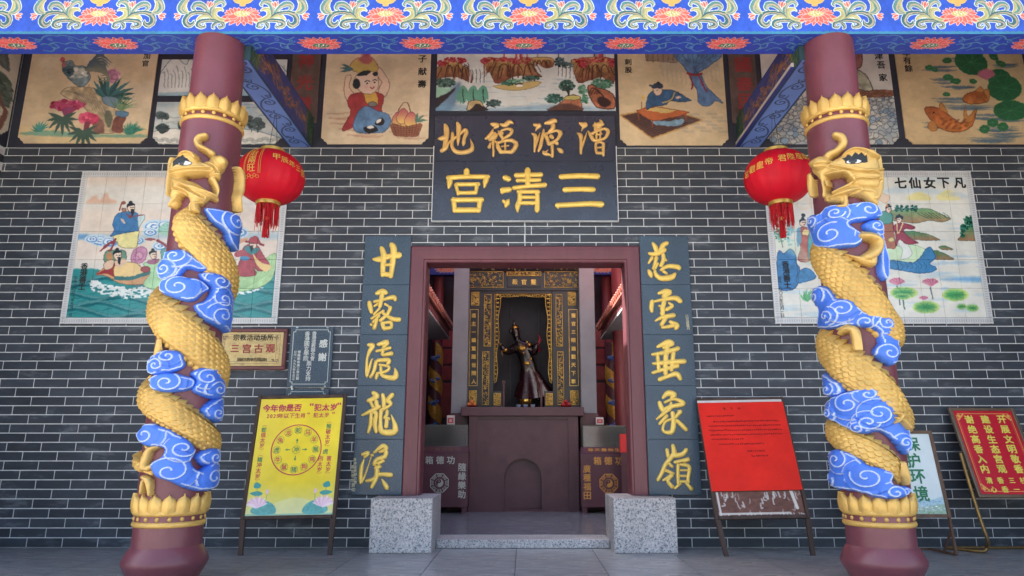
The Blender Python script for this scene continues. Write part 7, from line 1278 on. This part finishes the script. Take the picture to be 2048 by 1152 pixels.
def scrollwork(nm, xa, xb, za, zb, Y, seed, dens=1, par=None, frame=True, m=GCV):
    """pierced gilt carving: twisting stems and leaf lumps inside a thin frame"""
    g = np.random.default_rng(seed); mb = MB(og); w_, h_ = xb - xa, zb - za
    if frame:
        t = min(.009, w_*.08 + .003)
        for b in ((xa, xb, zb - t, zb), (xa, xb, za, za + t), (xa, xa + t, za + t, zb - t), (xb - t, xb, za + t, zb - t)): mb.bbox(b[0], b[1], Y - .012, Y, b[2], b[3], .002)
    n = max(4, int(w_*h_*2400*dens))
    for i in range(min(n, 90)):
        cx_, cz_ = g.uniform(xa + .012, xb - .012), g.uniform(za + .012, zb - .012); r = g.uniform(.010, .024)*min(1, min(w_, h_)*12); t = np.linspace(0, g.uniform(3, 5), 7); s_ = g.choice([-1, 1]); a0 = g.uniform(0, 6)
        pts = [(min(max(cx_ + r*(1 - q/6)*math.cos(a0 + s_*q), xa), xb), Y - .008 - g.uniform(0, .01), min(max(cz_ + r*(1 - q/6)*math.sin(a0 + s_*q), za), zb)) for q in t]; mb.tube(pts, [.002, .0038, .0046, .0046, .004, .003, .002], 4)
    o_ = mb.build(nm, m, root if par is None else par, smooth=True, angle=50, loc=(0, 0, 0)); tag(o_, kind='stuff'); return o_
mb = MB(og); yc = Ys - .06; cz0, cz1 = Z(546), Z(524)
mb.add([(X(931), Ys - .022, cz0), (X(1165), Ys - .022, cz0), (X(1182), Ys - .14, cz1), (X(915), Ys - .14, cz1), (X(931), Ys + .1, cz0), (X(1165), Ys + .1, cz0), (X(1182), Ys + .1, cz1), (X(915), Ys + .1, cz1)], [(0, 1, 2, 3), (3, 2, 6, 7), (0, 3, 7, 4), (1, 5, 6, 2), (4, 7, 6, 5), (0, 4, 5, 1)]); mb.build('cornice', BW_, root, loc=(0, 0, 0))
scrollwork('cornice_carving', X(925), X(1172), Z(543, Ys - .09), Z(527, Ys - .12), Ys - .125, 1, 2.2, frame=False, m=mat('dull_gilt', (150, 120, 72), .45, .5, .3, 20))
for i, (a, b) in enumerate(((936, 1006), (1012, 1083), (1089, 1160))): scrollwork('header_carving', X(a), X(b), Z(576 if i != 1 else 553), Z(544), Ys - .022, i + 3, 2.4)
part('name_tablet', [(X(1014), X(1081), Ys - .034, Ys - .021, Z(575), Z(555))]); mb = MB(og)
o_ = letters('gilt_character', pxitems('殿官靈', [(1030, 564), (1048, 564), (1067, 564)], Ys - .036, .075), wallfr(Ys - .036), GCV, None, .02, .002); o_.parent = root; o_.location = tuple(-np.array(og))
for i, (a, b, ya, yb) in enumerate(((941, 957, 611, 584), (1137, 1153, 611, 584), (940, 955, 810, 781), (1139, 1155, 810, 781), (967, 982, 693, 589), (1112, 1126, 693, 589), (965, 979, 810, 703), (1114, 1127, 810, 703))): scrollwork('carved_panel', X(a), X(b), Z(ya), Z(yb), Ys - .001, 20 + i, 2.6)
for a, b, s_ in ((939, 956, '道主一顯驚醒世間人'), (1138, 1156, '靈官三眼遍觀天下事')):
    p_ = part('couplet_board', [(X(a), X(b), Ys - .012, Ys - .0005, Z(772), Z(619))]); mb = MB(og); t = .006
    for q in ((X(a), X(b), Z(619) - t, Z(619)), (X(a), X(b), Z(772), Z(772) + t), (X(a), X(a) + t, Z(772) + t, Z(619) - t), (X(b) - t, X(b), Z(772) + t, Z(619) - t)): mb.box(q[0], q[1], Ys - .016, Ys - .0125, q[2], q[3])
    mb.build('gilt_edge', GCV, root, loc=(0, 0, 0)); o_ = letters('gilt_character', pxitems(s_, lerp_pts(((a+b)/2, 631), ((a+b)/2, 763), 9), Ys - .0125, .06), wallfr(Ys - .0125), GCV, None, .025, .002); o_.parent = root; o_.location = tuple(-np.array(og))
# gilt arch fretwork round the opening
xa, xb = X(988), X(1104); zt2 = Z(587); za = Z(763); part('lintel', [(xa, xb, Ys, Ys + .08, zt2, Z(582))])
mb = MB(og); g = np.random.default_rng(8)
for sx, xe in ((1, xa), (-1, xb)):
    zz = np.linspace(zt2, za, 40); wd = np.array([.078*(1 - .55*t) + .012*math.sin(t*16) for t in np.linspace(0, 1, 40)]); mb.tube([(xe + sx*.004, Ys + .01, z) for z in zz], .0055, 5); mb.tube([(xe + sx*w_, Ys + .01, z) for w_, z in zip(wd, zz)] + [(xe + sx*.004, Ys + .01, za - .02)], .005, 5)
    for i in range(42):
        t = i/42; z = zt2 + (za - zt2)*t; w_ = .078*(1 - .55*t); s_ = 1 if i % 2 else -1; th = np.linspace(0, 4.4, 8); mb.tube([(xe + sx*(w_*.5 + w_*.36*math.cos(q)*(1 - q/8)), Ys + .004, z + s_*.02*math.sin(q)) for q in th], [.002, .004, .005, .005, .0045, .004, .003, .002], 4)
zz = np.linspace(0, 1, 40); mb.tube([(xa + (xb - xa)*t, Ys + .01, zt2 - .004) for t in zz], .0055, 5); mb.tube([(xa + (xb - xa)*t, Ys + .01, zt2 - .055 + .030*math.sin(math.pi*t)**.5*(.6 + .4*math.cos(t*4*math.pi)) - (.03 if t < .12 or t > .88 else 0)) for t in zz], .005, 5)
for i in range(26): x = xa + (xb - xa)*(i + .5)/26; th = np.linspace(0, 4.4, 8); mb.tube([(x + .014*math.cos(q), Ys + .004, zt2 - .028 + .016*math.sin(q + i)) for q in th], [.002, .004, .005, .005, .0045, .004, .003, .002], 4)
tag(mb.build('gilt_fretwork', GCV, root, smooth=True, angle=60, loc=(0, 0, 0)), kind='stuff')
for a, b, pa in ((986, 1005, 1008), (1088, 1107, 1082)):
    part('balustrade_box', [(X(a), X(b), Ys - .06, Ys - .002, zt + .001, Z(783))]); scrollwork('carved_panel', X(a) + .018, X(b) - .018, zt + .04, Z(787), Ys - .062, a, 3); part('balustrade_post', [(X(pa) - .014, X(pa) + .014, Ys - .05, Ys - .022, zt + .001, Z(768))], MAROOND); part('post_cap', [(X(pa) - .02, X(pa) + .02, Ys - .056, Ys - .016, Z(768) + .0005, Z(766) + .03)], MAROOND)
# deity figure: one skinned body with armour, robe and streamer as its clothing
sc_ = 1.0; Yd = Ys + .24; Q = lambda px, py, dy=0: np.array(P(px, py, Yd + dy))
figg = (Q(1062, 806)[0], Yd, zt); dei = empty('deity_statue', figg, 'dark glossy guardian deity statue with gilded armour leaning in mid stride inside the shrine', 'statue')
BRZ = mat('dark_bronze', (44, 32, 32), .22, .5, .3, 14, coat=.6); ARM = mat('gilded_armour', (170, 126, 62), .22, .85, .4, 24, .6, 50); ROB = mat('maroon_lacquer', (46, 18, 24), .25, 0, .3, 8, coat=.8)
def skin(name, pts, edges, rad, m, par, org_, sub=2, root_i=0):
    me = bpy.data.meshes.new(name); me.from_pydata([tuple(np.array(p) - np.array(org_)) for p in pts], edges, []); me.materials.append(m); o_ = link(name, me, par); md = o_.modifiers.new('skin', 'SKIN'); md.use_smooth_shade = True
    for i, v in enumerate(me.skin_vertices[0].data): r_ = rad[i]; v.radius = (r_, r_) if not hasattr(r_, '__len__') else r_; v.use_root = (i == root_i)
    s_ = o_.modifiers.new('sub', 'SUBSURF'); s_.levels = sub; s_.render_levels = sub; return o_
J = [Q(1060, 738), Q(1052, 712), Q(1044, 694), Q(1038, 684), Q(1033, 676), Q(1031, 664), Q(1029, 654), Q(1030, 696), Q(1016, 704, -.10), Q(1006, 698, -.18), Q(1002, 690, -.19), Q(1056, 692), Q(1068, 708, -.07), Q(1072, 696, -.12), Q(1073, 687, -.13), Q(1054, 748), Q(1050, 772, -.05), Q(1056, 796, 0), Q(1052, 801, -.07), Q(1066, 748), Q(1078, 768, -.03), Q(1074, 795, .03), Q(1080, 801, -.04)]
E_ = [(0, 1), (1, 2), (2, 3), (3, 4), (4, 5), (5, 6), (2, 7), (7, 8), (8, 9), (9, 10), (2, 11), (11, 12), (12, 13), (13, 14), (0, 15), (15, 16), (16, 17), (17, 18), (0, 19), (19, 20), (20, 21), (21, 22)]
RA = [.11, .10, .115, .05, .05, .075, .055, .075, .06, .045, .036, .075, .06, .045, .036, .09, .065, .045, .035, .09, .065, .045, .035]
skin('body', J, E_, RA, BRZ, dei, figg)
def blob(nm, c_, r_, m, n_=14, rot=0): mb = MB(figg); mb.ball(c_, r_, n_); o_ = mb.build(nm, m, dei, smooth=True, loc=(0, 0, 0)); return o_
blob('helmet', Q(1030, 656, .01), (.062, .062, .048), ARM); blob('helmet_crest', Q(1028, 648), (.02, .02, .05), ROB)
for x, y in ((1022, 662), (1037, 661)): blob('helmet_wing', Q(x, y, -.01), (.03, .012, .035), BRZ, 8)
blob('eye', Q(1028, 664, -.066), (.007, .005, .005), ARM, 6); blob('eye', Q(1034, 664, -.066), (.007, .005, .005), ARM, 6); blob('nose', Q(1031, 668, -.07), (.008, .012, .014), BRZ, 6); blob('beard', Q(1034, 678, -.06), (.026, .02, .05), BRZ, 8)
blob('chest_plate', Q(1044, 697, -.05), (.085, .06, .055), ARM); blob('belt_plate', Q(1054, 727, -.06), (.07, .045, .045), ARM); blob('shoulder_plate', Q(1027, 694, -.01), (.052, .05, .04), ARM); blob('shoulder_plate', Q(1058, 690, -.01), (.05, .05, .045), ARM); blob('arm_guard', Q(1009, 700, -.17), (.05, .035, .035), ARM); blob('knee_guard', Q(1052, 770, -.09), (.035, .03, .04), ARM, 10); blob('knee_guard', Q(1078, 766, -.07), (.03, .03, .035), ARM, 10)
for px, py in ((1047, 706), (1062, 718), (1060, 752), (1066, 760), (1092, 776), (1054, 684)): blob('gilt_boss', Q(px, py, -.09), (.018, .014, .02), ARM, 8)
# robe: a flared skirt of folds swinging right, and a red streamer
mb = MB(figg); n_ = 40; rows = 12; vs = []
for i in range(rows):
    t = i/(rows - 1); c_ = Q(1056 + 14*t, 730 + 68*t); r_ = .10 + .17*t**1.1
    for k in range(n_): a = 2*math.pi*k/n_; rr_ = r_*(1 + .13*t*math.sin(9*a + 2*t)); vs.append((c_[0] + rr_*math.sin(a) + (.06*t if math.sin(a) > 0 else 0), c_[1] - rr_*.7*math.cos(a), c_[2] + .03*t*math.sin(3*a)))
mb.add(vs, [(i*n_ + k, i*n_ + (k+1) % n_, (i+1)*n_ + (k+1) % n_, (i+1)*n_ + k) for i in range(rows-1) for k in range(n_)]); mb.build('robe', ROB, dei, smooth=True, loc=(0, 0, 0))
mb = MB(figg); mb.tube([Q(1071, 706, .02), Q(1078, 700, 0), Q(1074, 690, -.03), Q(1080, 680, -.03), Q(1077, 668, -.02)], [.02, .036, .03, .024, .004], 8); mb.build('streamer', mat('red_streamer', (128, 26, 36), .35, 0, .2, 8), dei, smooth=True, loc=(0, 0, 0))
mb = MB(figg); mb.tube([Q(1003, 692, -.19), Q(994, 678, -.2)], [.012, .006], 6); mb.tube([Q(1003, 696, -.19), Q(1005, 716, -.18)], .006, 6); mb.build('whip_handle', ARM, dei, smooth=True, loc=(0, 0, 0))
for px, py in ((1002, 688), (1074, 686)):
    for k in range(4): mb = MB(figg); c_ = Q(px - 1.5 + k*1.2, py + 1, -.19); mb.tube([c_, c_ + [.0, -.01, .02], c_ + [.004, .01, .03]], [.008, .007, .005], 5); mb.build('finger', BRZ, dei, smooth=True, loc=(0, 0, 0))
# incense burner and cups in front of the statue
mb = MB((Q(1051, 806)[0], Ys - .1, zt)); c_ = (X(1051, Ys - .1), Ys - .1, zt); mb.lathe([(.05, .001), (.055, .01), (.03, .03), (.075, .06), (.09, .09), (.088, .12), (.08, .12), (.078, .1)], c_, 32); o_ = mb.build('incense_burner', mat('polished_brass', (170, 140, 70), .2, .9, .2, 10), None, smooth=True, angle=50); tag(o_, 'round brass incense burner on the altar in front of the statue', 'incense burner')
for i, (px, lb) in enumerate(((1037, 'left'), (1051, 'middle'), (1065, 'right'))):
    c_ = (X(px, Ys - .26), Ys - .26, zt); mb = MB(c_); mb.lathe([(.018, .001), (.022, .004), (.034, .042), (.031, .042), (.02, .012)], c_, 20); o_ = mb.build('offering_cup', mat('blue_white_porcelain', (150, 168, 196), .2, 0, .2, 30), None, smooth=True, angle=50); tag(o_, '%s one of three small blue and white cups in a row on the altar' % lb, 'cup', 'offering cups on the altar')
# plates of fruit
FR = {'o': mat('orange_peel', (206, 120, 60), .5, 0, .2, 20), 'r': mat('apple_red', (170, 40, 48), .4, 0, .3, 12)}
for px, k_, lb, gp in ((943, 'o', 'red plate of golden fruit at the left end of the altar', 'fruit on the left plate'), (1132, 'r', 'red plate of red apples at the right end of the altar', 'fruit on the right plate')):
    c_ = (px0(px, Ya + .1, 812), Ya + .12, zt); mb = MB(c_); mb.lathe([(.04, .001), (.05, .004), (.082, .024), (.078, .026), (.046, .010)], c_, 28); o_ = mb.build('fruit_plate', mat('red_plate', (168, 44, 50), .35, 0, .1, 8), None, smooth=True, angle=50); tag(o_, lb, 'plate')
    for i in range(4): a = i*math.pi/2 + .4; r_ = .030; q = (c_[0] + .040*math.cos(a)*(i < 3), c_[1] + .040*math.sin(a)*(i < 3), zt + .038 + (.040 if i == 3 else 0)); mb = MB(q); mb.ball(q, (r_, r_, r_*.9), 12); o_ = mb.build('fruit', FR[k_], None, smooth=True); tag(o_, ('golden fruit, %s on the left red plate' if k_ == 'o' else 'red apple, %s on the right red plate') % ('rear right one', 'rear left one', 'front one', 'topmost of the pile')[i], 'fruit', gp)
# merit boxes with glass tops
def meritbox(xa, xb, Yf, ztop, label, colm, left, flip):
    og = ((xa+xb)/2, Yf + .2, FZ); root = empty('merit_box', og, label, 'donation box'); BXM = mat('merit_box_paint', (84, 44, 58), .4, 0, .12, 6)
    mb = MB(og); mb.bbox(xa, xb, Yf, Yf + .42, FZ + .075, ztop, .004); mb.build('chest', BXM, root, loc=(0, 0, 0))
    for x in (xa + .012, xb - .072): 
        for y in (Yf + .01, Yf + .35): mb = MB(og); mb.box(x, x + .06, y, y + .05, FZ, FZ + .0745); mb.build('leg', BXM, root, loc=(0, 0, 0))
    mb = MB(og); s0, s1 = ztop + .001, ztop + .075; mb.add([(xa, Yf, s0), (xb, Yf, s0), (xb - .02, Yf + .12, s1), (xa + .02, Yf + .12, s1), (xa, Yf + .42, s0), (xb, Yf + .42, s0), (xb - .02, Yf + .40, s1), (xa + .02, Yf + .40, s1)], [(0, 1, 2, 3), (3, 2, 6, 7), (1, 5, 6, 2), (0, 3, 7, 4), (4, 7, 6, 5), (0, 4, 5, 1)]); mb.build('sloped_shoulder', BXM, root, loc=(0, 0, 0))
    gx0, gx1, g0, g1 = xa + .05, xb - .03, s1 + .001, s1 + .27; GL_ = mat('old_glass', (190, 192, 190), .12, 0, .1, 3, trans=.92); FRM = mat('grey_box_lining', (112, 108, 98), .8, 0, .2, 8)
    mb = MB(og); mb.box(gx0, gx1, Yf + .36, Yf + .38, g0, g1); mb.box(gx0, gx1, Yf + .14, Yf + .3595, g0, g0 + .006); mb.build('inner_lining', FRM, root, loc=(0, 0, 0))
    mb = MB(og); mb.add([(gx0, Yf + .13, g0), (gx1, Yf + .13, g0), (gx1 - .01, Yf + .26, g1), (gx0 + .01, Yf + .26, g1), (gx0, Yf + .134, g0), (gx1, Yf + .134, g0), (gx1 - .01, Yf + .264, g1), (gx0 + .01, Yf + .264, g1)], [(0, 1, 2, 3), (7, 6, 5, 4), (0, 3, 7, 4), (1, 5, 6, 2), (3, 2, 6, 7), (0, 4, 5, 1)]); mb.build('glass_front', GL_, root, loc=(0, 0, 0))
    for pts in ([(gx0, Yf + .128, g0), (gx0 + .01, Yf + .258, g1)], [(gx1, Yf + .128, g0), (gx1 - .01, Yf + .258, g1)], [(gx0 + .01, Yf + .258, g1), (gx1 - .01, Yf + .258, g1)], [(gx0, Yf + .37, g1), (gx1, Yf + .37, g1)]): mb = MB(og); mb.tube(pts, .006, 4); mb.build('frame_bar', mat('dull_metal', (120, 118, 110), .5, .5), root, loc=(0, 0, 0))
    g = np.random.default_rng(int(xa*100) % 97); mb = MB(og)
    for i in range(60 if not left else 14): x, y = g.uniform(gx0 + .02, gx1 - .04), g.uniform(Yf + .16, Yf + .33); a = g.uniform(0, 3); z = g0 + .008 + g.uniform(0, .05); L = .035; mb.box(x, x + L, y, y + .02, z, z + .004)
    tag(mb.build('banknotes', mat('folded_notes', (150, 138, 110), .8, 0, .3, 30), root, loc=(0, 0, 0)), kind='stuff')
    fr = wallfr(Yf); W_ = xb - xa; H_ = ztop - FZ - .075; cx_ = (xa+xb)/2 + (.0 if left else -.01); cz_ = FZ + .075 + H_*.44
    def lt(items, b=.02): o_ = letters('print_line', items, fr, colm, None, b, .002); o_.parent = root; o_.location = tuple(-np.array(og))
    lt(hrow('箱德功', cx_, ztop - H_*.14, .095, .135)); 
    lt(vcol('隨緣樂助', xb - .075, ztop - H_*.27, .095, H_*.165)); lt(vcol('功德無量' if left else '廣種福田', xa + .075, ztop - H_*.29, .09, H_*.165))
    nrm = np.array([0, -.075, .12]); nrm = np.array([0, -.85, .53]); fs_ = lambda a, b, h: (a, Yf + .12*b + nrm[1]*h, s0 + .074*b + nrm[2]*h); 
    v = letters('print_line', [(c_, cx_ + (i - 2.5)*.085, 0, .07) for i, c_ in enumerate('尊天量無生福')], lambda a, b, h: (a, Yf + .06 + b*.85 - .53*h, s0 + .0375 + b*.53 + .85*h), mat('faded_gold_print', (110, 78, 66), .5) if left else colm, None, .02, .003); v.parent = root; v.location = tuple(-np.array(og))
    # eight trigrams round a yin yang disc
    R0 = min(W_*.20, .125); 
    def put(nm, polys, h=.002):
        mb = MB(og)
        for p in polys: mb.add([fr(a, b, h) for a, b in p], [tuple(range(len(p)))])
        mb.build(nm, colm, root, loc=(0, 0, 0))
    oc = lambda r, ph=math.pi/8: [(cx_ + r*math.cos(ph + k*math.pi/4), cz_ + r*math.sin(ph + k*math.pi/4)) for k in range(8)]
    a_, b_ = oc(R0), oc(R0*.93); put('octagon', [[a_[k], a_[(k+1) % 8], b_[(k+1) % 8], b_[k]] for k in range(8)])
    bars = []; code = (7, 3, 5, 1, 0, 4, 2, 6)
    for k in range(8):
        an = math.pi/2 - k*math.pi/4; ca, sa = math.cos(an), math.sin(an)
        for j in range(3):
            r_ = R0*(.84 - j*.115); hl = R0*.27*(1 - j*.12); th_ = R0*.028
            segs = [(-hl, hl)] if (code[k] >> j) & 1 else [(-hl, -hl*.15), (hl*.15, hl)]
            for s0_, s1_ in segs: bars.append([(cx_ + ca*(r_ + e) - sa*s_, cz_ + sa*(r_ + e) + ca*s_) for s_, e in ((s0_, -th_), (s1_, -th_), (s1_, th_), (s0_, th_))])
    put('trigram', bars); rr_ = R0*.40; N_ = 20
    circ = [(cx_ + rr_*math.cos(t), cz_ + rr_*math.sin(t)) for t in np.linspace(0, 2*math.pi, 33)[:-1]]; cin = [(cx_ + rr_*.93*math.cos(t), cz_ + rr_*.93*math.sin(t)) for t in np.linspace(0, 2*math.pi, 33)[:-1]]
    comma = [(cx_ + rr_*.9*math.cos(t), cz_ + rr_*.9*math.sin(t)) for t in np.linspace(math.pi/2, -math.pi/2, N_)] + [(cx_ - rr_*.45*math.sin(t)*1.0, cz_ - rr_*.45 - rr_*.45*math.cos(t)) for t in np.linspace(0, math.pi, 10)][1:] + [(cx_ + rr_*.45*math.sin(t), cz_ + rr_*.45 - rr_*.45*math.cos(t)) for t in np.linspace(0, math.pi, 10)][1:-1]
    put('yin_yang', [comma] + [[circ[k], circ[(k+1) % 32], cin[(k+1) % 32], cin[k]] for k in range(32)]); put('yin_yang_dot', [[(cx_ - rr_*.1 + rr_*.13*math.cos(t), cz_ + rr_*.45 + rr_*.13*math.sin(t)) for t in np.linspace(0, 6, 10)]], .0028)
    return root
YM = 2.3; zt_m = pz0(905, YM)
SV = mat('silver_print', (178, 180, 176), .4, .2); GP = mat('gold_print', (196, 140, 66), .4, .2)
meritbox(px0(822, YM, 960), px0(936, YM, 960), YM, zt_m, 'dark maroon merit box with silver eight trigram emblem left of the altar', SV, True, 0)
meritbox(px0(1162, YM, 960), px0(1276, YM, 960), YM, zt_m - .01, 'purple maroon merit box with gold eight trigram emblem right of the altar', GP, False, 0)
for px, py, lb in ((902, 838, 'small white and red carton standing on the left merit box'), (1199, 843, 'small white and red carton standing on the right merit box')):
    w_, h_ = .05, .125 if px < 1000 else .10; zb_ = zt_m + .075 + .272; cX = px0(px, YM + .33, 830); mb = MB((cX, YM + .33, zb_)); mb.bbox(cX - w_, cX + w_, YM + .30, YM + .36, zb_ + .006, zb_ + h_, .003); o_ = mb.build('carton', mat('white_card', (200, 186, 186), .6), None); tag(o_, lb, 'carton')
    mb = MB(); mb.box(-w_*.75, w_*.75, -.0325, -.0302, .025, h_*.75); mb.build('red_label', mat('red_card', (170, 62, 66), .6), o_); mb = MB(); mb.box(-w_*.35, w_*.35, -.0345, -.0326, .04, h_*.6); mb.build('inner_label', mat('pale_card', (196, 150, 146), .6), o_)
# red glowing-looking sign at the right edge
mb = MB(); x_ = px0(1247, 2.1, 890); mb = MB((x_, 2.12, FZ)); 
mb.bbox(x_ - .04, x_ + .09, 2.12, 2.16, pz0(905, 2.12), pz0(868, 2.12), .004); o_ = mb.build('red_sign', mat('bright_red_card', (210, 40, 40), .5), None); tag(o_, 'small bright red card standing behind the right door post', 'sign')
mb = MB((x_, 2.12, FZ)); mb.box(x_ - .03, x_ + .08, 2.13, 2.15, FZ, pz0(905, 2.12) - .001); mb.build('stand', MAROOND, o_, loc=(0, 0, 0))
# wing walls beside the shrine
for xa, xb, xc, lb in ((px0(905, 2.75), px0(935, 2.75), -1, 'grey plastered wing wall left of the shrine'), (px0(1161, 2.75), px0(1191, 2.75), 1, 'grey plastered wing wall right of the shrine')):
    z0_ = pz0(826, 2.75); mb = MB(((xa+xb)/2, 2.75, FZ)); mb.box(xa, xb, 2.75, 3.7, z0_, 4.3); o_ = mb.build('wing_wall', PLA, None); tag(o_, lb, 'wall'); mb = MB(((xa+xb)/2, 2.75, FZ)); mb.box(xa - .02, xb + .02, 2.74, 3.7, FZ + .001, z0_ - .001); mb.build('maroon_plinth', MAROOND, o_, loc=(0, 0, 0))
# side gallery: eaves, gilt columns, red cupboards, lotus beam
YE = 4.4; RT = mat('roof_tile_end', (196, 120, 104), .5, 0, .3, 12); EU = mat('eave_soffit', (186, 178, 180), .75, 0, .1, 3); PNK = mat('painted_rafter', (150, 84, 90), .5)
for sx, lb in ((-1, 'tiled gallery eave with painted rafter ends seen through the left of the doorway'), (1, 'tiled gallery eave with painted rafter ends seen through the right of the doorway')):
    xe = 1.22*sx; ze = 2.56; og2 = (xe, 2.6, ze); root = empty('gallery_eave', og2, lb, 'eave'); xo = 2.4*sx
    mb = MB(og2); mb.box(min(xe, xo), max(xe, xo), .9, YE, ze, ze + .03); mb.build('soffit', EU, root, loc=(0, 0, 0))
    mb = MB(og2); mb.add([(xe - sx*.05, .85, ze + .13), (xe - sx*.05, YE, ze + .13), (xo, YE, ze + .62), (xo, .85, ze + .62), (xe - sx*.05, .85, ze + .17), (xe - sx*.05, YE, ze + .17), (xo, YE, ze + .66), (xo, .85, ze + .66)], [(0, 1, 2, 3), (4, 7, 6, 5), (0, 4, 5, 1), (1, 5, 6, 2), (2, 6, 7, 3), (3, 7, 4, 0)]); mb.build('roof_slope', RT, root, loc=(0, 0, 0))
    for k in range(24):
        y = .95 + k*.145; mb = MB(og2); mb.box(min(xe - sx*.0, xe + sx*.3), max(xe, xe + sx*.3), y, y + .055, ze + .0305, ze + .125); mb.build('rafter_end', PNK, root, loc=(0, 0, 0))
        mb = MB(og2); mb.tube([(xe - sx*.075, y + .03, ze + .185), (xe + sx*.25, y + .03, ze + .30)], .034, 8); mb.build('tile_end', RT, root, loc=(0, 0, 0))
# gilt spiral columns
for cx_, lb in ((px0(871, 4.62, 760), 'gilt and maroon spiral column deep in the left gallery'), (px0(1224, 4.62, 760), 'gilt and maroon spiral column deep in the right gallery')):
    og2 = (cx_, 4.62, FZ); root = empty('gallery_column', og2, lb, 'column', 'gilt columns inside the hall'); zz = 2.46; mb = MB(og2); mb.lathe([(.1, .0), (.1, zz)], og2, 32); mb.build('shaft', MAROON, root, smooth=True, angle=40, loc=(0, 0, 0))
    def strip(nm, m, ph0, wd, turns, zlo, zhi, th=.012, n_=120):
        mb = MB(og2); vs = []
        for i in range(n_):
            t = i/(n_-1); a = ph0 + t*turns*2*math.pi; z = zhi + (zlo - zhi)*t
            for q, h_ in ((-1, -.002), (-.6, th), (0, th*1.4), (.6, th), (1, -.002)): r_ = .1 + h_; vs.append((cx_ + r_*math.sin(a), 4.62 - r_*math.cos(a), z + q*wd/2))
        mb.add(vs, [(i*5 + k, i*5 + k + 1, (i+1)*5 + k + 1, (i+1)*5 + k) for i in range(n_-1) for k in range(4)]); return mb.build(nm, m, root, smooth=True, loc=(0, 0, 0))
    strip('gilt_dragon', mat('bright_gilt', (224, 160, 70), .35, .3, .2, 30, .6, 50), 0, .30, 4.0, .5, 2.4)
    for i in range(6):
        zc = 2.28 - i*.36; mb = MB(og2)
        for dx, dz, r_ in ((-.04, 0, .045), (.03, .02, .05), (.0, -.03, .04)): mb.ball((cx_ + dx, 4.62 - .098, zc + dz), (r_, .022, r_*.7), 10)
        mb.build('cloud_relief', mat('cloud_blue_small', (84, 116, 196) if i % 2 == 0 else (84, 116, 196), .5), root, smooth=True, loc=(0, 0, 0))
        mb = MB(og2)
        for dx, dz, r_ in ((-.04, 0, .045), (.03, .02, .05)): th = np.linspace(0, 6.5, 16); mb.tube([(cx_ + dx + r_*.7*math.cos(q)*(1 - q/10), 4.62 - .121, zc + dz + r_*.5*math.sin(q)*(1 - q/10)) for q in th], .0035, 4)
        mb.build('cloud_outline', mat('pale_outline', (190, 200, 220), .6), root, loc=(0, 0, 0))
# lotus beam at the back
xa, xb = px0(853, 5.0, 537), px0(1245, 5.0, 537); c = Cv(560, 40, (70, 74, 150)); 
for i in range(7):
    x = 40 + i*80; lotus(c, x, 22, 46, 30, (226, 92, 60), (250, 214, 190), (230, 120, 60), 1.4); c.spiral(x + 40, 24, 12, (120, 124, 140), 2.4, 1.3); c.spiral(x + 28, 14, 8, (120, 124, 140), 2.2, 1.2); c.line([(x + 48, 30), (x + 60, 14)], (120, 124, 140), 2)
zb0, zb1 = pz0(549, 5.0), pz0(529, 5.0); mb = MB((0, 5.0, zb0)); mb.box(-2.4, 2.4, 5.0, 5.15, zb0, zb1 + .05); me = mb.mesh('inner_beam', canvas_mat('inner_lotus_beam', c, .6)); xc_ = px0(892, 5.0, 537); k_ = (zb1 - zb0)/38*80; sp_ = px0(1205, 5.0, 537) - xc_; k_ = sp_/round(sp_/.62)
uvmap(me, lambda v: ((v.x - xc_)/(k_*7) + 40/560, min(1, v.z/(zb1 - zb0 + .05)))); fixn(me); o_ = link('inner_beam', me, None, (0, 5.0, zb0)); tag(o_, 'blue lotus beam deep inside the hall, seen at both top corners of the doorway', 'beam')
# back and side walls of the hall
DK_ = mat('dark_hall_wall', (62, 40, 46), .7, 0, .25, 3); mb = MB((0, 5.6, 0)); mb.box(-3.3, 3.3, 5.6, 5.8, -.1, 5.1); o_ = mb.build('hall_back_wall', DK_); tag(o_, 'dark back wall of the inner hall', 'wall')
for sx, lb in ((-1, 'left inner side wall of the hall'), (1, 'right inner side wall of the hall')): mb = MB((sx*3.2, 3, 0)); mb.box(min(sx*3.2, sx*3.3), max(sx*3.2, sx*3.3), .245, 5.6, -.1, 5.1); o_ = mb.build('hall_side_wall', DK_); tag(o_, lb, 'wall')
for xa, xb, sx in ((px0(881, 5.1, 760), px0(912, 5.1, 760), -1), (px0(1190, 5.1, 760), px0(1212, 5.1, 760), 1)):
    root = empty('red_cupboard', ((xa+xb)/2, 5.2, FZ), 'tall red painted cupboard at the back of the %s gallery' % ('left' if sx < 0 else 'right'), 'cupboard', 'red cupboards in the galleries'); og2 = ((xa+xb)/2, 5.2, FZ); RDP = mat('red_cupboard_paint', (160, 56, 56), .4, 0, .2, 8)
    mb = MB(og2); mb.box(xa, xb, 5.1, 5.5, FZ, pz0(655, 5.1)); mb.build('carcass', MAROOND, root, loc=(0, 0, 0))
    for ya, yb in ((694, 658), (728, 698), (760, 732), (835, 766)): mb = MB(og2); mb.bbox(xa + .01, xb - .01, 5.08, 5.099, pz0(ya, 5.1), pz0(yb, 5.1), .005); mb.build('door_panel', RDP, root, loc=(0, 0, 0))
for px, Yc, r_, lb in ((1237, 3.6, .11, 'smooth pink red pillar behind the right door post'), (878, 5.4, .09, 'slim dark red pillar behind the left gallery eave'), (1212, 5.4, .09, 'slim dark red pillar behind the right gallery eave')):
    x_ = px0(px, Yc, 560); mb = MB((x_, Yc, FZ)); mb.lathe([(r_, 0), (r_, 4.6)], (x_, Yc, FZ), 28); o_ = mb.build('red_pillar', mat('red_pillar_paint', (150, 66, 72), .45, 0, .1, 4), None, smooth=True, angle=40); tag(o_, lb, 'pillar')
